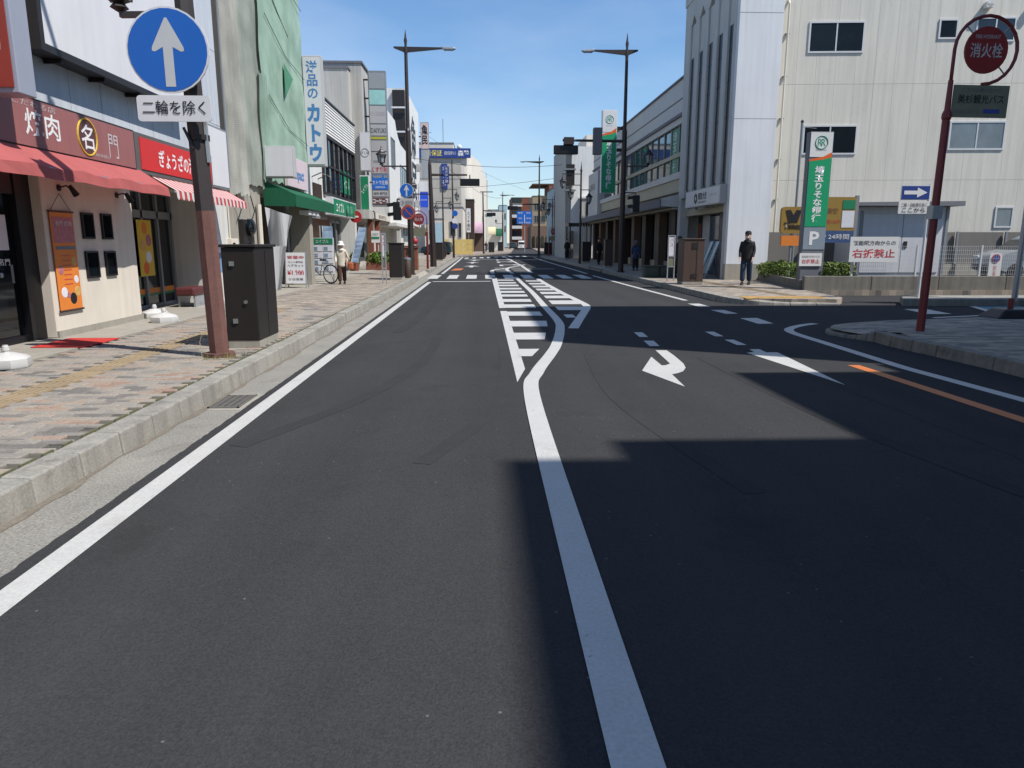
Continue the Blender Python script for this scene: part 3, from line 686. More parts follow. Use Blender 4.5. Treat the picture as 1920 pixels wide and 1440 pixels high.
# blank white board with a dark frame, standing off the wall
brd = T('billboard', 'large blank white billboard in a dark frame over the red awning', 'billboard', (W, 12, 4.2))
by0, bz0 = 10.65, 4.13; by1 = 15.7
bxo('backing', 'metal_dark', brd, W - .015, -6.0, by0, by1, bz0, 8.6)
fr = B().box(-6.0, -5.95, by0, by1, bz0, bz0 + .1).box(-6.0, -5.95, by0, by0 + .1, bz0 + .1, 8.6).box(-6.0, -5.95, by1 - .1, by1, bz0 + .1, 8.6); fr.obj('frame', 'metal_dark', brd)
bxo('board_face', 'signwhite', brd, -6.0, -5.97, by0 + .1, by1 - .1, bz0 + .1, 8.6)
for yy in (11.2, 12.4, 13.6, 15.0): bxo('bracket', 'metal_dark', brd, W - .01, -6.01, yy, yy + .04, bz0 - .06, bz0 - .002)
# projecting red sign at the left edge of the view
vs = T('projecting_sign', 'tall red projecting sign with white characters at the left edge', 'sign', (-5.8, 8.3, 3.2))
VY = AX(33, 180, -5.45).y
bxo('box', M('sign_side', '#9aa0b0', rough=.5, var=.06), vs, W, -5.42, VY, VY + .34, 3.28, 7.4, bevel=.01)
bxo('face', 'sign_red_dark', vs, W + .05, -5.47, VY - .02, VY - .003, 3.34, 7.3)
text('焼肉名門', (-5.8, VY - .024, 5.45), .55, 3.5, '-Y', 'white_text', vs, bold=.03, vert=True, line=1.0)
# brown fascia: box, face, characters
fs = T('fascia_sign', 'brown red fascia sign with white characters above the red awning', 'sign', (-5.9, 10, 2.8))
bxo('box', 'metal_dark', fs, W - .01, -5.9, 5.5, 12.98, 2.76, 3.42)
bxo('face', 'sign_brown', fs, -5.899, -5.885, 5.55, 12.93, 2.79, 3.39)
fX = -5.881
y0, z0 = yz(88, 243, fX); text('焼肉', (fX, y0 - .08, 3.1), .78, .34, '+X', 'white_text', fs, bold=.012)
yc, zc = yz(164, 257, fX); text('名', (fX + .002, yc, zc), .34, .36, '+X', 'white_text', fs, bold=.01)
B().ring((fX, yc, zc), .26, .014, 24, 5, 'x').obj('ring', 'yellow', fs)
B().lathe([(.245, 0), (.245, .003)], (fX - .003, yc, zc), 24, 'x').obj('disc', M('sign_disc', '#5c3a38', rough=.5), fs)
yc2, zc2 = yz(213, 275, fX); text('門', (fX, yc2, zc2), .3, .36, '+X', 'pale_text', fs, bold=.0)
text('こだわる店', (fX, yz(66, 209, fX)[0], 3.33), .95, .08, '+X', 'pale_text', fs)
text('YAKINIKU', (fX, yz(192, 299, fX)[0], 2.87), .5, .05, '+X', 'pale_text', fs)
# red awning: sloping cloth, valance, arms
aw = T('awning', 'faded salmon red shop awning over the restaurant door', 'awning', (-5.7, 9, 2.4))
ax0, ax1, az0, az1 = -5.93, -5.47, 2.79, 2.5
c = B(); N = 22; ya, yb = 5.6, 13.15
top = []; bot = []; val = []
for i in range(N + 1):
    y = ya + (yb - ya) * i / N; sag = .02 * math.sin(i * 1.9) - .012 * abs(math.sin(i * .7))
    top.append((ax0, y, az0)); bot.append((ax1, y, az1 + sag)); val.append((ax1 + .02 + .012 * math.sin(i * 2.3), y, az1 - .15 + sag * .5))
for i in range(N):
    c.poly([top[i], bot[i], bot[i + 1], top[i + 1]])
c.obj('awning_cloth', 'awning_red', aw)
c = B()
for i in range(N): c.poly([bot[i], val[i], val[i + 1], bot[i + 1]])
c.obj('valance', 'awning_red', aw)
B().poly([(ax0, yb, az0), (ax1, yb, az1), (ax1 + .02, yb, az1 - .15), (ax0, yb, az1 - .1)]).obj('awning_end', 'awning_redside', aw)
B().tube([(ax1 - .03, ya, az1 - .02), (ax1 - .03, yb, az1 - .02)], .018, 6).obj('front_bar', 'steel', aw)
for yy in (6.5, 9.0, 11.8): B().bar((W, yy, 2.5), (ax1 - .03, yy, az1 - .04), .03, .03).obj('arm', 'steel', aw)
# restaurant front: cream wall, dark doors
rf = T('restaurant_front', 'cream plaster restaurant wall and dark glass doors under the red awning', 'shopfront', (W, 11, KZ))
wy0, wy1 = 10.72, 13.4
bxo('plaster_wall', 'wall_cream', rf, W - .98, W, wy0, wy1, KZ + .005, 2.715, bevel=.01)
bxo('plinth', 'concrete', rf, W, W + .03, wy0, wy1, KZ + .005, KZ + .1)
DX = W - .22
dfr = B()
dfr.box(DX - .1, DX + .08, wy0 - .34, wy0 - .005, KZ, 2.71).box(DX - .1, DX + .06, 2.6, wy0 - .34, 2.2, 2.71).box(DX - .1, DX + .04, 2.6, wy0 - .34, KZ, KZ + .1)
for yy in (9.62, 8.75, 7.9, 7.0, 6.1): dfr.box(DX - .06, DX + .05, yy - .05, yy + .05, KZ + .1, 2.2)
dfr.obj('door_frame', 'metal_black', rf)
for i, (a, b2) in enumerate(((9.67, wy0 - .34), (8.8, 9.57), (7.95, 8.7), (7.05, 7.85), (2.7, 6.95))):
    d = bxo('door', 'glass_dark', rf, DX - .03, DX - .01, a, b2, KZ + .1, 2.2)
    if i == 0:
        B().lathe([(.02, 0), (.035, .02), (.035, .05), (.01, .06)], (DX - .01, 9.95, 1.12), 10, 'x').obj('handle', 'steel', d)
        bxo('push_plate', 'steel', d, DX - .01, DX - .004, 10.22, 10.27, 1.0, 1.25)
        bxo('notice', 'paper', d, DX - .009, DX - .005, 9.78, 10.24, 1.45, 1.92)
        text('焼肉 名門', (DX - .006, 9.97, 1.29), .5, .09, '+X', 'white_text', d, bold=.01)
    if i == 1:
        bxo('poster', 'red', d, DX - .009, DX - .005, 9.1, 9.38, 1.35, 1.72)
        bxo('poster', M('poster_pink', '#c75f72', var=.3, scale=20), d, DX - .009, DX - .005, 9.2, 9.5, .9, 1.3)
        bxo('poster', M('poster_blue', '#3f9fd0', var=.1), d, DX - .0095, DX - .0045, 9.2, 9.5, .8, .9)
        bxo('poster', 'food_mix', d, DX - .009, DX - .005, 9.0, 9.18, .75, 1.15)
bxo('lintel_sign', 'red', rf, DX + .06, DX + .075, 8.3, 9.75, 2.05, 2.3)
text('営業中', (DX + .078, 9.3, 2.18), .5, .11, '+X', 'pale_text', rf)
# framed windows (menu frames) 2 x 2
for (pxa, pya, pxb, pyb) in ((149, 398, 176, 448), (186, 400, 210, 449), (157, 471, 186, 520), (194, 471, 218, 516)):
    ya_, za_ = yz(pxa, (pya), W); yb_, zb_ = yz(pxb, pyb, W)
    window(rf, '+X', W, ya_, yb_, zb_, za_, fr='metal_black', gl='glass_dark', t=.03, depth=.035, name='small_window')
# wall lamps
for (px, py) in ((122, 352), (229, 366)):
    yy, z = yz(px, py, W + .1); lm = B(); lm.lathe([(.05, 0), (.05, .02)], (W, yy, z), 10, 'x').tube([(W + .02, yy - .02, z), (W + .12, yy, z + .03), (W + .16, yy + .06, z - .03)], .013, 6)
    sp = lm.obj('wall_lamp', 'metal_black', rf); B().tube([(W + .15, yy + .03, z + .03), (W + .19, yy + .12, z - .1)], [.03, .05], 8).obj('lamp_shade', 'metal_black', sp)
# hanging orange banner
ya_, za_ = yz(92, 394, W + .02); yb_, zb_ = yz(165, 578, W + .02); y0b, z0b = ya_ + .02, .54
bn = T('hanging_banner', 'orange hanging menu banner with food pictures on the cream wall', 'banner', (W + .03, y0b, z0b))
yB0, yB1, zB0, zB1 = 10.83, 11.42, .55, 2.0
bxo('cloth', 'orange', bn, W + .022, W + .03, yB0, yB1, zB0, zB1)
bxo('picture', 'meat_pink', bn, W + .03, W + .033, yB0 + .03, yB1 - .02, 1.55, 1.92)
bxo('band', M('banner_band', '#6f7a80', var=.3, scale=30), bn, W + .03, W + .033, yB0 + .06, yB1 - .02, 1.45, 1.5)
text('名門 焼肉', (W + .0335, 11.15, 1.83), .42, .07, '+X', 'pale_text', bn, bold=.02)
for (py_, pz_, r_, mt) in ((11.32, 1.27, .07, 'food_mix'), (11.33, 1.0, .06, 'paper'), (10.95, 1.15, .07, 'meat_pink'), (10.98, .82, .08, 'paper'), (11.2, .72, .09, 'metal_black'), (11.33, .82, .08, 'food_mix'), (11.08, .78, .05, 'meat_pink')):
    B().lathe([(r_, 0), (r_ * .9, .004)], (W + .0302, py_, pz_), 12, 'x').obj('dish_picture', mt, bn)
for i in range(7): text('————', (W + .0325, 11.12, 1.36 - i * .07), .22, .012, '+X', 'red_text', bn)
B().tube([(W + .03, yB0 - .03, zB1), (W + .03, yB1 + .02, zB1)], .014, 6).obj('top_rod', 'wood_dark', bn)
B().tube([(W + .03, yB0 - .03, zB0), (W + .03, yB1 + .02, zB0)], .016, 6).obj('bottom_rod', 'wood_dark', bn)
B().tube([(W + .03, yB0 + .02, zB1), (W + .03, (yB0 + yB1) / 2, zB1 + .26), (W + .03, yB1 - .02, zB1)], .005, 4).obj('cord', 'metal_dark', bn)
# dumpling shop: fascia, striped awning, recessed entrance
gs = T('fascia_sign', 'bright red fascia sign with white characters over the striped awning', 'sign', (-5.9, 14, 2.9))
bxo('box', M('sign_case', '#5f5d5c', rough=.5), gs, W - .01, -5.92, 13.05, 16.6, 2.73, 3.42, bevel=.01)
bxo('face', 'red_bright', gs, -5.919, -5.905, 13.2, 16.5, 2.81, 3.35)
text('ぎょうざの満洲', (-5.902, 14.85, 3.07), 1.9, .33, '+X', 'white_text', gs, bold=.02)
sa = T('striped_awning', 'red and white striped awning of the dumpling shop', 'awning', (-5.8, 15, 2.5))
sx0, sx1, sz0, sz1 = -5.93, -5.52, 2.72, 2.48
n = 34; ya, yb = 13.6, 17.5
for i in range(n):
    a, b2 = ya + (yb - ya) * i / n, ya + (yb - ya) * (i + 1) / n
    mt = M('stripe_red', '#cf4a4e', rough=.8, var=.05, trans=.25) if i % 2 else M('stripe_white', '#e8e2df', rough=.8, var=.04, trans=.25)
    bb = B(); bb.poly([(sx0, a, sz0), (sx1, a, sz1), (sx1, b2, sz1), (sx0, b2, sz0)])
    m_ = (a + b2) / 2
    bb.poly([(sx1, a, sz1), (sx1 + .01, a, sz1 - .12), (sx1 + .012, (a + m_) / 2, sz1 - .155), (sx1 + .012, m_, sz1 - .165), (sx1 + .012, (b2 + m_) / 2, sz1 - .155), (sx1 + .01, b2, sz1 - .12), (sx1, b2, sz1)])
    bb.obj('stripe', mt, sa)
bxo('front_rail', 'frame_white', sa, sx1 - .03, sx1 - .004, ya, yb, sz1 - .035, sz1 - .005)
bxo('headbox', M('headbox', '#6a4a42', rough=.6), sa, W - .01, sx0 + .01, ya, yb, 2.6, 2.735)
ge = T('shop_entrance', 'recessed aluminium shop entrance with yellow posters under the striped awning', 'shopfront', (-7, 15, KZ))
EX = W - .95
bxo('soffit', 'wall_white', ge, EX, W - .08, 13.41, 17.19, 2.66, 2.718)
ef = B()
for yy in (13.45, 14.2, 14.95, 15.7, 16.45, 17.15): ef.box(EX - .05, EX + .06, yy - .04, yy + .04, KZ, 2.65)
ef.box(EX - .05, EX + .06, 13.42, 17.19, 2.06, 2.22).box(EX - .05, EX + .06, 13.42, 17.19, 2.58, 2.65).box(EX - .05, EX + .05, 13.42, 17.19, KZ, KZ + .07)
ef.obj('frame', 'frame_grey', ge)
for a, b2 in ((13.49, 14.16), (14.24, 14.91), (14.99, 15.66), (15.74, 16.41), (16.49, 17.11)):
    d = bxo('door', 'glass_dark', ge, EX - .02, EX, a, b2, KZ + .07, 2.06); bxo('transom', 'glass', ge, EX - .02, EX, a, b2, 2.22, 2.58)
    bxo('stripe_orange', 'orange', d, EX + .001, EX + .004, a, b2, .47, .58); bxo('stripe_green', 'green', d, EX + .001, EX + .004, a, b2, .42, .468)
bxo('poster', 'yellow', ge, EX + .06, EX + .068, 15.42, 16.08, .85, 2.02)
for k, (a, z) in enumerate(((15.75, 1.85), (15.62, 1.5), (15.85, 1.25), (15.7, 1.02), (15.9, 1.6))): B().lathe([(.13, 0), (.12, .004)], (EX + .0685, a, z), 12, 'x').obj('dish_picture', ['orange', 'food_mix', 'paper', 'orange_mid', 'meat_pink'][k], ge)
bxo('notice', 'paper', ge, EX + .002, EX + .006, 14.25, 14.55, 1.6, 1.95); bxo('notice', 'paper', ge, EX + .002, EX + .006, 13.55, 13.8, 1.55, 1.72)
text('営業時間', (EX + .004, 14.4, .98), .35, .07, '+X', 'white_text', ge); text('11:00~21:00', (EX + .004, 14.4, .86), .48, .08, '+X', 'white_text', ge, bold=.01); text('ラストオーダー20:45', (EX + .004, 14.4, .76), .48, .05, '+X', 'white_text', ge)
for k in range(3): bxo('notice', 'paper', ge, W - .03, W - .024, 17.5, 17.7, 1.62 - k * .17, 1.75 - k * .17)
bxo('poster', M('poster_sky', '#6f93b8', var=.25, scale=8), ge, W - .03, W - .024, 17.48, 17.78, .85, 1.3)

bxo('door_mat', 'brick_red', ge, EX + .1, EX + .5, 14.1, 14.75, KZ + .004, KZ + .02)
sd = T('side_panel_sign', 'white framed panel sign at the far end of the grey panelled building', 'sign', (-6, 17, 2.5))
bxo('case', 'frame_grey', sd, W - .015, -6.05, 16.75, 18.05, 2.78, 4.15, bevel=.01); bxo('face', 'signwhite', sd, -6.049, -6.04, 16.8, 18.0, 2.83, 4.1)
# bench, red mat, flag bases
bn = T('bench', 'dark red padded bench tipped beside the dumpling shop entrance', 'bench', (-6.4, 16.1, KZ))
bxo('seat', 'leather_red', bn, -6.62, -6.2, 15.75, 16.55, .42, .6, bevel=.04); bxo('leg', 'aluminium', bn, -6.6, -6.56, 15.85, 16.4, KZ, .42); bxo('leg', 'aluminium', bn, -6.27, -6.23, 15.85, 16.4, KZ, .42); bxo('stretcher', 'aluminium', bn, -6.6, -6.23, 16.1, 16.13, .22, .25)
mt = tag(B().box(-6.02, -5.3, 9.68, 10.6, KZ + .004, KZ + .018).obj('door_mat', 'mat_red', bevel=.004), 'bright red door mat before the dark restaurant doors', 'mat')
fb = T('flag_base', '', 'flag base')
b = B(); b.lathe([(.23, 0), (.24, .02), (.235, .1), (.2, .125), (.08, .165), (.045, .17)], (0, 0, 0), 8); b.obj('water_tank', 'white_plastic', fb, bevel=.012, smooth=True)
B().lathe([(.035, .16), (.035, .235), (.028, .24), (.028, .25)], (0, 0, 0), 10).obj('pole_socket', 'white_plastic', fb, smooth=True)
B().lathe([(.042, .19), (.042, .215)], (0, 0, 0), 10).obj('collar', 'white_plastic', fb)
grp = 'white flag pole bases on the left pavement'
fb['label'] = 'white plastic flag base at the left edge near the dark restaurant doors'; fb['group'] = grp; place(fb, (-5.36, 8.18, KZ + .003), .3)
dup(fb, 'white plastic flag base on the pavement in front of the dumpling shop', (-5.62, 12.85, KZ + .003), .5, grp)
dup(fb, 'white plastic flag base tucked against the end of the cream wall', (-6.12, 13.62, KZ + .003), .2, grp)
dup(fb, 'white plastic flag base beyond the dark red bench', (-6.1, 16.75, KZ + .003), .1, grp)

# ---- second building: under green netting
L2 = T('netted_building', 'tall building wrapped in green and grey construction netting', 'building', (-9, 21, KZ))
bxo('wall', 'wall_grey', L2, -17, W - .12, 18.45, 26.7, 3.1, 12.5)
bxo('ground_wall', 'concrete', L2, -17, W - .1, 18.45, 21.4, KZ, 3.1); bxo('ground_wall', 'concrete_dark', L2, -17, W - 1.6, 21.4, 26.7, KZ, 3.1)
def net(name, ya, yb, za, zb, off, amp, freq, mat, seed):
    rnd = random.Random(seed); b = B(); nu, nv = 46, 24; grid = []
    for j in range(nv + 1):
        z = za + (zb - za) * j / nv
        for i in range(nu + 1):
            u = ya + (yb - ya) * i / nu
            d = amp * (math.sin(u * freq + .5 * math.sin(z * .8)) + .5 * math.sin(u * freq * 2.3 + z * .6 + seed)) + .02 * math.sin(z * 3 + u)
            edge = .07 * math.sin(u * 9) * rnd.random() if j == 0 else 0
            grid.append((W + off + d, u, z + edge))
    k = len(b.v); b.v += grid
    for j in range(nv):
        for i in range(nu): a = j * (nu + 1) + i; b.f.append((a, a + 1, a + nu + 2, a + nu + 1))
    return b.obj(name, mat, L2, smooth='all')
net('netting', 18.5, 19.9, 2.75, 12.7, .06, .03, 7, net_material('net_beige', '#a6a79c', .05, .75), 1)
net('netting', 19.7, 22.0, 3.1, 12.7, .02, .028, 6, NET_A, 2)
net('netting', 21.7, 26.75, 3.35, 12.7, .06, .009, 1.8, NET_B, 3)
net('netting', 21.2, 22.0, 3.3, 6.2, .1, .03, 9, net_material('net_green_dark', '#86a08e', .03, .75), 4)
for (yy, z, s) in ((24.3, 6.5, .55), (23.9, 9.6, .7)):
    B().poly([(W + .12, yy - s * .5, z + s), (W + .12, yy - s * .45, z - s * .9), (W + .22, yy + s * .7, z + s * .35)]).obj('net_flap', M('net_flap', '#4c8a6c', rough=.8), L2)
for z in (5.2, 7.4, 9.6): B().tube([(W + .12, 22.2, z + .55), (W + .1, 24.4, z - .1), (W + .12, 26.7, z - .3)], .01, 4).obj('net_rope', 'metal_dark', L2)
B().tube([(W + .05, 18.5, 2.9), (W + .05, 18.52, 12.4)], .03, 6).obj('drain_pipe', 'frame_grey', L2)
B().tube([(W + .0, 20.9, KZ), (W + .0, 20.9, 2.6)], .07, 8).obj('drain_pipe', 'wall_cream', L2)
for yy in (18.25, 18.4, 18.55): B().tube([(W - .06, yy, 1.6), (W - .06, yy, 2.9)], .022, 6).obj('conduit', 'wall_cream', L2)
mb = bxo('meter_box', 'wall_cream', L2, W - .1, W + .08, 18.25, 18.75, 1.0, 1.65, bevel=.01); bxo('meter_glass', 'glass_dark', mb, W + .08, W + .085, 18.32, 18.5, 1.35, 1.55)
em = bxo('electric_meter', 'metal_dark', L2, W - .1, W + .02, 19.35, 20.25, .75, 2.15); B().lathe([(.23, 0), (.23, .1), (.15, .16)], (W + .02, 19.8, 1.95), 16, 'x').obj('meter_dome', 'glass_dark', em, smooth=True); B().lathe([(.2, 0), (.2, .08), (.1, .12)], (W + .02, 19.8, 1.35), 16, 'x').obj('meter_dome', 'glass_dark', em, smooth=True)
for a, bz in ((20.3, 2.9), (19.2, 2.6)): B().tube([(W - .05, a, 2.1), (W + .03, a + .1, 2.4), (W - .02, a - .1, bz), (W + .02, a, 3.2)], .015, 5).obj('cable', 'metal_dark', L2)
# blank box sign, green awning and what is under it
bs = T('box_sign', 'blank white box sign projecting from the netted building', 'sign', (-5.8, 20.5, 3.4))
bxo('case', 'signgrey', bs, -6.2, -5.36, 21.5, 21.8, 3.38, 4.25, bevel=.02); bxo('face', 'signwhite', bs, -6.16, -5.4, 21.485, 21.5, 3.42, 4.21); bxo('arm', 'metal_dark', bs, W - .1, -6.2, 21.6, 21.68, 3.8, 3.9)
ga = T('awning', 'dark green canvas awning with a sloping end beside the blank box sign', 'awning', (-5.9, 23, 2.6))
gx0, gx1, gya, gyb = W - .05, -5.38, 21.6, 27.0
b = B(); b.poly([(gx0, gya, 3.3), (gx1, gya, 2.92), (gx1, gyb, 2.92), (gx0, gyb, 3.3)]); b.obj('canvas_top', 'awning_green', ga)
b = B(); b.poly([(gx0, gya, 3.3), (gx0, gya, 2.6), (gx1, gya, 2.58), (gx1, gya, 2.92)]); b.obj('canvas_end', 'awning_green', ga)
b = B(); b.poly([(gx1, gya, 2.92), (gx1, gya, 2.58), (gx1, gyb, 2.58), (gx1, gyb, 2.92)]); b.obj('canvas_front', 'awning_green', ga)
B().tube([(gx1 - .02, gya, 2.6), (gx1 - .02, gyb, 2.6)], .018, 6).obj('front_bar', 'steel', ga)
for k in range(3): bxo('blind', 'frame_white', ga, -5.75, -5.45, 23.4 + k * .55, 23.75 + k * .55, 2.42, 2.55)
tp = T('tarpaulin', 'white plastic sheet hanging under the green awning', 'sheet', (-5.9, 21.6, KZ))
b = B(); n = 14
pts0 = []; pts1 = []
for i in range(n + 1):
    t = i / n; x = -6.2 + .75 * t; pts0.append((x, 21.3 + .12 * math.sin(t * 9), 2.55 - .25 * t)); pts1.append((-6.1 + .2 * t + .03 * math.sin(t * 12), 21.4 + .05 * math.sin(t * 15), KZ + .02))
mid = [((a[0] + c[0]) / 2 - .12 * math.sin(i * .5), (a[1] + c[1]) / 2 + .08, 1.45) for i, (a, c) in enumerate(zip(pts0, pts1))]
for i in range(n): b.poly([pts0[i], mid[i], mid[i + 1], pts0[i + 1]]); b.poly([mid[i], pts1[i], pts1[i + 1], mid[i + 1]])
b.obj('sheet', 'tarp', tp, smooth='all')
pl = tag(B().box(-6.3, -5.66, 24.3, 24.75, KZ, 3.0).obj('pillar', 'concrete', bevel=.015), 'beige rough concrete pillar holding the far end of the netted building', 'pillar')
en = T('shop_entrance', 'dark recessed barber entrance behind the white sheet', 'shopfront', (-7.5, 23, KZ))
bxo('back_wall', 'metal_dark', en, W - 1.59, W - 1.4, 21.41, 24.6, KZ, 3.0); bxo('door', M('door_navy', '#1c2530', rough=.4), en, W - 1.4, W - 1.34, 22.3, 23.4, KZ, 2.3); bxo('side_wall', 'concrete_dark', en, W - 1.4, W - .3, 24.56, 24.9, KZ, 3.0)
ps = T('pink_sign', 'pale pink wall sign with blue letters above the green awning', 'sign', (-6.2, 23, 3.5))
bxo('face', M('sign_pink', '#dcc9cf', rough=.5, var=.06), ps, W + .1, W + .22, 23.4, 26.0, 3.3, 4.25, bevel=.01); text('Impact', (W + .225, 24.8, 3.7), 1.3, .45, '+X', 'blue_text', ps, bold=.03)

# ---- clothing shop sign and white corrugated building
ys_ = T('vertical_sign', 'tall white projecting sign with blue characters beside the netted building', 'sign', (-5.9, 25, 4.2))
bxo('case', 'signgrey', ys_, -6.22, -5.54, 26.78, 27.1, 4.22, 7.92, bevel=.02); bxo('face', 'signwhite', ys_, -6.18, -5.58, 26.765, 26.78, 4.29, 7.86)
text('洋品の', (-5.88, 26.76, 7.13), .4, 1.25, '-Y', 'blue_text', ys_, bold=.02, vert=True); text('カトウ', (-5.88, 26.76, 5.35), .46, 1.95, '-Y', 'blue_text', ys_, bold=.05, vert=True, line=1.05)
for z in (4.8, 6.3, 7.6): bxo('bracket', 'metal_dark', ys_, -6.4, -6.22, 26.9, 26.98, z, z + .08)
L3 = T('corrugated_building', 'white corrugated building with a dark window band and green letting sign', 'building', (-10, 31.9, KZ))
bxo('wall', 'wall_white2', L3, -17, W - .05, 26.85, 37.1, 3.05, 7.15); bxo('wall', 'wall_grey', L3, -17, W - .9, 26.85, 37.1, KZ, 3.05); bxo('corner_post', 'wall_white', L3, W - .9, W - .05, 36.6, 37.1, KZ, 3.05)
for k in range(11):
    z = 5.86 + k * .118; b = B(); b.prism([(W - .05, z), (W + .03, z), (W + .0, z + .105), (W - .05, z + .105)], 29.5, 37.1, 'y'); b.obj('siding_board', 'wall_white2', L3)
bxo('parapet_cap', 'metal_dark', L3, W - .3, W + .06, 26.85, 37.15, 7.15, 7.22)
window(L3, '+X', W - .05, 29.6, 36.8, 3.45, 5.8, fr='metal_dark', gl='glass', panes=7, rows=2, t=.09, depth=.1, name='window_band')
bxo('poster', 'green', L3, W - .026, W - .02, 33.4, 35.5, 3.75, 4.75); text('エイブル', (W - .018, 34.45, 4.2), 1.7, .4, '+X', 'white_text', L3)
for yy in (27.8, 28.8): B().tube([(W - .05, yy, 3.95), (W + .3, yy, 4.1), (W + .45, yy + .05, 4.0)], .02, 5).obj('sign_lamp', 'metal_dark', L3)
bxo('wall_sign', 'wood_dark', L3, W - .05, W + .02, 27.8, 29.1, 3.0, 3.75)
gf = T('fascia_sign', 'green fascia sign with a white emblem under the dark window band', 'sign', (-6, 32.5, 2.7))
bxo('box', 'frame_white', gf, W - .06, -5.98, 29.9, 35.2, 2.66, 3.36, bevel=.01); bxo('face', 'green', gf, -5.979, -5.97, 30.0, 35.1, 2.71, 3.31); text('エイブル', (-5.965, 31.3, 3.0), 1.7, .42, '+X', 'white_text', gf, bold=.02); text('賃貸', (-5.965, 33.6, 3.0), 1.5, .34, '+X', M('pale_green', '#7fc4a4', var=0), gf)
sf = T('shop_window', 'glazed letting office front with white mullions under the green fascia', 'shopfront', (-7, 31.9, KZ))
fb2 = B()
for yy in (27.5, 29.1, 30.3, 31.5, 32.7, 33.9, 35.1, 36.4): fb2.box(W - .88, W - .72, yy - .06, yy + .06, KZ, 2.6)
fb2.box(W - .88, W - .72, 26.9, 36.6, 2.45, 2.6).box(W - .88, W - .72, 26.9, 36.6, KZ, KZ + .15); fb2.obj('frame', 'frame_grey', sf)
for i, yy in enumerate((27.56, 29.16, 30.36, 31.56, 32.76, 33.96, 35.16)):
    p = bxo('pane', 'glass', sf, W - .84, W - .8, yy, yy + 1.08, KZ + .15, 2.45)
    if i in (1, 2, 4): bxo('poster', ['paper', 'orange', 'paper', 'paper', 'poster_blue'][i], p, W - .79, W - .785, yy + .2, yy + .8, .9, 1.9)
bxo('shutter_box', M('shutterbox', '#8a5f4a', rough=.6), sf, W - .72, W - .45, 29.2, 32.5, 2.28, 2.52); bxo('roller', 'aluminium', sf, W - .5, W - .3, 27.1, 31.4, 2.5, 2.62)

# ---- grey building behind with the tall tenant sign
L4 = T('tenant_building', 'weathered grey concrete building with a coffee shop at street level', 'building', (-10, 42.1, KZ))
bxo('wall', 'wall_grey', L4, -19, -6.5, 37.5, 45.7, 3.2, 9.9); bxo('tower_wall', 'wall_grey', L4, -19, -5.95, 38.2, 45.7, 3.2, 10.3); bxo('ground_wall', 'wall_grey', L4, -19, -7.2, 37.5, 45.7, KZ, 3.2)
bxo('roof_edge', 'roof_grey', L4, -19, -5.88, 38.15, 45.75, 10.3, 10.4); bxo('lower_roof_edge', 'roof_grey', L4, -19.05, -6.45, 37.45, 38.15, 9.9, 10.0)
bxo('canopy', 'wall_grey', L4, -7.2, -5.7, 37.5, 45.7, 2.75, 3.2); bxo('pier', 'brick_red', L4, -6.0, -5.75, 41.3, 41.7, KZ, 2.75); bxo('pier', 'wood', L4, -6.0, -5.75, 38.7, 39.1, KZ, 2.75)
bxo('door', 'wood_dark', L4, -7.19, -7.1, 39.3, 40.5, KZ, 2.3); bxo('shop_pane', 'glass', L4, -7.19, -7.12, 41.9, 45.3, .7, 2.5); bxo('band', 'wall_cream', L4, -5.69, -5.66, 38.6, 45.6, 2.8, 3.12); text('珈琲専門店', (-5.655, 42.1, 2.95), 3.2, .22, '+X', 'grey_text', L4)
for k in range(2): window(L4, '+X', -5.95, 40.3 + 2.6 * k, 42.1 + 2.6 * k, 7.6, 9.0, fr='frame_grey', gl='glass', panes=2)
ts = T('tenant_sign', 'tall multi-tenant projecting sign with blue and brown panels', 'sign', (-5.3, 36.6, 3.4))
tx0, tx1, tY = -5.7, -4.8, 38.6
bxo('case', 'frame_grey', ts, tx0, tx1, tY, tY + .3, 3.4, 10.05, bevel=.01)
def tz(py): return AY(710, py, tY).z
for (a, b2, mt) in ((136, 167, 'frost'), (168, 197, M('sign_mint', '#9fd4cf', rough=.5, var=.15)), (198, 232, 'signgrey'), (233, 255, 'signgrey'), (256, 262, M('sign_lime', '#bdb93c', var=.03)), (263, 284, 'signgrey'), (285, 326, 'signgrey'), (328, 356, 'blue_sign'), (357, 369, 'signgrey'), (370, 384, M('sign_choc', '#6b4a48', rough=.5))):
    bxo('sign_panel', mt, ts, tx0 + .05, tx1 - .05, tY - .015, tY, tz(b2) + .02, tz(a) - .02)
tm_ = (tx0 + tx1) / 2
text('DAIYUKI', (tm_, tY - .02, tz(245)), .75, .25, '-Y', 'black_text', ts); text('炭火居酒屋', (tm_, tY - .02, tz(213)), .7, .2, '-Y', 'pale_text', ts); text('くすり院', (tm_, tY - .02, tz(318)), .8, .3, '-Y', 'red_text', ts, bold=.02); text('内科小児科', (tm_, tY - .02, tz(303)), .6, .15, '-Y', 'grey_text', ts)
text('カトウ企画', (tm_, tY - .02, tz(342)), .78, .22, '-Y', 'white_text', ts, bold=.01); text('不動産賃貸・管理', (tm_, tY - .02, tz(331.5)), .75, .12, '-Y', 'yellow_text', ts); text('飯能駅前店', (tm_, tY - .02, tz(351)), .5, .1, '-Y', 'white_text', ts); text('珈琲 専門店', (tm_, tY - .02, tz(363)), .7, .15, '-Y', 'black_text', ts); text('コーヒー花', (tm_, tY - .02, tz(377)), .8, .28, '-Y', 'white_text', ts, bold=.03)
for py in (150, 185, 219, 249, 284, 312, 343): bxo('bracket', 'metal_dark', ts, -6.05, tx0, tY + .1, tY + .18, tz(py), tz(py) + .07)
gv = T('vertical_sign', 'green vertical projecting sign with a slanted white word', 'sign', (-5.9, 35.9, 3.2))
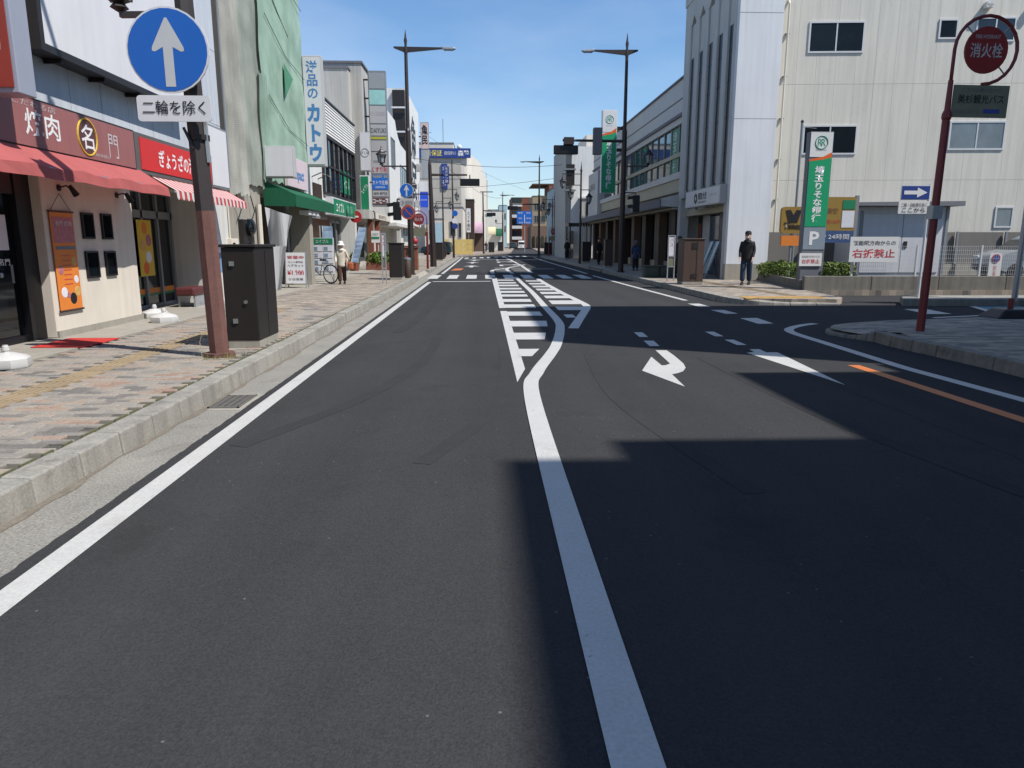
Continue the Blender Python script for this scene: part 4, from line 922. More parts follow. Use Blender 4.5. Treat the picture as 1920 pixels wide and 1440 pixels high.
bxo('case', 'frame_white', gv, -6.18, -5.72, 37.9, 38.15, 3.0, 4.9, bevel=.01); bxo('face', 'green', gv, -6.14, -5.76, 37.888, 37.9, 3.05, 4.85); text('エイブル', (-5.95, 37.88, 4.25), .52, .18, '-Y', 'white_text', gv, bold=.01, rot=.95)
wv = T('vertical_sign', 'plain pale vertical sign with a faint round mark above the green one', 'sign', (-5.9, 35.9, 5.1))
bxo('case', 'signgrey', wv, -6.14, -5.6, 37.9, 38.15, 5.1, 7.0, bevel=.02); bxo('face', 'signwhite', wv, -6.1, -5.64, 37.89, 37.9, 5.15, 6.95); B().ring((-5.87, 37.886, 6.0), .2, .012, 20, 4, 'y').obj('emblem', 'grey_text', wv); text('すし治', (-5.87, 37.885, 6.0), .36, .14, '-Y', 'grey_text', wv)

# ---- white curved building, brush-letter building, fish-restaurant sign
L5 = T('white_building', 'white rendered building with a stepped curved roofline beyond the tenant sign', 'building', (-10, 52.6, KZ))
bxo('wall', 'wall_white2', L5, -19, -5.8, 46.3, 58.6, 2.8, 8.0); bxo('ground_wall', 'wall_white', L5, -19, -6.8, 46.3, 58.6, KZ, 2.8)
b = B(); b.prism([(46.3, 8.0), (58.6, 8.0), (58.6, 8.4), (54.1, 8.45), (52.6, 8.7), (51.6, 9.1), (50.9, 9.6), (46.3, 9.6)], -6.4, -5.8, 'x'); b.obj('parapet', 'wall_white2', L5)
for (a, b2, z0_, z1_) in ((48.1, 50.1, 6.4, 8.2), (53.1, 57.1, 4.9, 7.0), (54.1, 57.4, 1.6, 2.7)): window(L5, '+X', -5.8, a, b2, z0_, z1_, fr='frame_grey', gl='glass_pale', panes=3)
bxo('canopy', 'wall_white', L5, -6.8, -5.4, 46.6, 58.6, 2.6, 2.8)
L6 = T('brush_letter_building', 'white building with large black brush characters on its street wall', 'building', (-10, 65, KZ))
bxo('wall', 'wall_white2', L6, -19, -5.9, 59.6, 71, 3.0, 13.4); bxo('ground_wall', 'wall_white', L6, -19, -6.6, 59.6, 71, KZ, 3.0)
text('魚民', (-5.88, 65.5, 8.6), 4.8, 7.2, '+X', 'black_text', L6, bold=.02, vert=True)
bxo('stair_tower', 'metal_dark', L6, -6.9, -5.95, 59.2, 59.58, 8.5, 13.2); bxo('stair_landing', 'wall_white', L6, -6.9, -5.7, 59.05, 59.58, 4, 8.4)
for z in (4.6, 6.4, 8.2, 10.0, 11.8): bxo('landing_rail', 'frame_white', L6, -6.95, -5.7, 58.9, 59.05, z, z + .12)
um = T('vertical_sign', 'pinkish projecting sign with black brush characters high on the left', 'sign', (-5.7, 68, 10))
bxo('case', 'frame_grey', um, -5.75, -5.0, 71.5, 71.9, 10.3, 12.75); bxo('face', M('sign_rose', '#d3bcbb', rough=.5, var=.08), um, -5.72, -5.03, 71.48, 71.5, 10.35, 12.7); text('魚民', (-5.37, 71.47, 11.6), .6, 1.8, '-Y', 'black_text', um, bold=.03, vert=True); bxo('lower_panel', 'frost', um, -5.75, -5.0, 71.5, 71.8, 7.6, 10.25)
bb_ = T('vertical_sign', 'grey and bright blue projecting sign low on the brush letter building', 'sign', (-5.3, 69, 4))
bxo('case', 'signgrey', bb_, -5.75, -4.95, 68.8, 69.2, 3.2, 7.2); bxo('upper_panel', 'signwhite', bb_, -5.72, -4.98, 68.78, 68.8, 6.2, 7.1); bxo('middle_panel', M('cobalt', '#1c4fd6', var=.03), bb_, -5.72, -4.98, 68.78, 68.8, 4.8, 6.15); text('BANK', (-5.35, 68.77, 5.45), .55, .1, '-Y', 'white_text', bb_); bxo('lower_panel', M('lilac', '#8f93bb', var=.2, scale=9), bb_, -5.72, -4.98, 68.78, 68.8, 3.3, 4.75)
bxo('bracket', 'metal_dark', bb_, -6.0, -5.75, 68.9, 69.0, 5.2, 5.3); bxo('bracket', 'metal_dark', um, -6.0, -5.75, 71.55, 71.65, 11.4, 11.5)

# ------------------------------------------------------------------ right side
RX = 9.25
# ---- tall pilastered building with the gold-buying shop
TW = T('pilaster_building', 'tall grey pilastered building with narrow dark window strips and white end wall', 'building', (RX + 3, 31, KZ))
ty0, ty1, TH = 27.2, 34.55, 13.6
bxo('wall', 'wall_stone', TW, RX + .45, RX + 1.6, ty0 + .25, ty1, 3.55, TH)
bxo('ground_wall', 'wall_stone', TW, RX + 1.0, RX + 1.6, ty0 + .25, ty1, KZ - .02, 3.55)
bxo('end_wall', 'wall_stone_white', TW, RX, RX + 1.6, ty0, ty0 + .25, .75, TH + .02, bevel=.01)
for z in (6.0, 9.6): bxo('joint', 'concrete_dark', TW, RX + .01, RX + 1.59, ty0 - .002, ty0 + .001, z, z + .015)
bxo('plinth', 'concrete', TW, RX - .03, RX + 1.65, ty0 - .04, ty0 + .25, KZ - .02, .75)
bxo('corner_pier', 'wall_stone', TW, RX + .001, RX + .45, ty0 + .25, ty0 + .6, KZ - .02, TH)
bxo('far_pier', 'wall_stone', TW, RX + .05, RX + .45, ty1 - .45, ty1, KZ - .02, TH)
bays = 5; bw = (ty1 - .45 - ty0 - .6) / bays
for i in range(bays):
    a = ty0 + .6 + i * bw
    pil = bxo('pilaster', 'wall_stone', TW, RX + .02, RX + .45, a + bw * .56, a + bw, 3.55, 10.9, bevel=.03)
    ws = bxo('window_strip', M('strip_glass', '#171c26', rough=.35, var=.1), TW, RX + .12, RX + .448, a + .0, a + bw * .58, 3.9, 9.5)
    for z in (4.9, 6.2, 7.5, 8.6): bxo('transom', 'metal_dark', ws, RX + .11, RX + .12, a + .02, a + bw * .56, z, z + .06)
    bxo('spandrel', 'wall_stone', TW, RX + .1, RX + .45, a, a + bw * .56, 9.5, 10.9)
    b = B(); b.prism([(a - .02, 10.9), (a + bw * .25, 11.25), (a + bw * .5 + .02, 10.9), (a + bw * .5 + .02, 11.9), (a - .02, 11.9)], RX + .03, RX + .45, 'x'); b.obj('arch_block', 'wall_stone', TW)
    bxo('frieze', 'wall_stone', TW, RX + .03, RX + .45, a + bw * .5 + .02, a + bw - .02, 10.9, 11.9)
bxo('parapet', 'wall_stone', TW, RX, RX + .45, ty0 + .25, ty1, 11.9, TH)
# shopfront
shp = T('shopfront', 'purple and grey shopfront with leaning boards under the white gold-buying sign', 'shopfront', (RX + .8, 31, KZ))
bxo('soffit', 'wall_stone', shp, RX + .46, RX + .99, ty0 + .6, ty1 - .45, 3.0, 3.55); bxo('pelmet', 'wall_bank_tan', shp, RX + .3, RX + .46, ty0 + .62, ty1 - .46, 2.75, 3.0)
for i, (a, b2, mt) in enumerate(((27.9, 28.9, 'blue_dark'), (28.95, 30.2, 'glass'), (30.25, 30.9, 'blue_dark'), (30.95, 32.2, 'glass_blue'), (32.25, 33.3, 'wall_stone'), (33.35, 34.0, 'glass'))):
    bxo('front_panel', M('aubergine', '#2c2947', rough=.4, var=.1) if mt == 'blue_dark' else mt, shp, RX + .9, RX + .99, a, b2, KZ, 2.75)
bxo('poster', M('poster_fire', '#8c4a3c', var=.35, scale=9), shp, RX + .88, RX + .9, 33.4, 33.95, 1.2, 2.4); bxo('window_poster', 'paper', shp, RX + .88, RX + .9, 29.1, 29.9, .8, 1.5); text('買取大吉', (RX + .87, 28.4, 1.9), .3, 1.1, '-X', 'pale_text', shp, vert=True)
gsn = T('shop_sign', 'white sign board with dark emblem and characters on the pilastered building', 'sign', (RX - .2, 31, 3.1))
sy0, sy1 = 27.55, 32.2
bxo('box', 'signgrey', gsn, RX - .25, RX + .0, sy0, sy1, 3.02, 3.72, bevel=.01); bxo('face', 'signwhite', gsn, RX - .262, RX - .25, sy0 + .04, sy1 - .04, 3.06, 3.68)
text('買取大吉', (RX - .266, 29.75, 3.42), 1.15, .3, '-X', 'black_text', gsn, bold=.03); text('KAITORI DAIKICHI', (RX - .266, 29.75, 3.18), 1.1, .09, '-X', 'black_text', gsn); text('金・プラチナ・ブランド', (RX - .266, 28.4, 3.4), .9, .12, '-X', 'grey_text', gsn)
B().poly([(RX - .265, 30.65, 3.6), (RX - .265, 30.42, 3.48), (RX - .265, 30.42, 3.24), (RX - .265, 30.65, 3.12), (RX - .265, 30.88, 3.24), (RX - .265, 30.88, 3.48)]).obj('emblem', 'black_text', gsn); B().poly([(RX - .268, 30.65, 3.46), (RX - .268, 30.57, 3.36), (RX - .268, 30.65, 3.26), (RX - .268, 30.73, 3.36)]).obj('emblem_core', 'signwhite', gsn)
for a in (28.4, 29.8, 31.2): bxo('bracket', 'frame_grey', gsn, RX - .1, RX + .02, a, a + .08, 2.95, 3.02)
for k, yy in enumerate((28.6, 29.35)):
    lb = T('leaning_board', ('pale leaning advertising board nearest the white end wall', 'pale leaning advertising board further along the purple shopfront')[k], 'sign board', (RX + .2, yy, KZ), 'leaning boards before the shopfront')
    b = B(); b.hexa([(RX - .3, yy - .25, .45), (RX - .3, yy + .25, .45), (RX - .27, yy + .25, .45), (RX - .27, yy - .25, .45)], [(RX + .12, yy - .25, 1.6), (RX + .12, yy + .25, 1.6), (RX + .15, yy + .25, 1.6), (RX + .15, yy - .25, 1.6)]); b.obj('board', 'glass_pale', lb)
    for s in (-.24, .24): B().bar((RX - .44, yy + s, KZ), (RX + .12, yy + s, 1.62), .025, .025).obj('leg', 'aluminium', lb); B().bar((RX + .35, yy + s, KZ), (RX + .12, yy + s, 1.58), .025, .025).obj('leg', 'aluminium', lb)
# ---- bank
BK = T('bank_building', 'two storey grey bank with a long glazed upper floor and canopy', 'building', (RX + 3, 48, KZ))
k0, k1 = 34.65, 63
bxo('wall', 'wall_bank', BK, RX + .3, RX + 10, k0, k1, 7.15, 9.15); bxo('core', 'wall_bank', BK, RX + .5, RX + 10, k0, k1, KZ, 7.15); bxo('roof_edge', 'roof_grey', BK, RX + .22, RX + 10, k0, k1, 9.15, 9.24)
bxo('fascia_seam', 'roof_grey', BK, RX + .27, RX + .3, k0, k1, 8.25, 8.29)
bxo('upper_trim', 'roof_grey', BK, RX + .2, RX + .3, k0, k1, 7.45, 7.6); bxo('sill_band', 'wall_bank', BK, RX + .1, RX + .5, k0, 58, 4.55, 4.85); bxo('tan_band', 'wall_bank_tan', BK, RX + .2, RX + .5, k0, 58, 3.95, 4.55); bxo('end_block', 'wall_bank', BK, RX - .1, RX + .5, 58, k1, 3.3, 7.15)
text('DENTAL', (RX - .11, 60.6, 6.0), 2.6, .5, '-X', 'roof_grey', BK)
b = B(); b.prism([(RX - .75, 3.55), (RX + .5, 3.9), (RX + .5, 3.2), (RX - .75, 3.25)], k0, k1, 'y'); b.obj('canopy', 'wall_bank', BK); bxo('canopy_edge', 'roof_grey', BK, RX - .8, RX - .74, k0, k1, 3.2, 3.58); bxo('soffit_strip', 'wall_bank_tan', BK, RX - .2, RX + .4, k0, k1, 3.1, 3.19)
wb = T('window_band', 'x', 'y'); bpy.data.objects.remove(wb)
n = 16; wy = (58 - k0) / n
for i in range(n):
    p = bxo('window_pane', 'glass_bank', BK, RX + .44, RX + .47, k0 + i * wy + .03, k0 + (i + 1) * wy - .03, 4.87, 7.12)
    bxo('mullion', 'frame_grey', BK, RX + .38, RX + .5, k0 + i * wy - .03, k0 + i * wy + .03, 4.86, 7.14)
bxo('handrail', 'wall_bank_tan', BK, RX + .34, RX + .42, k0, 58, 5.65, 5.85)
bxo('upper_sign', 'green', BK, RX + .425, RX + .44, 36.2, 37.9, 4.9, 7.1); text('埼玉りそ', (RX + .42, 37.05, 6.0), .7, 1.9, '-X', 'white_text', BK, vert=True)
bxo('ground_back', 'glass_dark', BK, RX + .46, RX + .49, k0, k1, .6, 3.1); bxo('stall_riser', 'wall_bank_tan', BK, RX + .36, RX + .49, k0, k1, KZ, .6)
for i in range(9):
    a = k0 + .3 + i * 3.15; bxo('column', 'brick_brown' if i % 2 else 'wood_dark', BK, RX + .05, RX + .46, a, a + .8, KZ, 3.1)
    for j in range(3): bxo('mullion', 'frame_grey', BK, RX + .4, RX + .46, a + 1.2 + j * .6, a + 1.25 + j * .6, .6, 3.1)
    if i % 3 == 1: bxo('green_panel', 'green', BK, RX + .4, RX + .44, a + 1.8, a + 2.3, .7, 3.0)
def bank_logo(c, r, parent, face):
    m1 = M('logo_green', '#2d9a7c', rough=.5)
    s = -1 if face == '-X' else 1
    def pt(u, v): return (c[0] + u, c[1], c[2] + v) if face == '-Y' else (c[0], c[1] - u, c[2] + v)
    B().ring(c, r, r * .07, 24, 4, 'y' if face == '-Y' else 'x').obj('emblem_ring', m1, parent)
    text('R', pt(-.28 * r, 0), r * .7, r * 1.1, face, m1, parent, name='emblem_letter'); text('R', pt(.3 * r, -.02 * r), r * .7, r * 1.1, face, m1, parent, name='emblem_letter')
def bank_face(parent, x0, x1, y, z0, z1, P=False, green_to=0.0):
    H_ = z1 - z0
    bxo('white_panel', 'white', parent, x0 + .02, x1 - .02, y - .012, y, z1 - H_ * .26, z1 - .02)
    bank_logo(((x0 + x1) / 2, y - .016, z1 - H_ * .11), (x1 - x0) * .26, parent, '-Y'); text('RESONA', ((x0 + x1) / 2, y - .016, z1 - H_ * .185), (x1 - x0) * .45, .06, '-Y', 'pale_text', parent)
    gz = z0 + green_to
    w = x1 - x0; a, b2 = x0 + .02, x1 - .02; zt = z1 - H_ * .255
    B().poly([(a, y - .014, gz), (b2, y - .014, gz), (b2, y - .014, zt - .02), (a + w * .6, y - .014, zt - H_ * .03), (a, y - .014, zt - H_ * .05)]).obj('green_panel', 'green_bank', parent)
    B().poly([(a, y - .015, zt - H_ * .05), (a + w * .6, y - .015, zt - H_ * .03), (b2, y - .015, zt - .02), (b2, y - .015, zt + H_ * .045), (a + w * .6, y - .015, zt + H_ * .0), (a, y - .015, zt - H_ * .03)]).obj('orange_swoosh', 'orange_mid', parent)
    text('埼玉りそな銀行', ((x0 + x1) / 2, y - .018, (gz + zt - H_ * .05) / 2), w * .42, (zt - H_ * .05 - gz) * .86, '-Y', 'white_text', parent, bold=.03, vert=True)
bsg = T('bank_sign', 'tall green and white bank sign projecting from the bank upper floor', 'sign', (RX - .6, 50, 5))
sx0_, sx1_, sz0_, sz1_ = AY(1128, 280, 50).x, AY(1156, 280, 50).x, AY(1140, 362, 50).z, AY(1140, 206, 50).z
bxo('case', 'frame_white', bsg, sx0_, sx1_, 50.0, 50.4, sz0_, sz1_, bevel=.01); bank_face(bsg, sx0_ + .02, sx1_ - .02, 50.0, sz0_ + .02, sz1_ - .02)
bxo('bracket', 'metal_dark', bsg, sx1_, RX + .3, 50.1, 50.3, 7.6, 7.8); bxo('bracket', 'metal_dark', bsg, sx1_, RX + .3, 50.1, 50.3, 9.0, 9.2)
# ---- beige panelled building at the corner (its front is square to the side street)
BG = T('panelled_building', 'beige panelled building with white framed windows behind the car park', 'building')
bxo('core', 'wall_beige2', BG, 0, 11.0, .06, 12, 0, 13.2)
zr = [0.2, 3.75, 7.25, 10.75, 13.2]
for j in range(4):
    for i in range(15): bxo('panel', 'wall_beige', BG, i * .73 + .003, (i + 1) * .73 - .003, .0, .06, zr[j] + .004, zr[j + 1] - .004)
for (a, b2, z0_, z1_, p_) in ((1.1, 3.15, 8.35, 9.45, 2), (1.15, 3.2, 4.7, 5.78, 2), (5.85, 6.55, 8.8, 9.5, 1), (7.2, 8.65, 8.7, 9.55, 2), (6.65, 8.75, 4.85, 5.9, 2), (8.75, 9.45, 1.95, 2.75, 1)):
    window(BG, '-Y', -.001, a, b2, z0_, z1_, fr='frame_white', gl='glass' if z0_ > 8 else ('glass_pale' if a > 6 else 'glass_dark'), panes=p_, t=.06, depth=.035)
for (a, z) in ((7.5, 9.95), (9.2, 10.0)):
    v = B().lathe([(.13, -.24), (.13, 0)], (a, 0, z), 12, 'y'); v.box(a - .13, a + .13, -.24, 0, z - .13, z).obj('vent_hood', 'wall_white2', BG)
B().tube([(.28, -.0, 10.2), (.28, -.12, 10.05), (.28, -.12, 0.3)], .04, 8).obj('drain_pipe', 'wall_beige', BG)
for z in (1.5, 3.0, 4.5, 6.0, 7.5, 9.0): bxo('pipe_clip', 'frame_grey', BG, .2, .36, -.1, .0, z, z + .03)
bxo('roof_edge', 'roof_grey', BG, -.05, 11.05, -.05, 12, 13.2, 13.3)
place(BG, (11.15, 28.3, KZ), math.radians(-4))
# ---- car park: low wall, mesh fence, board, shed, grey fence, hedges, signs
def rot4(u, v): c_, s_ = math.cos(math.radians(-2.4)), math.sin(math.radians(-2.4)); return (9.55 + u * c_ - v * s_, 21.05 + u * s_ + v * c_)
lw = T('low_wall', 'stained low concrete wall along the side street', 'wall')
for i in range(8):
    b = B(); b.box(i * 2.0 + .006, (i + 1) * 2.0 - .006, 0, .18, 0, .42); b.obj('wall_block', 'concrete_dark', lw, bevel=.012)
place(lw, (9.55, 21.05, KZ - .015), math.radians(-2.4))
lw2 = T('low_wall', 'low dark kerb wall around the hedge by the pavement', 'wall', (9.6, 24, KZ))
b = B(); b.hexa([(9.5, 21.25, KZ - .02), (10.45, 27.0, KZ - .02), (10.6, 27.0, KZ - .02), (9.65, 21.25, KZ - .02)], [(9.5, 21.25, .45), (10.45, 27.0, .45), (10.6, 27.0, .45), (9.65, 21.25, .45)]); b.obj('wall_block', 'concrete_dark', lw2)
fe = T('mesh_fence', 'pale wire mesh fence standing on the low concrete wall', 'fence')
for i in range(8):
    b = B(); x = 1.4 + i * 1.9; b.box(x, x + .05, .07, .12, .42, 1.32); b.obj('post', 'frame_white', fe)
for i in range(7):
    b = B(); x0 = 1.45 + i * 1.9
    for k in range(31): b.box(x0 + k * .0605, x0 + k * .0605 + .005, .09, .095, .46, 1.3)
    for k in range(8): b.box(x0, x0 + 1.85, .088, .094, .47 + k * .117, .476 + k * .117)
    b.obj('mesh_panel', 'frame_white', fe)
place(fe, (9.55, 21.05, KZ - .015), math.radians(-2.4))
bd = T('notice_board', 'white board forbidding right turns in red characters on the mesh fence', 'sign')
bxo('board', 'white', bd, 1.25, 2.68, -.05, -.03, .82, 1.55); text('飯能駅方向からの', (1.96, -.054, 1.37), 1.25, .14, '-Y', 'grey_text', bd, bold=.02); text('右折禁止', (1.96, -.054, 1.07), 1.25, .26, '-Y', 'red_text', bd, bold=.015)
for x in (1.4, 2.5): bxo('clip', 'frame_grey', bd, x, x + .04, -.03, .07, 1.45, 1.5)
place(bd, (9.55, 21.05, KZ), math.radians(-2.4))
bp = T('bank_sign', 'bank car park pillar sign with a large white P below green', 'sign', (9.9, 21.5, KZ))
bxo('pillar', M('sign_slate', '#6d7078', rough=.5, var=.06), bp, 9.58, 10.28, 21.45, 21.7, KZ, 4.72, bevel=.01)
bank_face(bp, 9.58, 10.28, 21.45, 2.0, 4.72, green_to=.02)
bxo('p_panel', M('p_grey', '#8a97a3', rough=.5, var=.05), bp, 9.6, 10.26, 21.437, 21.45, 1.35, 2.0); text('P', (9.93, 21.432, 1.68), .3, .4, '-Y', 'white_text', bp, bold=.03)
bxo('small_plate', 'white', bp, 9.52, 10.2, 21.41, 21.44, .86, 1.24); text('飯能駅方向からの', (9.86, 21.405, 1.14), .55, .07, '-Y', 'grey_text', bp); text('右折禁止', (9.86, 21.405, 1.0), .55, .13, '-Y', 'red_text', bp, bold=.01)
ym = T('parking_sign', 'yellow rounded car park sign with a dark emblem left of the bank pillar', 'sign', (10.3, 24, KZ))
b = B(); pts = []
x0, x1, z0, z1, rr = 9.95, 10.75, 1.85, 2.72, .12
for (cx_, cz_, a0) in ((x1 - rr, z1 - rr, 0), (x0 + rr, z1 - rr, 90), (x0 + rr, z0 + rr, 180), (x1 - rr, z0 + rr, 270)):
    for k in range(5): a = math.radians(a0 + k * 22.5); pts.append((cx_ + rr * math.cos(a), cz_ + rr * math.sin(a)))
b.prism(pts, 24.0, 24.12, 'y'); b.obj('panel', 'yellow_sign', ym)
B().poly([(10.08, 23.99, 2.6), (10.25, 23.99, 2.62), (10.35, 23.99, 2.45), (10.45, 23.99, 2.62), (10.62, 23.99, 2.6), (10.5, 23.99, 2.2), (10.2, 23.99, 2.2)]).obj('emblem', 'black_text', ym); text('Times', (10.35, 23.985, 2.1), .6, .22, '-Y', 'black_text', ym, bold=.03)
B().tube([(10.35, 24.06, KZ), (10.35, 24.06, 1.86)], .04, 8).obj('post', 'frame_grey', ym); bxo('lower_plate', 'orange', ym, 10.0, 10.7, 24.0, 24.08, 1.45, 1.78)
yb_ = T('parking_board', 'framed yellow tariff board right of the bank pillar sign', 'sign', (12, 24.3, KZ))
bxo('board', 'yellow_sign', yb_, 11.35, 12.55, 24.2, 24.3, 1.95, 3.05); bxo('frame_right', 'frame_grey', yb_, 12.55, 12.65, 24.2, 24.32, KZ, 3.1); bxo('frame_left', 'frame_grey', yb_, 11.25, 11.35, 24.2, 24.32, KZ, 3.0); bxo('lower_board', M('blue_board', '#34507f', rough=.6, var=.1), yb_, 11.35, 12.55, 24.2, 24.3, 1.55, 1.94); bxo('green_strip', 'green', yb_, 12.1, 12.52, 24.19, 24.2, 2.65, 2.95); bxo('white_strip', 'paper', yb_, 12.1, 12.52, 24.19, 24.2, 2.05, 2.6)
text('1日最大 600円', (11.75, 24.19, 2.25), .6, .14, '-Y', 'red_text', yb_); text('満空', (11.75, 24.19, 2.6), .4, .18, '-Y', 'brown_text', yb_); text('P 24時間', (11.95, 24.19, 1.75), .9, .18, '-Y', 'white_text', yb_)
sh = T('storage_shed', 'white metal storage shed with double doors behind the mesh fence', 'shed', (15.3, 26.5, .3))
bxo('body', 'shed_white', sh, 13.75, 17.2, 26.4, 28.0, .3, 2.85)
for i, (a, b2) in enumerate(((14.0, 15.5), (15.52, 17.0))): d = bxo('door', 'shed_white', sh, a, b2, 26.36, 26.4, .45, 2.6, bevel=.01); bxo('door_handle', 'metal_dark', d, 15.3 if i == 0 else 15.6, 15.42 if i == 0 else 15.72, 26.33, 26.36, 1.35, 1.6)
bxo('corner_trim', 'frame_grey', sh, 17.12, 17.22, 26.36, 26.42, .3, 2.85); bxo('corner_trim', 'frame_grey', sh, 13.9, 13.98, 26.37, 26.42, .3, 2.7)
b = B(); b.hexa([(13.5, 25.95, 2.86), (17.5, 25.95, 2.86), (17.4, 28.2, 2.86), (13.6, 28.2, 2.86)], [(13.5, 25.95, 2.98), (17.5, 25.95, 3.03), (17.4, 28.2, 3.03), (13.6, 28.2, 2.98)]); b.obj('roof', 'roof_grey', sh)
gfn = T('panel_fence', 'grey panel fence standing on a block wall before the beige building', 'fence', (16, 27.9, .3))
for i in range(7):
    a = 11.0 + i * 1.85
    bxo('fence_panel', 'grey_fence', gfn, a + .03, a + 1.82, 28.02 - i * .12 - .02, 28.06 - i * .12 - .02, .75, 1.95); bxo('post', 'frame_grey', gfn, a - .04, a + .03, 27.98 - i * .12, 28.06 - i * .12, .3, 1.97); bxo('block_wall', 'concrete', gfn, a, a + 1.84, 27.9 - i * .12, 28.05 - i * .12 + .1, .28, .74)
def foliage(parent, c, size, n, mats, leaf=.06, seed=1, name='leaves'):
    rnd = random.Random(seed); bs = [B() for _ in mats]
    for k in range(n):
        while True:
            u, v, w = rnd.uniform(-1, 1), rnd.uniform(-1, 1), rnd.uniform(-1, 1); rr_ = (abs(u) ** 2.6 + abs(v) ** 2.6 + abs(w) ** 2.6)
            if .35 < rr_ < 1.0 + rnd.random() * .25: break
        bump_ = 1 + .16 * math.sin(u * 7 + seed) * math.cos(v * 6)
        p = Vector((c[0] + u * size[0], c[1] + v * size[1], c[2] + w * size[2] * bump_)); d = Vector((rnd.gauss(0, 1), rnd.gauss(0, 1), rnd.gauss(.5, 1))).normalized()
        e = d.cross(Vector((rnd.random(), rnd.random(), rnd.random()))).normalized(); f_ = d.cross(e); s = leaf * rnd.uniform(.6, 1.4)
        bs[rnd.randrange(len(mats)) if rnd.random() < .75 else 0].poly([p - e * s, p + f_ * s * .45, p + e * s, p - f_ * s * .45])
    for b, m in zip(bs, mats): b.obj(name, m, parent)
hd = T('hedge', 'trimmed olive hedge behind the walking man', 'hedge', (10.3, 25, .4))
foliage(hd, (10.55, 24.4, .6), (.5, 2.4, .3), 4600, ['leaf', 'leaf_yellow', 'leaf_light'], .05, 3)
for k in range(8): B().tube([(10.45 + .1 * math.sin(k * 2), 22.3 + k * .6, .25), (10.5, 22.35 + k * .6, .75)], [.02, .01], 5).obj('stem', 'stem', hd)
hd2 = T('shrub', 'rounded olive shrub beside the bank pillar sign', 'shrub', (10.9, 21.6, .4))
foliage(hd2, (10.75, 21.7, .66), (.66, .33, .3), 2200, ['leaf', 'leaf_yellow', 'leaf_light'], .045, 5)
for k in range(4): B().tube([(10.5 + k * .15, 21.7, .3), (10.45 + k * .18, 21.7, .8)], [.018, .008], 5).obj('stem', 'stem', hd2)
gp_ = T('thin_post', 'thin grey steel pole standing before the beige wall', 'pole', (11.7, 27.4, .3)); B().tube([(11.85, 27.3, .3), (11.85, 27.3, 5.9)], .05, 8).obj('shaft', 'frame_grey', gp_); B().bar((11.85, 27.3, 5.75), (12.4, 27.3, 5.7), .02, .02).obj('arm', 'frame_grey', gp_); B().lathe([(.055, 5.9), (.055, 5.96), (.01, 6.0)], (11.85, 27.3, 0), 8).obj('cap', 'metal_dark', gp_)

# ---- buildings just right of the view that shade the road
def block(label, x0, y0, y1, h, mat, n, floors, name='office_building'):
    t = T(name, label, 'building', (x0 + 4, (y0 + y1) / 2, 0)); bxo('wall', mat, t, x0, x0 + 14, y0, y1, .1, h)
    for f in range(floors):
        for i in range(n):
            w = (y1 - y0) / n; window(t, '-X', x0 - .001, y0 + i * w + w * .2, y0 + (i + 1) * w - w * .2, 1.0 + f * 3.4, 2.7 + f * 3.4, panes=2, gl='glass')
    bxo('roof_edge', 'roof_grey', t, x0 - .0, x0 + 14, y0, y1, h + .001, h + .06); return t
block('tall cream office building on the right behind the viewpoint', 10.3, -22, -.67, 15.35, 'wall_cream2', 6, 4)
block('slim beige stair tower between two buildings on the right', 10.3, -.65, .3, 14.05, 'wall_beige2', 1, 4)
block('low grey shop building on the right beside the viewpoint', 10.3, .32, 4.36, 10.98, 'wall_grey', 2, 3)
block('small white shop in the gap on the right', 10.5, 4.38, 5.9, 8.2, 'wall_white', 1, 2)
block('corner building on the right shading the road mouth', 10.62, 5.93, 12.26, 14.55, 'wall_stone', 3, 4)

# ------------------------------------------------------------------ further up the street
def far_block(label, x0, x1, y0, y1, h, mat, wins=(), cat='building', name='far_building', cap='roof_grey'):
    t = T(name, label, cat, ((x0 + x1) / 2, (y0 + y1) / 2, KZ)); bxo('wall', mat, t, x0, x1, y0, y1, .1, h); bxo('roof_edge', cap, t, x0 - .06, x1 + .06, y0 - .06, y1 + .06, h + .001, h + .12)
    for (face, u0, u1, z0, z1, p) in wins: window(t, face, {'+X': x1, '-X': x0, '-Y': y0}[face], u0, u1, z0, z1, panes=p, t=.08, depth=.09, gl='glass')
    return t
L8 = T('cram_school_building', 'large beige building with a blue banner along its roof', 'building', (-8, 130, KZ))
b = B(); pts = [(-22, 122), (-3.2, 122)] + [(-3.2 + 1.6 * math.sin(a), 123.6 - 1.6 * math.cos(a)) for a in [math.radians(15 * i) for i in range(1, 7)]] + [(-.2, 135), (1.1, 168), (-22, 168)]
b.prism(pts, .1, 15.7); b.obj('wall', 'wall_cream2', L8)
b = B(); b.box(-22, -3.4, 121.9, 122, .1, 15.6); b.obj('side_wall', 'wall_beige2', L8)
bxo('penthouse', 'wall_cream2', L8, -22, -4.6, 122.5, 135, 15.7, 17.5); bxo('penthouse_cap', 'roof_grey', L8, -22, -4.5, 122.4, 135.1, 17.5, 17.6)
for z in (4.0, 7.9, 11.8): bxo('floor_line', 'roof_grey', L8, -22, -3.4, 121.87, 121.9, z, z + .05)
for (za, zb) in ((10.2, 12.7), (5.6, 8.3), (2.0, 4.0)):
    w_ = B(); w_.hexa([(-1.35, 126.5, za), (-.55, 133.5, za), (-.65, 133.5, za), (-1.5, 126.5, za)], [(-1.35, 126.5, zb), (-.55, 133.5, zb), (-.65, 133.5, zb), (-1.5, 126.5, zb)]); w_.obj('window', 'glass', L8)
    for k in range(4): t_ = k / 3; xx, yy = -1.33 + .8 * t_, 126.5 + 7 * t_; bxo('mullion', 'frame_grey', L8, xx - .02, xx + .08, yy - .08, yy + .08, za, zb)
rbn = T('roof_banner', 'long blue roof banner with yellow and white characters', 'banner', (-8, 121.7, 15))
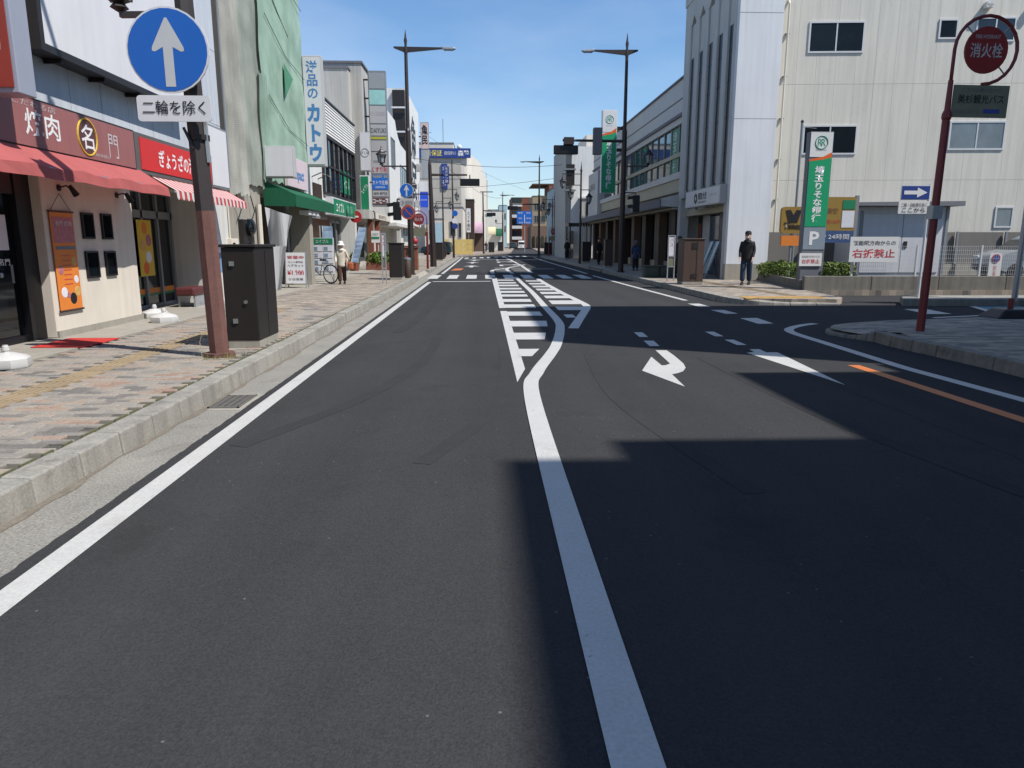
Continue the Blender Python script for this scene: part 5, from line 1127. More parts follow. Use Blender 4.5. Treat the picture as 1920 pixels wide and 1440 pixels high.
bxo('face', 'blue_dark', rbn, -22, -1.75, 121.6, 121.85, 15.1, 16.6); text('点保証', (-7.7, 121.58, 15.85), 2.6, .95, '-Y', 'yellow_text', rbn, bold=.01); text('個別指導なら', (-5.1, 121.58, 15.85), 1.9, .6, '-Y', 'white_text', rbn, bold=.0); text('森塾', (-2.9, 121.58, 15.85), 1.9, .95, '-Y', 'white_text', rbn, bold=.02)
vb = T('vertical_banner', 'narrow blue vertical banner with white characters on the beige wall', 'banner', (-6, 121.8, 10)); bxo('face', 'blue_dark', vb, -6.55, -5.6, 121.7, 121.85, 10.2, 14.2); text('ボイス塾', (-6.07, 121.68, 12.2), .6, 3.3, '-Y', 'white_text', vb, bold=.03, vert=True)
B().tube([(-6.3, 124, 17.6), (-6.3, 124, 21.5)], .04, 5).obj('antenna', 'metal_dark', L8); B().tube([(-9.4, 124, 17.6), (-9.4, 124, 20.4)], .03, 5).obj('antenna', 'metal_dark', L8); bxo('antenna_arm', 'metal_dark', L8, -10.2, -8.2, 123.97, 124.03, 19.3, 19.36); B().ball((-3.6, 122.6, 16.9), .42, 10, 6).obj('satellite_dish', 'white', L8, smooth='all')
bm_ = T('banner_tower', 'slim beige tower behind the rounded corner with a blue sign', 'building', (1, 170, KZ)); bxo('wall', 'wall_cream2', bm_, -4, 1.35, 168.5, 180, .1, 15.5); bxo('sign', 'blue_dark', bm_, -.6, .8, 168.3, 168.5, 9.2, 12.6); text('塾', (.1, 168.25, 10.9), .8, 1.8, '-Y', 'white_text', bm_, vert=True); bxo('lattice', 'frame_grey', bm_, -.9, -.8, 168.2, 168.3, .1, 17.0); bxo('lattice', 'frame_grey', bm_, 1.0, 1.1, 168.2, 168.3, .1, 17.0)
far_block('low cream house with dark windows before the beige building', -9, -2.6, 100, 112, 6.2, 'wall_cream', [('-Y', -6.3, -5.2, 2.6, 4.6, 1), ('-Y', -4.4, -3.6, 2.4, 4.4, 2), ('-Y', -3.2, -2.8, 2.2, 4.2, 1)], name='cream_house')
b_ = far_block('small cream extension stepped below the cream house', -7.6, -5.2, 97.5, 99.9, 4.6, 'wall_cream', [('-Y', -6.9, -5.8, 2.2, 4.0, 1)], name='house_extension')
far_block('narrow dark house between the cream house and beige building', -2.5, -1.2, 113, 121, 8.0, 'wood_dark', [], name='dark_house')
wvs = T('vertical_sign', 'white vertical clinic sign with black characters before the beige building', 'sign', (-1.3, 104, 3)); bxo('face', 'white', wvs, -2.2, -1.6, 103.9, 104.0, 3.0, 6.3); text('スズキ歯科', (-1.9, 103.88, 4.5), .4, 2.6, '-Y', 'black_text', wvs, vert=True); bxo('post', 'frame_grey', wvs, -1.95, -1.85, 104.02, 104.1, KZ, 6.2)
# yellow site fence of the car park: panels one by one
yf = T('site_fence', 'pale yellow panel fence around a roadside lot', 'fence', (-4, 88, KZ))
for i in range(9):
    for j in range(3):
        if i in (4,) and j < 3: continue
        bxo('panel', 'yellow_fence', yf, -6.2 + i * .56, -6.2 + i * .56 + .54, 88, 88.06, KZ + j * .6, KZ + j * .6 + .58)
for i in range(3):
    for j in range(3): bxo('panel', 'yellow_fence', yf, -1.15 - .0 + i * .0, -1.1, 88.3 + i * 1.2, 89.4 + i * 1.2, KZ + j * .6, KZ + j * .6 + .58)
# far left shops with awnings
s1 = far_block('cream street building with a pink awning at street level', -4.5, 2.0, 169, 169.2, .2, 'wall_cream2', name='step_slab'); 
for ch in list(s1.children): bpy.data.objects.remove(ch)
bpy.data.objects.remove(s1)
def dome_awning(label, x0, x1, y, z0, z1, mat, dep=1.2):
    t = T('awning', label, 'awning', ((x0 + x1) / 2, y, z0)); b = B(); n = 7
    prof = [(y - dep * math.sin(math.radians(90 * i / n)), z0 + (z1 - z0) * math.cos(math.radians(90 * i / n))) for i in range(n + 1)]
    for i in range(n): b.poly([(x0, *prof[i]), (x1, *prof[i]), (x1, *prof[i + 1]), (x0, *prof[i + 1])])
    b.poly([(x0, y, z0)] + [(x0, *p) for p in prof]); b.poly([(x1, y, z0)] + [(x1, *p) for p in prof]); b.obj('canvas', mat, t); bxo('front_bar', 'steel', t, x0, x1, y - dep - .02, y - dep + .02, z0 - .05, z0); return t
dome_awning('rounded pink awning beside the dark signal pole', -1.7, .35, 119.5, 3.1, 4.8, 'pink', 1.4)
sp_ = far_block('small brown shopfront under the rounded pink awning', -2.4, .2, 119.6, 121.5, 3.1, 'brick_brown', name='small_shop')
dome_awning('rounded cream awning further along the street', 1.2, 2.6, 140, 3.1, 4.5, M('awning_cream', '#e6dcb8', rough=.8, trans=.2))
dome_awning('small green awning beside the cream one', 2.7, 4.0, 141, 2.8, 4.2, 'awning_green')
far_block('pale shop building behind the cream and green awnings', .8, 4.3, 141.2, 150, 7.5, 'wall_white', [('+X', 143, 147, 4.2, 6, 2)], name='pale_shop')
far_block('distant white apartment block at the end of the street', .5, 5.6, 250, 262, 12.5, 'wall_white2', [('-Y', 1.2 + i * 1.4, 2.2 + i * 1.4, 5 + j * 3, 6.6 + j * 3, 1) for i in range(3) for j in range(2)], name='apartment_block')
far_block('distant grey blue building left of the red brick tower', 5.6, 8.2, 240, 255, 13.5, 'wall_blue', [('-Y', 6, 7.8, 5, 7, 2), ('-Y', 6, 7.8, 9, 11, 2)], name='apartment_block')
rt = far_block('red brick tower block with balconies beyond the blue road sign', 8.3, 13.6, 205, 222, 13.8, 'brick_red', [], name='brick_tower', cap='brick_brown')
for j in range(4): bxo('balcony', 'white', rt, 8.4, 11.2, 204.0, 204.95, 2.4 + j * 3, 3.2 + j * 3); bxo('balcony_opening', 'glass_dark', rt, 8.5, 11.1, 204.9, 204.99, 3.3 + j * 3, 4.9 + j * 3)
bk = T('brick_building', 'brown brick building with dark ground floor arches at the bend', 'building', (17, 190, KZ))
bxo('lower_wall', 'brick_brown', bk, 12.2, 21.5, 182, 196, .1, 5.6); bxo('upper_wall', 'wall_tan', bk, 12.6, 21.5, 182.5, 196, 5.6, 13.0); bxo('attic', 'brick_red', bk, 16.6, 21.8, 181.5, 195, 9.5, 15.6); bxo('roof_edge', 'brick_brown', bk, 12.5, 21.9, 181.4, 196, 15.6, 15.8)
for i in range(8):
    b = B(); x = 12.5 + i * 1.1; pts = [(x, .1), (x + .75, .1), (x + .75, 2.6)] + [(x + .375 + .375 * math.cos(math.radians(a)), 2.6 + .6 * math.sin(math.radians(a))) for a in range(20, 180, 20)] + [(x, 2.6)]
    b.prism(pts, 181.93, 181.995, 'y'); b.obj('arch', 'glass_dark', bk)
for i in range(5):
    for j in range(2): window(bk, '-Y', 182.48, 13.0 + i * 1.7, 14.1 + i * 1.7, 6.4 + j * 3, 8.2 + j * 3, panes=2, gl='glass_dark', t=.1)
for i in range(3): window(bk, '-Y', 181.48, 17.1 + i * 1.55, 18.2 + i * 1.55, 10.5, 12.3, panes=2, gl='glass_dark', t=.1)
lb_ = far_block('light blue rendered building right of the lamp posts', 8.9, 14, 84, 100, 8.2, 'wall_blue', [('-X', 86, 88.5, 4.6, 6.4, 2), ('-X', 90, 92.5, 4.6, 6.4, 2), ('-Y', 9.5, 11.5, 4.6, 6.2, 2), ('-X', 86, 89, 1.2, 2.8, 2)], name='blue_building')
wh = T('corner_building', 'white corner building with an external stair and dark bay beside the bank', 'building', (9.5, 69, KZ))
bxo('wall', 'wall_white2', wh, 8.1, 14, 66.5, 78, .1, 10.0); bxo('side_pier', 'wall_grey', wh, 7.6, 8.1, 66.8, 78, .1, 10.4); bxo('roof_box', 'wall_cream2', wh, 9.6, 12, 68, 74, 10.0, 11.2); bxo('bay', 'wall_grey', wh, 8.9, 11.6, 65.2, 66.5, 3.6, 5.4); bxo('bay_window', 'glass_dark', wh, 9.3, 10.6, 65.15, 65.2, 3.9, 5.1); bxo('bay_roof', 'white', wh, 8.8, 11.7, 65.1, 66.5, 5.4, 5.55); bxo('stair', 'metal_dark', wh, 7.55, 8.3, 65.9, 66.45, 6.6, 8.4); bxo('stair_rail', 'frame_grey', wh, 7.5, 8.35, 65.8, 65.9, 9.2, 9.35)
for z in (6.1, 7.9, 9.6): bxo('landing', 'frame_grey', wh, 7.4, 8.4, 65.7, 66.5, z, z + .12)
can = T('canopy', 'dark flat canopy on slim posts beside the bank', 'canopy', (8.5, 63.5, 3)); bxo('roof', 'metal_dark', can, 7.4, 9.4, 62.2, 65.0, 2.95, 3.2)
for (x, y) in ((7.5, 62.3), (9.3, 62.3), (7.5, 64.8), (9.3, 64.8)): bxo('post', 'metal_dark', can, x, x + .1, y, y + .1, KZ, 2.95)
for k in range(5): bxo('louvre', 'wall_bank', can, 8.3 + k * .22, 8.38 + k * .22, 62.0, 62.15, KZ, 3.8)
wl_ = tag(B().box(8.0, 8.3, 66, 84, KZ, 2.6).obj('garden_wall', 'concrete_dark', bevel=.02), 'grey block garden wall beyond the dark canopy', 'wall')

# ------------------------------------------------------------------ street furniture
def lamp_post(label, loc, rz, lower='pole_brown', group='tall street lamps', lantern_z=4.9, lantern_off=1.15, rust_to=None, H=10.7):
    t = T('street_lamp', label, 'street lamp', group=group)
    B().tube([(0, 0, 0), (0, 0, .05)], .19, 8).obj('base_plate', lower, t)
    if rust_to:
        B().tube([(0, 0, 0), (0, 0, rust_to)], [.12, .112], 8).obj('lower_shaft', lower, t); B().tube([(0, 0, rust_to), (0, 0, 6.4)], [.111, .1], 8).obj('shaft', 'pole_upper', t)
        bxo('cable_clip', 'aluminium', t, .1, .13, -.05, .0, 2.3, 3.0)
    else: B().tube([(0, 0, 0), (0, 0, 6.4)], [.135, .115], 8).obj('shaft', lower, t)
    B().tube([(0, 0, 6.4), (0, 0, 6.52), (0, 0, 9.6)], [.125, .085, .07], 8).obj('upper_shaft', 'pole_brown', t)
    B().lathe([(.07, 9.6), (.085, 9.75), (.06, 9.9), (.05, 10.0), (.075, 10.2), (.05, 10.3), (.005, H - .05)], n=8).obj('finial', 'pole_brown', t, smooth=True)
    b = B(); b.prism([(-.5, 9.88), (-.05, 9.7), (.05, 9.7), (1.55, 9.86), (1.55, 9.92), (-.5, 9.94)], -.035, .035, 'y'); b.obj('arm', 'pole_brown', t)
    h = B(); h.prism([(1.5, 9.84), (1.95, 9.82), (2.08, 9.86), (2.0, 9.92), (1.5, 9.95)], -.09, .09, 'y'); h.obj('lamp_head', 'aluminium', t, bevel=.02); bxo('lamp_glass', 'frost', t, 1.58, 1.98, -.07, .07, 9.8, 9.835)
    bxo('lantern_arm', 'pole_brown', t, -lantern_off, -.08, -.03, .03, lantern_z - .06, lantern_z + .0)
    ln = lantern(t, (-lantern_off, 0, lantern_z))
    return place(t, loc, rz)
def lantern(parent, p, hang=False, s=1.0):
    x, y, z = p
    b = B(); b.lathe([(.03 * s, 0), (.1 * s, .04 * s), (.06 * s, .09 * s), (.13 * s, .12 * s)], p, 6)
    for k in range(6):
        a = math.pi * 2 * (k + .5) / 6; b.bar((x + .13 * s * math.cos(a), y + .13 * s * math.sin(a), z + .12 * s), (x + .2 * s * math.cos(a), y + .2 * s * math.sin(a), z + .48 * s), .022 * s, .022 * s)
    b.lathe([(.27 * s, .47 * s), (.25 * s, .5 * s), (.13 * s, .6 * s), (.1 * s, .66 * s), (.05 * s, .7 * s), (.02 * s, .76 * s), (.035 * s, .8 * s), (.004 * s, .88 * s)], p, 6)
    o = b.obj('lantern', 'metal_dark', parent); B().lathe([(.12 * s, .13 * s), (.185 * s, .47 * s)], p, 6).obj('lantern_glass', 'frost', o); return o
near = lamp_post('thick rusty brown street lamp post carrying the large round blue sign', (-3.26, 8.9, KZ), 0, lower='pole_rust', rust_to=1.75, lantern_z=3.95, lantern_off=.72)
near.rotation_euler = (0, math.radians(-1.2), 0)
post2 = lamp_post('tall dark street lamp by the crossing carrying a small blue arrow sign', (-3.1, 31.9, KZ), 0)
postR = lamp_post('tall dark street lamp on the right carrying overhead traffic lights', (6.62, 34.4, KZ), math.pi)
post2.scale = (1, 1, .94)
lampF = dup(postR, 'distant street lamp on the right beside the red hydrant pole', (6.2, 79.5, KZ), math.pi, 'tall street lamps')
dup(post2, 'farthest street lamp on the left of the street', (3.55, 125, KZ), 0, 'tall street lamps')
def disc_sign(parent, c, r, mat, rim='signwhite', n=28, th=.02):
    o = B().lathe([(r, 0), (r, th)], c, n, 'y').obj('sign_disc', rim, parent); B().lathe([(r * .955, -.004), (r * .955, .002)], c, n, 'y').obj('disc_face', mat, o); return o
def up_arrow(parent, c, r, mat='sign_arrow'):
    x, y, z = c; pts = [(-.13, -.92), (.14, -.92), (.13, .1), (.35, -.02), (.43, .0), (.42, .1), (.03, .84), (-.03, .84), (-.42, .1), (-.43, 0), (-.35, -.02), (-.13, .1)]
    return B().poly([(x + u * r, y, z + v * r) for u, v in pts]).obj('arrow', mat, parent)
big = T('road_sign', 'large round blue sign with a grey upward arrow and white plate', 'sign', (-3.45, 8.72, 3))
cc = (-3.49, 8.7, 3.66); disc_sign(big, cc, .455, 'blue'); up_arrow(big, (cc[0] + .005, cc[1] - .006, cc[2] - .01), .41)
b = B(); pts = []
for (cx_, cz_, a0) in ((-3.1, 3.14, 0), (-3.84, 3.14, 90), (-3.84, 2.94, 180), (-3.1, 2.94, 270)):
    for k in range(5): a = math.radians(a0 + k * 22.5); pts.append((cx_ + .04 * math.cos(a), cz_ + .04 * math.sin(a)))
b.prism(pts, 8.69, 8.705, 'y'); b.obj('plate', 'signwhite', big)
text('二輪を除く', (-3.47, 8.684, 3.05), .7, .15, '-Y', 'black_text', big, bold=.005)
bxo('bracket', 'metal_dark', big, -3.75, -3.2, 8.72, 8.76, 3.4, 3.44); bxo('bracket', 'metal_dark', big, -3.75, -3.2, 8.72, 8.76, 3.8, 3.84); bxo('bracket', 'metal_dark', big, -3.6, -3.2, 8.72, 8.76, 3.03, 3.07)
B().bar((-3.42, 8.78, 2.85), (-3.33, 8.8, 2.62), .03, .03).obj('stay', 'metal_dark', big)
B().tube([(-3.3, 8.9, 2.72), (-3.3, 8.9, 2.78)], .128, 8).obj('clamp_band', 'metal_dark', big)
wd = T('weeds', 'tuft of dry grass at the foot of the rusty post', 'weeds', (-3.25, 8.75, KZ)); rnd = random.Random(4)
b = B()
for k in range(160):
    x, y = -3.22 + rnd.gauss(0, .12), 8.78 + rnd.gauss(0, .09); h = rnd.uniform(.02, .09); dx, dy = rnd.gauss(0, .03), rnd.gauss(0, .03); b.poly([(x - .004, y, KZ - .005), (x + .004, y, KZ - .005), (x + dx, y + dy, KZ + h)])
b.obj('blades', M('dry_grass', '#8b8650', rough=.9, var=.3, scale=40), wd); B().tube([(-3.41, 8.74, KZ), (-3.42, 8.72, KZ + .2), (-3.39, 8.71, KZ + .28)], .005, 4).obj('dead_stalk', M('straw', '#b9a982'), wd)
# small signs on the second lamp post
sg = T('road_sign', 'small round blue arrow sign above a grey plate at the crossing', 'sign', (-3.25, 31.6, 3.5)); c2 = (-3.2, 31.6, AY(763, 357, 31.6).z); disc_sign(sg, c2, .29, 'blue'); up_arrow(sg, (c2[0], c2[1] - .006, c2[2]), .26); bxo('plate', 'signgrey', sg, -3.5, -2.88, 31.6, 31.62, c2[2] - .7, c2[2] - .33); text('二輪・自転車を除く', (-3.19, 31.59, c2[2] - .51), .5, .2, '-Y', 'grey_text', sg); bxo('clamp', 'metal_dark', sg, -3.2, -3.0, 31.62, 31.8, c2[2] - .05, c2[2] + .05)
npk = T('no_parking_sign', 'round blue and red no-parking sign under the small arrow sign', 'sign', (-3.2, 31.6, 2.9)); c3 = (-3.16, 31.58, AY(766, 398, 31.6).z); o = B().lathe([(.3, 0), (.3, .02)], c3, 24, 'y').obj('sign_disc', M('sign_rust_red', '#a84a35', rough=.5, var=.1), npk); B().lathe([(.22, -.004), (.22, .002)], c3, 24, 'y').obj('blue_centre', 'blue_dark', o); B().bar((c3[0] - .16, c3[1] - .006, c3[2] + .16), (c3[0] + .16, c3[1] - .006, c3[2] - .16), .004, .06).obj('slash', 'sign_rust_red', o); bxo('clamp', 'metal_dark', npk, -3.2, -3.0, 31.6, 31.8, c3[2] - .05, c3[2] + .05)
def ped_signal(label, p, arm_to, group='pedestrian signals'):
    t = T('pedestrian_signal', label, 'traffic light', p, group); x, y, z = p
    bxo('housing', 'metal_black', t, x - .12, x + .2, y - .2, y + .2, z - .38, z + .38, bevel=.02)
    for dz in (.2, -.2):
        b = B(); b.hexa([(x - .12, y - .15, z + dz + .02), (x - .12, y + .15, z + dz + .02), (x - .36, y + .14, z + dz - .02), (x - .36, y - .14, z + dz - .02)], [(x - .12, y - .15, z + dz + .15), (x - .12, y + .15, z + dz + .15), (x - .36, y + .14, z + dz + .13), (x - .36, y - .14, z + dz + .13)]); b.obj('hood', 'metal_black', t); B().lathe([(.1, -.13), (.1, -.122)], (x, y, z + dz), 12, 'x').obj('lens', 'glass_dark', t)
    B().tube([(x + .04, y, z + .38), (x + .04, y, z + .5), arm_to], .03, 6).obj('arm', 'metal_black', t); return t
p = AY(743, 396, 31.8); ped_signal('dark pedestrian signal on the left lamp post seen from the side', (p.x, p.y, p.z), (-3.1, 31.9, p.z + .5))
p = AY(1190, 382, 34.4); ped_signal('dark hooded pedestrian signal on the right lamp post', (p.x, p.y, p.z), (6.62, 34.4, p.z + .5))
def car_signal(label, c, pole, z_arm, rz=0):
    t = T('traffic_light', label, 'traffic light', c, 'overhead traffic lights'); x, y, z = c
    bxo('housing', 'metal_black', t, x - .56, x + .56, y - .1, y + .12, z - .2, z + .2, bevel=.03)
    for k in (-1, 0, 1):
        B().lathe([(.14, 0), (.14, .02)], (x + k * .36, y + .12, z), 14, 'y').obj('lens', 'glass_dark', t); B().ring((x + k * .36, y + .3, z), .17, .012, 12, 4, 'y', 0, math.pi).obj('hood', 'metal_black', t)
    B().tube([(x, y, z + .2), (x, y, z_arm)], .035, 6).obj('hanger', 'metal_black', t)
    B().tube([(x - .15, y, z_arm), (pole[0], pole[1], z_arm)], [.05, .07], 8).obj('mast_arm', 'pole_brown', t); return t
a = AY(1061, 281, 34.2); sgR = car_signal('black overhead traffic light on a long arm at right', (a.x, 34.2, a.z), (6.62, 34.4), AY(1061, 263, 34.2).z)
bxo('lamp_box', 'pole_brown', sgR, a.x - .1, a.x + .35, 34.0, 34.4, AY(1061, 272, 34.2).z + .02, AY(1061, 258, 34.2).z); bxo('control_box', 'roof_grey', sgR, AY(1112, 260, 34.2).x, AY(1128, 260, 34.2).x, 34.0, 34.35, AY(1120, 290, 34.2).z, AY(1120, 240, 34.2).z, bevel=.02)
# dark signal mast on the left beyond the crossing
ms_ = T('signal_mast', 'dark signal mast with a blue banner beyond the left crossing', 'pole', (-2.85, 42.5, KZ)); B().tube([(-2.85, 42.5, KZ), (-2.9, 42.5, 3.4)], [.19, .16], 8).obj('lower_shaft', 'pole_brown', ms_); B().tube([(-2.9, 42.5, 3.4), (-2.95, 42.5, 5.9), (-2.95, 42.5, 6.1), (-2.95, 42.5, 6.4)], [.13, .1, .07, .01], 8).obj('upper_shaft', 'pole_brown', ms_)
bxo('banner', 'blue_dark', ms_, AY(832, 330, 42.4).x, AY(842, 330, 42.4).x, 42.38, 42.42, AY(836, 345, 42.4).z, AY(836, 312, 42.4).z); text('本ボタン通', (AY(837, 330, 42.4).x, 42.37, AY(836, 328, 42.4).z), .2, .85, '-Y', 'white_text', ms_, vert=True); bxo('lantern_arm', 'pole_brown', ms_, -4.0, -2.95, 42.47, 42.53, 4.25, 4.31); lantern(ms_, (-3.95, 42.5, 4.31))
a = AY(881, 342, 42.5); car_signal('black overhead traffic light on the left signal mast', (a.x, 42.5, a.z), (-2.95, 42.5), AY(881, 328, 42.5).z)
a = AY(961, 390, 79.5); car_signal('distant overhead traffic light left of the far lamp post', (a.x, 79.3, a.z), (6.2, 79.5), AY(961, 383, 79.5).z)
pl_ = T('signal_pole', 'slim dark pole carrying a side-on traffic light beyond the second crossing', 'pole', (.2, 92, KZ)); B().tube([(.2, 92, KZ), (.15, 92, 7.8)], [.12, .07], 8).obj('shaft', 'pole_brown', pl_); bxo('cap_arm', 'pole_brown', pl_, -.2, 1.4, 91.95, 92.05, 7.7, 7.8); bxo('street_name_plate', M('plate_green', '#b9cdbf', var=.05), pl_, .35, 1.3, 91.95, 92.0, 4.7, 5.1)
a = AY(921, 402, 92); car_signal('distant side-on traffic light on the slim dark pole', (a.x, 92, a.z), (.2, 92), a.z + .45)
# hydrant signs
def hydrant(label, base, H, side, r, ad=True, lean=0.0, group='red fire hydrant signs'):
    t = T('hydrant_sign', label, 'sign', group=group)
    B().tube([(0, 0, 0), (0, 0, H * .6)], [.064, .056], 10).obj('lower_pole', 'hydrant_pole', t, smooth=True); B().lathe([(.058, H * .595), (.07, H * .6), (.07, H * .61), (.05, H * .62)], n=10).obj('joint_collar', 'hydrant_pole', t); B().tube([(0, 0, H * .61), (0, 0, H * .7)], [.046, .036], 8).obj('upper_pole', 'hydrant_pole', t, smooth=True)
    R = r * 1.45; cx_ = side * R; cz_ = H * .7 + R * .9
    pth = [(0, 0, H * .68), (0, 0, H * .78)] + [(cx_ - side * R * math.cos(math.radians(a)), 0, cz_ + R * math.sin(math.radians(a))) for a in range(0, 271, 15)] + [(cx_ + side * .02, 0, cz_ - R * 1.02)]
    B().tube(pth, .026, 8).obj('hoop', 'hydrant_pole', t, smooth='all')
    c = (cx_, 0, cz_); B().lathe([(r, -.015), (r, .015)], c, 28, 'y').obj('sign_disc', 'hydrant_red', t)
    for a in (45, 135, 315): B().bar((cx_ + r * math.cos(math.radians(a)), 0, cz_ + r * math.sin(math.radians(a))), (cx_ + R * math.cos(math.radians(a)), 0, cz_ + R * math.sin(math.radians(a))), .015, .015).obj('spoke', 'steel', t)
    text('消火栓', (cx_, -.018, cz_ - .02 * r), r * 1.5, r * .62, '-Y', 'signgrey', t, bold=.01); text('FIRE HYDRANT', (cx_, -.018, cz_ + r * .56), r * 1.15, r * .16, '-Y', 'signgrey', t)
    if ad:
        z1 = cz_ - R * 1.03; bxo('advert_plate', 'olive_plate', t, side * .06, side * (.06 + 2.6 * r), -.012, .012, z1 - r * 1.4, z1)
    t['_z1'] = 0; del t['_z1']
    place(t, base); t.rotation_euler = (0, lean, 0); return t, cx_, cz_, R
hy, cx_, cz_, R_ = hydrant('dark red fire hydrant sign pole on the shaded near corner', (7.0, 11.12, KZ - .01), 5.4, 1, .33, True, .012)
zt_ = cz_ - R_ * 1.03; text('美杉観光バス', (.06 + .43, -.016, zt_ - .2), .72, .13, '-Y', 'black_text', hy, bold=.01); text('ご予約お問い合わせ', (.49, -.016, zt_ - .07), .6, .06, '-Y', 'grey_text', hy); text('042-972', (.3, -.016, zt_ - .38), .38, .06, '-Y', 'grey_text', hy); bxo('advert_bus', M('bus_blue', '#3a4a9a'), hy, .55, .8, -.016, -.013, zt_ - .4, zt_ - .34)
bxo('sticker', 'aluminium', hy, -.08, .08, -.08, .08, 1.75, 1.95)
hy2, c2x, c2z, _ = hydrant('fire hydrant sign on a red pole left of the signal mast', (-2.92, 39.0, KZ), 3.15, -1, .3, True)
hy3, _, _, _ = hydrant('distant fire hydrant sign on a red pole at right', (7.0, 76, KZ), 3.0, 1, .32, True)
# one-way sign behind the hydrant pole
ow = T('one_way_sign', 'rectangular blue sign with a white right arrow and plate behind the red pole', 'sign', (10.9, 17.6, .19)); B().tube([(11.02, 17.75, .15), (11.02, 17.75, 2.95)], .03, 8).obj('post', 'frame_white', ow); bxo('rim', 'frame_white', ow, 10.27, 11.0, 17.68, 17.7, 2.58, 2.93); bxo('face', 'blue_dark', ow, 10.29, 10.98, 17.672, 17.68, 2.6, 2.91)
B().poly([(10.34 + u, 17.668, 2.755 + v) for u, v in ((0, -.045), (.33, -.045), (.33, -.12), (.58, 0), (.33, .12), (.33, .045), (0, .045))]).obj('arrow', 'white_text', ow); bxo('plate', 'white', ow, 10.24, 11.0, 17.68, 17.7, 2.25, 2.55); text('二輪・自転車を除く', (10.62, 17.672, 2.46), .64, .1, '-Y', 'black_text', ow); text('ここから', (10.62, 17.672, 2.34), .58, .11, '-Y', 'black_text', ow, bold=.01)
# cabinets
def cabinet(label, x0, x1, y0, y1, h, mat='cabinet', z=KZ):
    t = T('utility_cabinet', label, 'cabinet', ((x0 + x1) / 2, (y0 + y1) / 2, z), 'street utility cabinets'); bxo('plinth', 'concrete', t, x0 + .01, x1 - .01, y0 + .01, y1 - .01, z, z + .1); bxo('body', mat, t, x0, x1, y0, y1, z + .1, z + h - .04, bevel=.012); bxo('lid', mat, t, x0 - .025, x1 + .025, y0 - .025, y1 + .025, z + h - .039, z + h, bevel=.01)
    return t
c1 = cabinet('large black utility cabinet beside the rusty lamp post', -3.4, -2.97, 9.6, 10.5, 1.36)
for z in (1.25, .5): bxo('latch', 'steel', c1, -3.3, -3.24, 9.58, 9.6, z, z + .06)
B().lathe([(.025, -.02), (.025, 0)], (-3.12, 9.6, .78), 8, 'y').obj('lock', 'steel', c1); bxo('door_seam', 'metal_black', c1, -2.969, -2.966, 10.04, 10.05, .3, 1.45)
cabinet('dark utility cabinet standing by the left crossing', -3.5, -3.02, 27.4, 28.4, 1.38); 
c3_ = cabinet('brown utility cabinet on the right pavement near the bus stop sign', 6.72, 7.42, 24.0, 24.7, 1.52, 'cabinet_brown')
bxo('vent', 'metal_dark', c3_, 7.0, 7.2, 23.985, 24.0, 1.35, 1.55); bxo('vent', 'metal_dark', c3_, 7.0, 7.2, 23.985, 24.0, .38, .52); bxo('door_seam', 'metal_dark', c3_, 7.17, 7.176, 23.99, 24.0, .3, 1.6)
cabinet('dark cabinet near the light blue car park sign', -3.6, -3.05, 56, 57, 1.4); cabinet('dark cabinet before the yellow panel fence', -3.9, -3.3, 66, 67, 1.4); cabinet('black cabinet on the right beside the old lantern post', 7.0, 7.55, 50.5, 51.3, 1.45); cabinet('tall brown cabinet with a white label in front of the bank', 6.9, 7.35, 40.6, 41.1, 1.55, 'cabinet_brown'); cabinet('distant dark cabinet at the left kerb', .9, 1.7, 101, 102, 1.45); cabinet('distant dark cabinet beneath the farthest lamp', 2.5, 3.3, 116, 117, 1.5); cabinet('distant dark cabinet at the foot of the far right lamp', 6.9, 7.7, 80.5, 81.2, 1.4)
# rubbish bin, sign frames, planters
bi = T('litter_bin', 'brown cylindrical litter bin behind the dark cabinet at the crossing', 'bin', (-2.98, 28.9, KZ)); B().lathe([(.13, 0), (.15, .05), (.155, .7), (.14, .72)], (-2.98, 28.95, KZ), 14).obj('drum', 'cabinet_brown', bi, smooth=True); B().lathe([(.16, .7), (.16, .76), (.1, .8)], (-2.98, 28.95, KZ), 14).obj('rim', 'steel', bi)
def stop_frame(label, x0, x1, y, h, panels):
    t = T('bus_stop_sign', label, 'bus stop', ((x0 + x1) / 2, y, KZ), 'bus stop sign frames')
    for x in (x0, x1 - .035): bxo('upright', 'aluminium', t, x, x + .035, y, y + .05, KZ, KZ + h)
    for z in (KZ + h - .04, KZ + h * .52, KZ + h * .3): bxo('crossbar', 'aluminium', t, x0 + .035, x1 - .035, y, y + .05, z, z + .04)
    bxo('timetable', 'paper', t, x0 + .04, x1 - .04, y + .015, y + .03, KZ + h * .55, KZ + h - .06); text('バス', ((x0 + x1) / 2, y + .012, KZ + h * .84), (x1 - x0) * .5, .3, '-Y', 'red_text', t, vert=True); bxo('lower_panel', 'olive_plate', t, x0 + .04, x1 - .04, y + .015, y + .03, KZ + h * .33, KZ + h * .5); return t
stop_frame('narrow aluminium bus stop frame on the left pavement', -3.38, -3.22, 24.5, 1.7, 2); stop_frame('aluminium bus stop frame beside the brown cabinet on the right', 6.78, 7.06, 26.3, 1.65, 2)
for k, (x, lbl) in enumerate(((6.85, 'green planter tub nearest the right kerb'), (7.5, 'green planter tub behind the bus stop frame'))):
    t = T('planter', lbl, 'planter', (x, 29, KZ), 'planter tubs on the right pavement'); bxo('tub', M('tub_green', '#34423c', rough=.6, var=.1), t, x - .28, x + .28, 29.0, 29.5, KZ, KZ + .42, bevel=.03); bxo('rim', 'tub_green', t, x - .31, x + .31, 28.97, 29.53, KZ + .421, KZ + .47, bevel=.01); bxo('soil', 'soil', t, x - .25, x + .25, 29.03, 29.47, KZ + .46, KZ + .475)
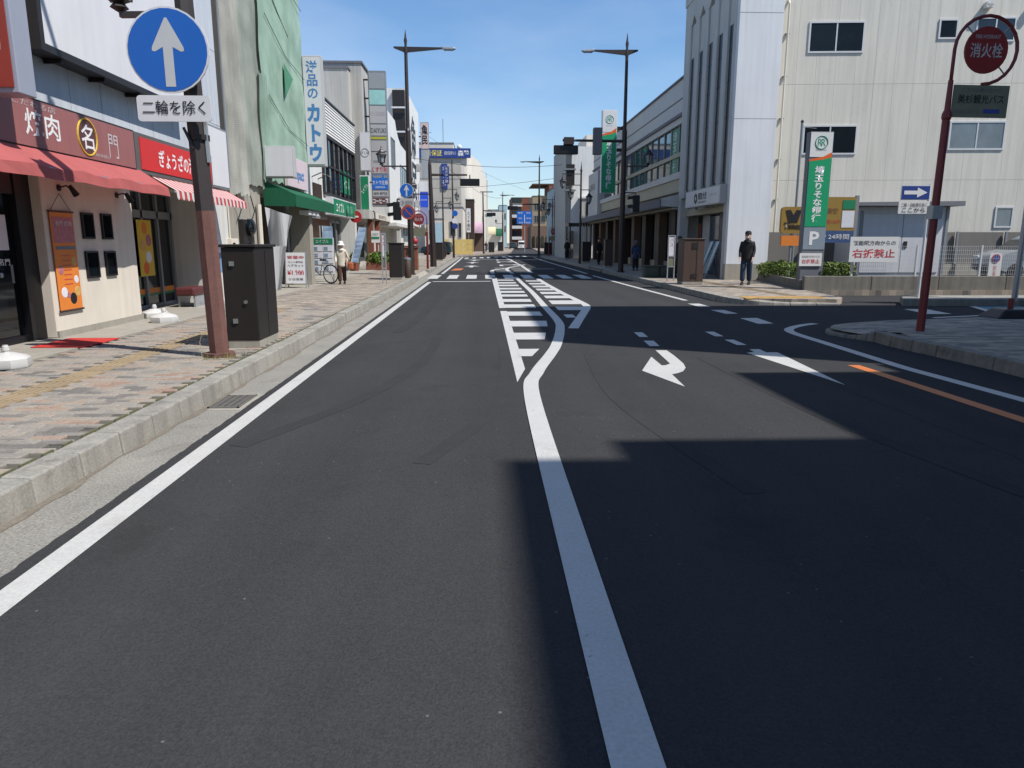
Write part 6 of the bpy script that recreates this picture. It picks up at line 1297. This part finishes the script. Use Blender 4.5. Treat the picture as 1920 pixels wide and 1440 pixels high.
# old lantern posts
def lantern_post(label, loc, s=1):
    t = T('lantern_post', label, 'street lamp', group='old style lantern posts'); B().tube([(0, 0, 0), (0, 0, .5), (0, 0, 5.9)], [.1, .075, .055], 8).obj('shaft', 'pole_brown', t); B().lathe([(.055, 5.9), (.09, 6.0), (.05, 6.1), (.03, 6.3), (.005, 6.6)], n=8).obj('finial', 'pole_brown', t)
    bxo('upper_arm', 'pole_brown', t, -1.25, 0, -.02, .02, 5.75, 5.8); bxo('lower_arm', 'pole_brown', t, -.75, 0, -.02, .02, 5.05, 5.1); bxo('right_arm', 'pole_brown', t, 0, .6, -.02, .02, 4.75, 4.8)
    for (x, z) in ((-1.2, 4.85), (-.65, 4.15), (.55, 3.85)): lantern(t, (x, 0, z)); bxo('hanger', 'pole_brown', t, x - .01, x + .01, -.01, .01, z + .88, z + .96)
    return place(t, loc, 0 if s > 0 else math.pi)
lp1 = lantern_post('old style lantern post with three lanterns before the bank', (6.5, 48.2, KZ), 1)
dup(lp1, 'old style lantern post with three lanterns near the cream house', (-3.3, 62.5, KZ), math.pi, 'old style lantern posts'); dup(lp1, 'distant lantern post right of the far lamp', (7.6, 76.5, KZ), 0, 'old style lantern posts'); dup(lp1, 'most distant lantern post before the light blue building', (8.0, 83, KZ), 0, 'old style lantern posts')
# sign pole before the cream house
spn = T('road_sign', 'slim post with three round signs before the cream house', 'sign', (-2.65, 68, KZ)); B().tube([(-2.65, 68, KZ), (-2.7, 68, 9.0)], [.11, .05], 8).obj('shaft', 'pole_brown', spn)
for (px, py, r, m_) in ((853, 400, .24, 'blue'), (853, 414, .25, 'paper'), (853, 424, .24, 'blue_dark')): q = AY(px, py, 67.8); o = disc_sign(spn, (q.x, 67.8, q.z), r * 1.15, m_, rim='red' if m_ != 'blue' else 'signwhite', n=16)
cps = T('car_park_sign', 'light blue car park board on a post before the yellow fence', 'sign', (-3.9, 70, KZ)); bxo('board', M('sky_board', '#a9c9da', var=.08), cps, -4.6, -3.75, 70, 70.08, 1.5, 3.4); bxo('post', 'aluminium', cps, -4.25, -4.15, 70.02, 70.1, KZ, 1.5)
# blue direction sign
ds = T('direction_sign', 'large blue road direction sign over the far crossing', 'sign', (6.2, 104, KZ)); q0, q1 = AY(969, 420, 104), AY(998, 396, 104); bxo('panel', 'blue_sign', ds, q0.x, q1.x, 104, 104.08, q0.z, q1.z); qc = (q0.x + q1.x) / 2
for (u, v, w_) in ((-.6, .65, .7), (.55, .65, .6), (-.6, -.1, .5), (.6, -.1, .7), (-.5, -.7, .6), (.5, -.7, .7)): text('飯能', (qc + u, 103.98, (q0.z + q1.z) / 2 + v), w_, .24, '-Y', 'white_text', ds)
bxo('route_line', 'white_text', ds, qc - .05, qc + .05, 103.97, 103.985, q0.z + .1, q1.z - .5); bxo('post', 'aluminium', ds, qc - .02, qc + .12, 104.1, 104.25, KZ, q1.z)
# advertising on the left pavement
def a_board(label, loc, rz, w, h, group='pavement signs'):
    t = T('a_board', label, 'sign board', group=group); tl = .16
    for s in (-1, 1):
        b = B(); b.hexa([(-w / 2, s * tl * .9 - .012, .14), (w / 2, s * tl * .9 - .012, .14), (w / 2, s * tl * .9 + .012, .14), (-w / 2, s * tl * .9 + .012, .14)], [(-w / 2, s * .02 - .012, h), (w / 2, s * .02 - .012, h), (w / 2, s * .02 + .012, h), (-w / 2, s * .02 + .012, h)]); b.obj('board', 'signwhite', t)
        for x in (-w / 2, w / 2): B().bar((x, s * tl, 0), (x, s * .02, h + .02), .03, .03).obj('leg', 'aluminium', t)
    return place(t, loc, rz)
ab = a_board('white barber price board reading 1,200 by the concrete pillar', (-5.76, 22.7, KZ), 0, .62, 1.08)
def on_board(z): return -.02 - (1.08 - z) / .94 * .125 - .018
for (s_, z, w_, h_, m_) in (('営業中', .93, .5, .12, 'red_text'), ('カット専門店', .79, .46, .07, 'grey_text'), ('ヘアカット', .68, .5, .1, 'grey_text'), ('¥1,200', .45, .5, .2, 'red_text'), ('毎日営業', .27, .46, .08, 'grey_text')): text(s_, (0, on_board(z), z), w_, h_, '-Y', m_, ab, bold=.015)
ib = T('listing_board', 'green headed letting board with rows of papers by the bicycle', 'sign board', (-5.6, 26, KZ)); bxo('board', 'frame_white', ib, -6.05, -5.25, 26.0, 26.06, .45, 1.72); bxo('header', 'green', ib, -6.02, -5.28, 25.985, 26.0, 1.5, 1.7); text('エイブル', (-5.65, 25.98, 1.6), .45, .12, '-Y', 'white_text', ib)
for i in range(2):
    for j in range(4): bxo('listing', 'paper', ib, -5.98 + i * .36, -5.66 + i * .36, 25.985, 26.0, .55 + j * .235, .74 + j * .235); bxo('listing_photo', M('listing_grey', '#7f95ab', var=.3, scale=15), ib, -5.95 + i * .36, -5.82 + i * .36, 25.98, 25.986, .58 + j * .235, .7 + j * .235)
for x in (-6.0, -5.3): bxo('leg', 'aluminium', ib, x - .02, x + .02, 26.0, 26.05, KZ, .45)
def nobori(label, base, dx, mat, h=1.9, w=.42):
    t = T('advertising_flag', label, 'flag', base, 'advertising flags'); x, y, z = base; B().tube([(x, y, z), (x + dx, y, z + h)], .012, 6).obj('flag_pole', 'white', t); b = B(); n = 8
    for i in range(n):
        a, c_ = i / n, (i + 1) / n
        f_ = lambda t_, e: (x + dx * (.3 + .7 * t_) + e * w, y + .03 * math.sin(t_ * 7 + e * 2), z + h * (.3 + .7 * t_) - e * .03)
        b.poly([f_(a, 0), f_(a, 1), f_(c_, 1), f_(c_, 0)])
    b.obj('flag_cloth', mat, t); return t
nobori('blue and white advertising flag hanging in front of the letting office', (-5.95, 27.5, KZ), .0, M('flag_blue', '#9fb8d4', var=.3, scale=6, trans=.2), 2.0, .38); nobori('white and orange advertising flag beside the letting office door', (-6.4, 27.2, KZ), .0, M('flag_orange', '#cfa58f', var=.35, scale=5, trans=.2), 2.1, .4); nobori('leaning light blue advertising flag beyond the woman', (-5.55, 30.0, KZ), .55, M('flag_sky', '#a8c0dc', var=.2, scale=6, trans=.2), 2.0, .3)
rd = T('round_sign', 'small red round shop sign on the corner of the white corrugated building', 'sign', (-5.8, 35, 2.9)); B().lathe([(.28, -.02), (.28, .02)], (-5.95, 34.9, 2.75), 16, 'y').obj('disc', 'red', rd); bxo('bracket', 'metal_dark', rd, -6.3, -6.2, 34.88, 34.92, 2.72, 2.78); bxo('bar', 'white', rd, -6.08, -5.82, 34.86, 34.88, 2.71, 2.79)
pls = T('flower_trough', 'brown flower trough with leafy plants outside the coffee shop', 'planter', (-5.4, 37, KZ)); bxo('trough', 'brick_red', pls, -5.95, -4.75, 37.3, 37.8, KZ, .55, bevel=.02); foliage(pls, (-5.2, 37.5, .78), (.5, .28, .32), 900, ['leaf_light', 'leaf'], .07, 9); foliage(pls, (-5.75, 37.5, .72), (.22, .25, .25), 300, ['leaf', 'leaf_yellow'], .06, 10)
pls2 = T('flower_pot', 'terracotta pot with a small shrub beside the wooden post', 'planter', (-6.2, 36.4, KZ)); B().lathe([(.16, 0), (.22, .35), (.24, .38), (.2, .4)], (-6.3, 36.3, KZ), 12).obj('pot', 'brick_red', pls2); foliage(pls2, (-6.3, 36.3, .8), (.25, .25, .3), 350, ['leaf', 'leaf_light'], .06, 11)
csn = T('shop_sign', 'white and green standing sign on a post outside the coffee shop', 'sign', (-5.4, 38, KZ)); bxo('panel', 'white', csn, -5.72, -5.3, 38.0, 38.06, 1.55, 2.15); bxo('green_band', 'green', csn, -5.7, -5.32, 37.985, 38.0, 1.75, 1.85); text('営業中', (-5.51, 37.98, 1.98), .3, .12, '-Y', 'grey_text', csn); bxo('post', 'white', csn, -5.4, -5.36, 38.07, 38.1, KZ, 2.1)
tb = T('street_stall', 'wooden stall box with a red lantern behind the crossing cabinet', 'stall', (-3.6, 33.5, KZ)); bxo('box', 'wood', tb, -4.1, -3.3, 37.2, 37.8, KZ, 1.3, bevel=.02); bxo('tray', 'wood', tb, -4.15, -3.25, 37.15, 37.85, 1.31, 1.4); B().ball((-3.4, 37.1, 1.62), .16, 10, 6).obj('red_ball', 'red', tb, smooth='all')
# near-right sign base and grey post, roadside cone sign
sbk = T('rubber_weight', 'black rubber weight block with a short stub on the shaded corner', 'weight', (10.1, 13.2, .16)); b = B(); b.hexa([(9.55, 12.85, .16), (10.6, 12.85, .16), (10.6, 13.45, .16), (9.55, 13.45, .16)], [(9.75, 12.95, .33), (10.5, 12.95, .33), (10.5, 13.35, .33), (9.75, 13.35, .33)]); b.obj('rubber_base', 'metal_black', sbk, bevel=.03); B().tube([(9.98, 13.15, .33), (9.98, 13.15, .52)], .05, 8).obj('stub', 'hydrant_pole', sbk)
gpo = T('sign_post', 'grey post with a framed board at the right edge', 'sign post', (13.0, 17.2, .19)); B().tube([(12.97, 17.0, .15), (13.0, 17.0, 4.8)], .07, 10).obj('post', 'aluminium', gpo); bxo('frame', 'frame_grey', gpo, 12.8, 13.9, 16.9, 16.98, 3.4, 4.65); bxo('face', 'glass_blue', gpo, 12.88, 13.82, 16.885, 16.9, 3.48, 4.57)
cns = T('barrier_sign', 'white warning panel with a blue no-parking disc by the silver car', 'sign', (17.0, 22.6, .3)); pts = []
for (cx_, cz_, a0) in ((15.83, 1.15, 0), (15.62, 1.15, 90), (15.62, .5, 180), (15.83, .5, 270)):
    for k in range(4): a = math.radians(a0 + k * 30); pts.append((cx_ + .09 * math.cos(a), cz_ + .09 * math.sin(a)))
B().prism(pts, 21.6, 21.64, 'y').obj('panel', 'white', cns); B().lathe([(.13, 0), (.13, .01)], (15.725, 21.58, 1.08), 16, 'y').obj('red_rim', 'red', cns); B().lathe([(.1, -.006), (.1, 0)], (15.725, 21.58, 1.08), 16, 'y').obj('blue_disc', 'blue_dark', cns); text('駐車', (15.725, 21.59, .7), .1, .34, '-Y', 'red_text', cns, vert=True); bxo('foot', 'metal_black', cns, 15.5, 15.95, 21.45, 21.8, .28, .42)
# more cables and air units on the far fronts
for k, (p0, p1, sag, lb) in enumerate((((-6.2, 60, 8.3), (8.1, 70, 8.8), .5, 'sagging cable crossing the street before the white corner building'), ((-3.0, 68, 8.2), (3.5, 125, 9.0), .9, 'long cable running along the left pavement to the farthest lamp'), ((7.6, 76.5, 6.0), (9.0, 100, 7.4), .4, 'cable from the far lantern post to the light blue building'), ((-9, 124, 19.0), (9, 150, 12.0), 1.0, 'distant cable sloping from the beige roof across the bend'))):
    pts = [Vector(p0).lerp(Vector(p1), i / 14) - Vector((0, 0, sag * math.sin(math.pi * i / 14))) for i in range(15)]; tag(B().tube(pts, .018, 4).obj('overhead_cable', 'metal_black'), lb, 'cable')
for k, (x, y, z) in enumerate(((-5.72, 50.5, 4.0), (-5.82, 64.5, 4.6), (-5.82, 66.2, 7.8))):
    ac = T('air_conditioner', ('grey air conditioner box low on the white curved building', 'grey air conditioner box on the brush letter building', 'upper grey air conditioner box on the brush letter building')[k], 'air conditioner', (x, y, z), 'air conditioner boxes on the left fronts'); bxo('case', 'signgrey', ac, x, x + .35, y, y + .8, z, z + .6, bevel=.02); B().lathe([(.23, 0), (.23, .01)], (x + .35, y + .4, z + .3), 16, 'x').obj('fan_grille', 'metal_dark', ac)
# overhead cables
for k, (p0, p1, sag, lbl) in enumerate((((-3.2, 31.9, 6.5), (6.6, 75, 8.4), .5, 0), ((-17, 118, 10.5), (9, 80, 8.5), .8, 1))):
    if k == 0: continue
    pts = [Vector(p0).lerp(Vector(p1), i / 14) - Vector((0, 0, sag * math.sin(math.pi * i / 14))) for i in range(15)]; tag(B().tube(pts, .02, 4).obj('overhead_cable', 'metal_black'), 'thin black cable strung across the street before the beige building', 'cable')
pts = [Vector((-6.2, 25, 8.05)).lerp(Vector((-6.2, 20.8, 10.3)), i / 8) - Vector((0, 0, .25 * math.sin(math.pi * i / 8))) for i in range(9)]; tag(B().tube(pts, .012, 4).obj('overhead_cable', 'metal_black'), 'short stay wire from the blue character sign to the netting', 'cable')

# ------------------------------------------------------------------ vehicles and bicycle
def wheel(parent, x, y, r=.3, w=.18, z0=0.0):
    o = B().lathe([(r * .6, -w / 2), (r * .93, -w / 2), (r, -w * .35), (r, w * .35), (r * .93, w / 2), (r * .6, w / 2)], (x, y, r + z0), 20, 'x').obj('wheel', 'tyre', parent, smooth=True); B().lathe([(r * .6, -w * .4), (r * .62, w * .42), (r * .15, w * .5)] if x > 0 else [(r * .15, -w * .5), (r * .62, -w * .42), (r * .6, w * .4)], (x, y, r + z0), 14, 'x').obj('rim', 'aluminium', o); return o
def vehicle(label, cat, mat, L, Wd, prof, win, loc, rz, group=None, name='parked_car', rear=None):
    """prof: side outline (y, z), front at +y; win: side-window outline"""
    t = T(name, label, cat, group=group); hw = Wd / 2
    b = B(); n = len(prof); sec = []
    for (f_, inset) in ((-1, .0), (-.93, 0), (.93, 0), (1, 0)):
        ring = []
        for (y, z) in prof:
            tum = .10 * max(0, z - .95) if abs(f_) > .5 else 0
            sh = .05 if abs(f_) == 1 else 0
            cy_ = (prof[0][0] + prof[n // 2][0]) / 2
            ring.append((f_ * (hw - tum), y * (1 - sh * .35), z - (sh if z > 1.2 else -sh * .6 if z < .4 else 0)))
        k = len(b.v); b.v += ring; sec.append(k)
    for a, c_ in zip(sec[:-1], sec[1:]):
        for i in range(n): j = (i + 1) % n; b.f.append((a + i, a + j, c_ + j, c_ + i))
    b.f.append(tuple(sec[0] + i for i in range(n))); b.f.append(tuple(sec[-1] + i for i in range(n - 1, -1, -1)))
    b.obj('body', mat, t, smooth=True)
    for s in (-1, 1):
        for poly in win:
            q = B(); q.poly([(s * (hw - .10 * max(0, z - .95) + .004), y, z) for y, z in poly]); q.obj('side_window', 'glass_dark', t)
    return t
# silver hatchback at the right edge (front to the left)
prof = [(-1.75, .35), (-1.78, .75), (-1.7, 1.0), (-1.5, 1.45), (-1.1, 1.52), (.2, 1.5), (.55, 1.35), (.95, 1.02), (1.55, .88), (1.75, .7), (1.78, .35), (1.45, .22), (-1.45, .22)]
car = vehicle('silver hatchback parked behind the mesh fence at the right edge', 'car', 'car_silver', 3.5, 1.55, prof, [[(-1.4, 1.0), (-1.35, 1.38), (-.35, 1.42), (-.35, 1.0)], [(-.28, 1.0), (-.28, 1.42), (.18, 1.4), (.75, 1.02)]], None, 0)
for x in (-.72, .72):
    for y in (-1.15, 1.15): wheel(car, x, y, .28, .17)
B().poly([(-.66, .56, 1.36), (.66, .56, 1.36), (.7, .98, 1.03), (-.7, .98, 1.03)]).obj('windscreen', 'glass_dark', car)
for x in (-.55, .55): bxo('headlight', 'lamp_clear', car, x - .16, x + .16, 1.6, 1.78, .66, .8, bevel=.03)
bxo('front_bumper', 'metal_black', car, -.6, .6, 1.7, 1.79, .32, .5, bevel=.02); B().box(-.9, -.76, .55, .68, 1.02, 1.14).obj('mirror', 'car_silver', car, bevel=.02); B().box(.76, .9, .55, .68, 1.02, 1.14).obj('mirror', 'car_silver', car, bevel=.02)
place(car, (19.35, 24.6, .3), math.radians(86))
vp = [(-2.2, .4), (-2.22, 1.0), (-2.12, 1.85), (-1.9, 1.98), (1.2, 1.96), (1.6, 1.75), (2.15, 1.05), (2.25, .8), (2.25, .4), (1.9, .28), (-1.9, .28)]
van = vehicle('white van driving away at the bend', 'van', 'car_white', 4.4, 1.7, vp, [[(-1.9, 1.1), (-1.85, 1.7), (-.2, 1.72), (-.2, 1.1)], [(-.1, 1.1), (-.1, 1.72), (1.2, 1.72), (1.75, 1.15)]], None, 0, name='white_van')
B().box(-.66, .66, -2.225, -2.15, 1.15, 1.68).obj('rear_window', 'glass_dark', van, bevel=.01)
for x in (-.78, .78): bxo('tail_light', 'lamp_red', van, x - .06, x + .06, -2.26, -2.2, .85, 1.15)
bxo('rear_bumper', 'car_white', van, -.8, .8, -2.32, -2.22, .35, .55, bevel=.02); bxo('number_plate', 'yellow', van, -.17, .17, -2.27, -2.23, .72, .88)
for x in (-.75, .75):
    for y in (-1.35, 1.4): wheel(van, x, y, .31, .18)
place(van, (9.1, 168, .006), math.radians(-3))
c2_ = vehicle('dark teal car waiting left of the white van', 'car', 'car_dark', 3.5, 1.55, prof, [[(-1.4, 1.0), (-1.35, 1.38), (-.35, 1.42), (-.35, 1.0)], [(-.28, 1.0), (-.28, 1.42), (.18, 1.4), (.75, 1.02)]], None, 0)
B().poly([(-.66, .56, 1.36), (.66, .56, 1.36), (.7, .98, 1.03), (-.7, .98, 1.03)]).obj('windscreen', 'glass_dark', c2_); B().box(-.6, .6, -1.66, -1.5, 1.05, 1.38).obj('rear_window', 'glass_dark', c2_)
for x in (-.72, .72):
    for y in (-1.15, 1.15): wheel(c2_, x, y, .28, .17)
    bxo('tail_light', 'lamp_red', c2_, x - .1 if x > 0 else x, x if x > 0 else x + .1, -1.79, -1.74, .75, .95)
place(c2_, (6.75, 158, .15), math.radians(-3))
lotcar = dup(c2_, 'dark car parked behind the light blue car park board', (-5.2, 84, .17), math.radians(80)); lotcar['group'] = 'cars left of the street'; c2_['group'] = 'cars left of the street'
bk_ = T('bicycle', 'bicycle leaning in front of the green headed letting board', 'bicycle')
for y in (-.52, .52):
    w_ = B().ring((0, y, .33), .31, .018, 28, 6, 'x').obj('wheel', 'tyre', bk_); s_ = B()
    for k in range(12): a = math.pi * k / 6; s_.bar((0, y, .33), (0, y + .3 * math.cos(a), .33 + .3 * math.sin(a)), .004, .004)
    s_.obj('spokes', 'chrome', w_); B().ring((0, y, .33), .29, .01, 28, 4, 'x').obj('rim', 'chrome', w_)
fr_ = B(); fr_.tube([(0, .52, .33), (0, .38, .75), (0, .36, .88)], .015, 6).tube([(0, .4, .7), (0, -.05, .28)], .016, 6).tube([(0, .42, .66), (0, -.17, .62)], .014, 6).tube([(0, -.05, .28), (0, -.2, .75)], .015, 6).tube([(0, -.05, .28), (0, -.52, .33)], .011, 6).tube([(0, -.17, .62), (0, -.52, .33)], .01, 6); fr_.obj('frame', 'steel', bk_)
B().tube([(-.25, .25, .95), (-.12, .36, .93), (.12, .36, .93), (.25, .25, .95)], .012, 6).obj('handlebar', 'chrome', bk_); B().box(-.07, .07, -.33, -.1, .77, .83).obj('saddle', 'metal_black', bk_, bevel=.03)
b = B(); b.hexa([(-.13, .42, .7), (.13, .42, .7), (.13, .62, .7), (-.13, .62, .7)], [(-.18, .42, .92), (.18, .42, .92), (.18, .7, .92), (-.18, .7, .92)]); b.obj('basket', 'aluminium', bk_); B().bar((0, -.5, .4), (.12, -.55, .01), .012, .012).obj('stand', 'steel', bk_); B().box(-.06, .06, -.6, -.25, .67, .69).obj('carrier', 'steel', bk_)
place(bk_, (-5.62, 25.1, KZ), math.radians(62))

# ------------------------------------------------------------------ people: skinned figures with clothing
def skin_mesh(name, chains, mat, parent, sub=2):
    """chains: list of [(x,y,z,rx,ry), ...]; a chain may start at an existing point to branch from it"""
    me = bpy.data.meshes.new(name); bm = bmesh.new(); lay = bm.verts.layers.skin.verify(); idx = {}; first = True
    for ch in chains:
        prev = None
        for p in ch:
            key = tuple(round(c, 4) for c in p[:3])
            if key not in idx:
                v = bm.verts.new(p[:3]); v[lay].radius = (p[3], p[4] if len(p) > 4 else p[3]); v[lay].use_root = first; first = False; idx[key] = v
            v = idx[key]
            if prev is not None and prev is not v and bm.edges.get((prev, v)) is None: bm.edges.new((prev, v))
            prev = v
    bm.to_mesh(me); bm.free(); me.materials.append(MATS[mat]); o = bpy.data.objects.new(name, me); COL.objects.link(o); o.parent = parent
    s = o.modifiers.new('skin', 'SKIN'); s.use_smooth_shade = True; o.modifiers.new('subdivision', 'SUBSURF').levels = sub; o.modifiers['subdivision'].render_levels = sub
    return o
def hand(w, d, side):      # palm and five bent fingers from wrist w along direction d
    w, d = Vector(w), Vector(d).normalized(); lat = Vector((0, 1, 0)); inn = Vector((-side, 0, 0)); palm = w + d * .055
    ch = [[(*w, .026, .02), (*palm, .034, .018)]]
    for k, L in enumerate((.065, .078, .083, .075)):
        base = palm + d * .03 + lat * (.03 - k * .02); m1 = base + d * L * .5; tip = m1 + (d * .8 + inn * .5).normalized() * L * .5
        ch.append([(*palm, .034, .018), (*base, .0095), (*m1, .0088), (*tip, .0075)])
    th = palm - d * .02 + lat * .04; ch.append([(*palm, .034, .018), (*th, .011), (*(th + d * .045 + lat * .012), .009)])
    return ch
def person(label, loc, rz, h, coat, legs, shoe='shoe', stride=.12, coat_len=.82, headgear=None, hg_mat='cloth_cream', hair=True, mask=False, bag=None, lean=0.0, bulk=1.0, arm=(.08, .02)):
    t = T('person', label, 'person', group='people on the pavements'); k = bulk
    # local frame: facing -Y, height 1.7
    hipz, kn = .92, .48; LF, RF = (-.09, -stride, .06), (.09, stride, .06)
    pel = (0, 0, .95, .15 * k, .11 * k); chest = (0, -lean * .5, 1.32, .165 * k, .11 * k); neck = (0, -lean * .9, 1.5, .075, .075); ly = -lean
    body = [[pel, (0, -lean * .2, 1.12, .14 * k, .1 * k), chest, (0, -lean * .7, 1.43, .11, .08), neck, (0, ly - .01, 1.56, .098, .105), (0, ly - .02, 1.63, .105, .118), (0, ly - .01, 1.7, .085, .095)], [(0, ly - .02, 1.63, .105, .118), (0, ly - .125, 1.61, .014, .014)]]
    shoulders = []
    for s in (-1, 1):
        sh = (s * .165 * k, -lean * .5, 1.385, .06, .055); el = (s * (.205 * k + arm[1]), -lean * .5 + .03 * s * stride * 4, 1.12, .045, .042); wr = (s * (.19 * k + arm[1]), -lean * .5 - arm[0] - .05 + .06 * s * stride * 4, .89, .028, .024)
        body.append([chest, sh, el, wr]); d = Vector(wr[:3]) - Vector(el[:3]); body += hand(wr[:3], d, s); shoulders.append((sh, el, wr))
        F_ = LF if s < 0 else RF; body.append([pel, (s * .09, 0, .86, .09, .09), (s * .09, F_[1] * .55 - .02, .49, .055, .058), (s * .09, F_[1] + .02, .1, .035, .035)])
    body_o = skin_mesh('body', body, 'skin', t)
    for s in (-1, 1): B().ball((s * .032, ly - .112, 1.645), .011, 8, 5).obj('eye', 'black_text', t)
    ear = B()
    for s in (-1, 1): ear.ball((s * .083, ly - .01, 1.63), .022, 8, 5, 1.4)
    ear.obj('ears', 'skin', t)
    tr = []
    for s in (-1, 1):
        F_ = LF if s < 0 else RF; tr.append([(0, 0, .98, .155 * k, .12 * k), (0, 0, .9, .15 * k, .12 * k), (s * .09, 0, .82, .115, .12), (s * .09, F_[1] * .55 - .02, .49, .092, .096), (s * .09, F_[1] + .02, .11, .078, .085)])
        b = B(); fy = F_[1]; z0 = 0.0; b.hexa([(s * .09 - .045, fy + .07, z0), (s * .09 + .045, fy + .07, z0), (s * .09 + .05, fy - .12, z0), (s * .09 + .02, fy - .18, z0), (s * .09 - .03, fy - .18, z0), (s * .09 - .05, fy - .12, z0)], [(s * .09 - .04, fy + .06, .11), (s * .09 + .04, fy + .06, .11), (s * .09 + .045, fy - .06, .09), (s * .09 + .018, fy - .16, .05), (s * .09 - .025, fy - .16, .05), (s * .09 - .045, fy - .06, .09)]); b.obj('shoe', shoe, t, bevel=.015)
    skin_mesh('trousers', tr, legs, t)
    cc_ = [[(0, 0, coat_len, .19 * k, .15 * k), (0, 0, coat_len + .12, .185 * k, .145 * k), (0, -lean * .2, 1.12, .17 * k, .13 * k), (0, -lean * .5, 1.32, .19 * k, .135 * k), (0, -lean * .7, 1.42, .13, .11), (0, -lean * .85, 1.5, .1, .1)]]
    for (sh, el, wr) in shoulders:
        cc_.append([(0, -lean * .5, 1.32, .19 * k, .135 * k), (sh[0], sh[1], sh[2], .072 * k, .075), (el[0], el[1], el[2], .066 * k, .064), (el[0] + (wr[0] - el[0]) * .92, el[1] + (wr[1] - el[1]) * .92, el[2] + (wr[2] - el[2]) * .92, .046, .044)])
    skin_mesh('coat', cc_, coat, t)
    B().lathe([(.125 * k, 1.4), (.1, 1.45), (.085, 1.5), (.092, 1.545), (.08, 1.55), (.07, 1.5)], (0, -lean * .85, 0), 14).obj('collar', coat, t, smooth='all')
    if hair: B().lathe([(.092, -.02), (.1, .03), (.094, .09), (.06, .125), (.01, .14)], (0, ly + .012, 1.64), 14).obj('hair', 'hair', t, smooth='all')
    if headgear == 'bucket': B().lathe([(.165, -.035), (.16, -.028), (.112, .02), (.105, .1), (.07, .13), (.01, .14)], (0, ly - .01, 1.665), 16).obj('hat', hg_mat, t, smooth=True)
    if headgear == 'cap':
        B().lathe([(.108, 0), (.106, .05), (.075, .1), (.01, .115)], (0, ly - .005, 1.68), 16).obj('cap', hg_mat, t, smooth=True); b = B(); b.hexa([(-.08, ly - .08, 1.68), (.08, ly - .08, 1.68), (.06, ly - .19, 1.665), (-.06, ly - .19, 1.665)], [(-.08, ly - .08, 1.692), (.08, ly - .08, 1.692), (.06, ly - .19, 1.677), (-.06, ly - .19, 1.677)]); b.obj('cap_peak', hg_mat, t, bevel=.005)
    if headgear == 'hood': B().lathe([(.1, -.14), (.125, -.05), (.125, .04), (.09, .12), (.01, .15)], (0, ly + .025, 1.64), 14).obj('hood', hg_mat, t, smooth='all')
    if mask: b = B(); b.hexa([(-.06, ly - .1, 1.545), (.06, ly - .1, 1.545), (.062, ly - .1, 1.615), (-.062, ly - .1, 1.615)], [(-.025, ly - .135, 1.555), (.025, ly - .135, 1.555), (.02, ly - .142, 1.615), (-.02, ly - .142, 1.615)]); b.obj('face_mask', 'white', t, bevel=.008)
    place(t, loc, rz, h / 1.78)
    return t
lady = person('woman in a white bucket hat and cream coat walking on the left pavement', (-4.73, 24.6, KZ), math.radians(8), 1.42, 'cloth_cream', 'cloth_brown', stride=.1, coat_len=.7, headgear='bucket', hg_mat='white', lean=.08, bulk=1.08)
lb2 = T('shoulder_bag', 'orange brown shoulder bag hanging at the woman’s side', 'bag', (-4.4, 24.55, .8)); lb2['label'] = 'orange brown shoulder bag hanging beside the woman in cream'
B().box(-4.5, -4.33, 24.45, 24.62, .66, .9).obj('pouch', 'bag_orange', lb2, bevel=.04); B().tube([(-4.45, 24.5, .88), (-4.58, 24.48, 1.28), (-4.45, 24.62, .88)], .01, 5).obj('strap', 'bag_orange', lb2)
person('man in black jacket, jeans, cap and white mask on the right pavement', (8.8, 23.8, .165), math.radians(-28), 1.76, 'cloth_black', 'denim', stride=.17, coat_len=.76, headgear='cap', hg_mat='cloth_black', mask=True, bulk=1.14, arm=(.14, -.015))
person('person in a blue coat with pale hood behind the right lamp post', (7.75, 36.4, .165), math.radians(160), 1.5, 'cloth_blue', 'cloth_black', stride=.1, coat_len=.65, headgear='hood', hg_mat='cloth_grey')
person('person in dark clothes with bare head walking past the bank', (7.5, 46.5, .165), math.radians(20), 1.68, 'cloth_black', 'cloth_black', stride=.12, coat_len=.75)
person('person in dark clothes half hidden behind the brown cabinet', (8.0, 29.2, .165), math.radians(120), 1.66, 'cloth_black', 'cloth_black', stride=.08)
person('person in a dark suit standing by the grey garden wall', (7.15, 61, .165), math.radians(0), 1.7, 'cloth_black', 'cloth_black', stride=.05)
person('distant person in dark clothes near the pink awning', (.6, 112, .15), math.radians(30), 1.65, 'cloth_black', 'denim', stride=.1)
finish_texts()
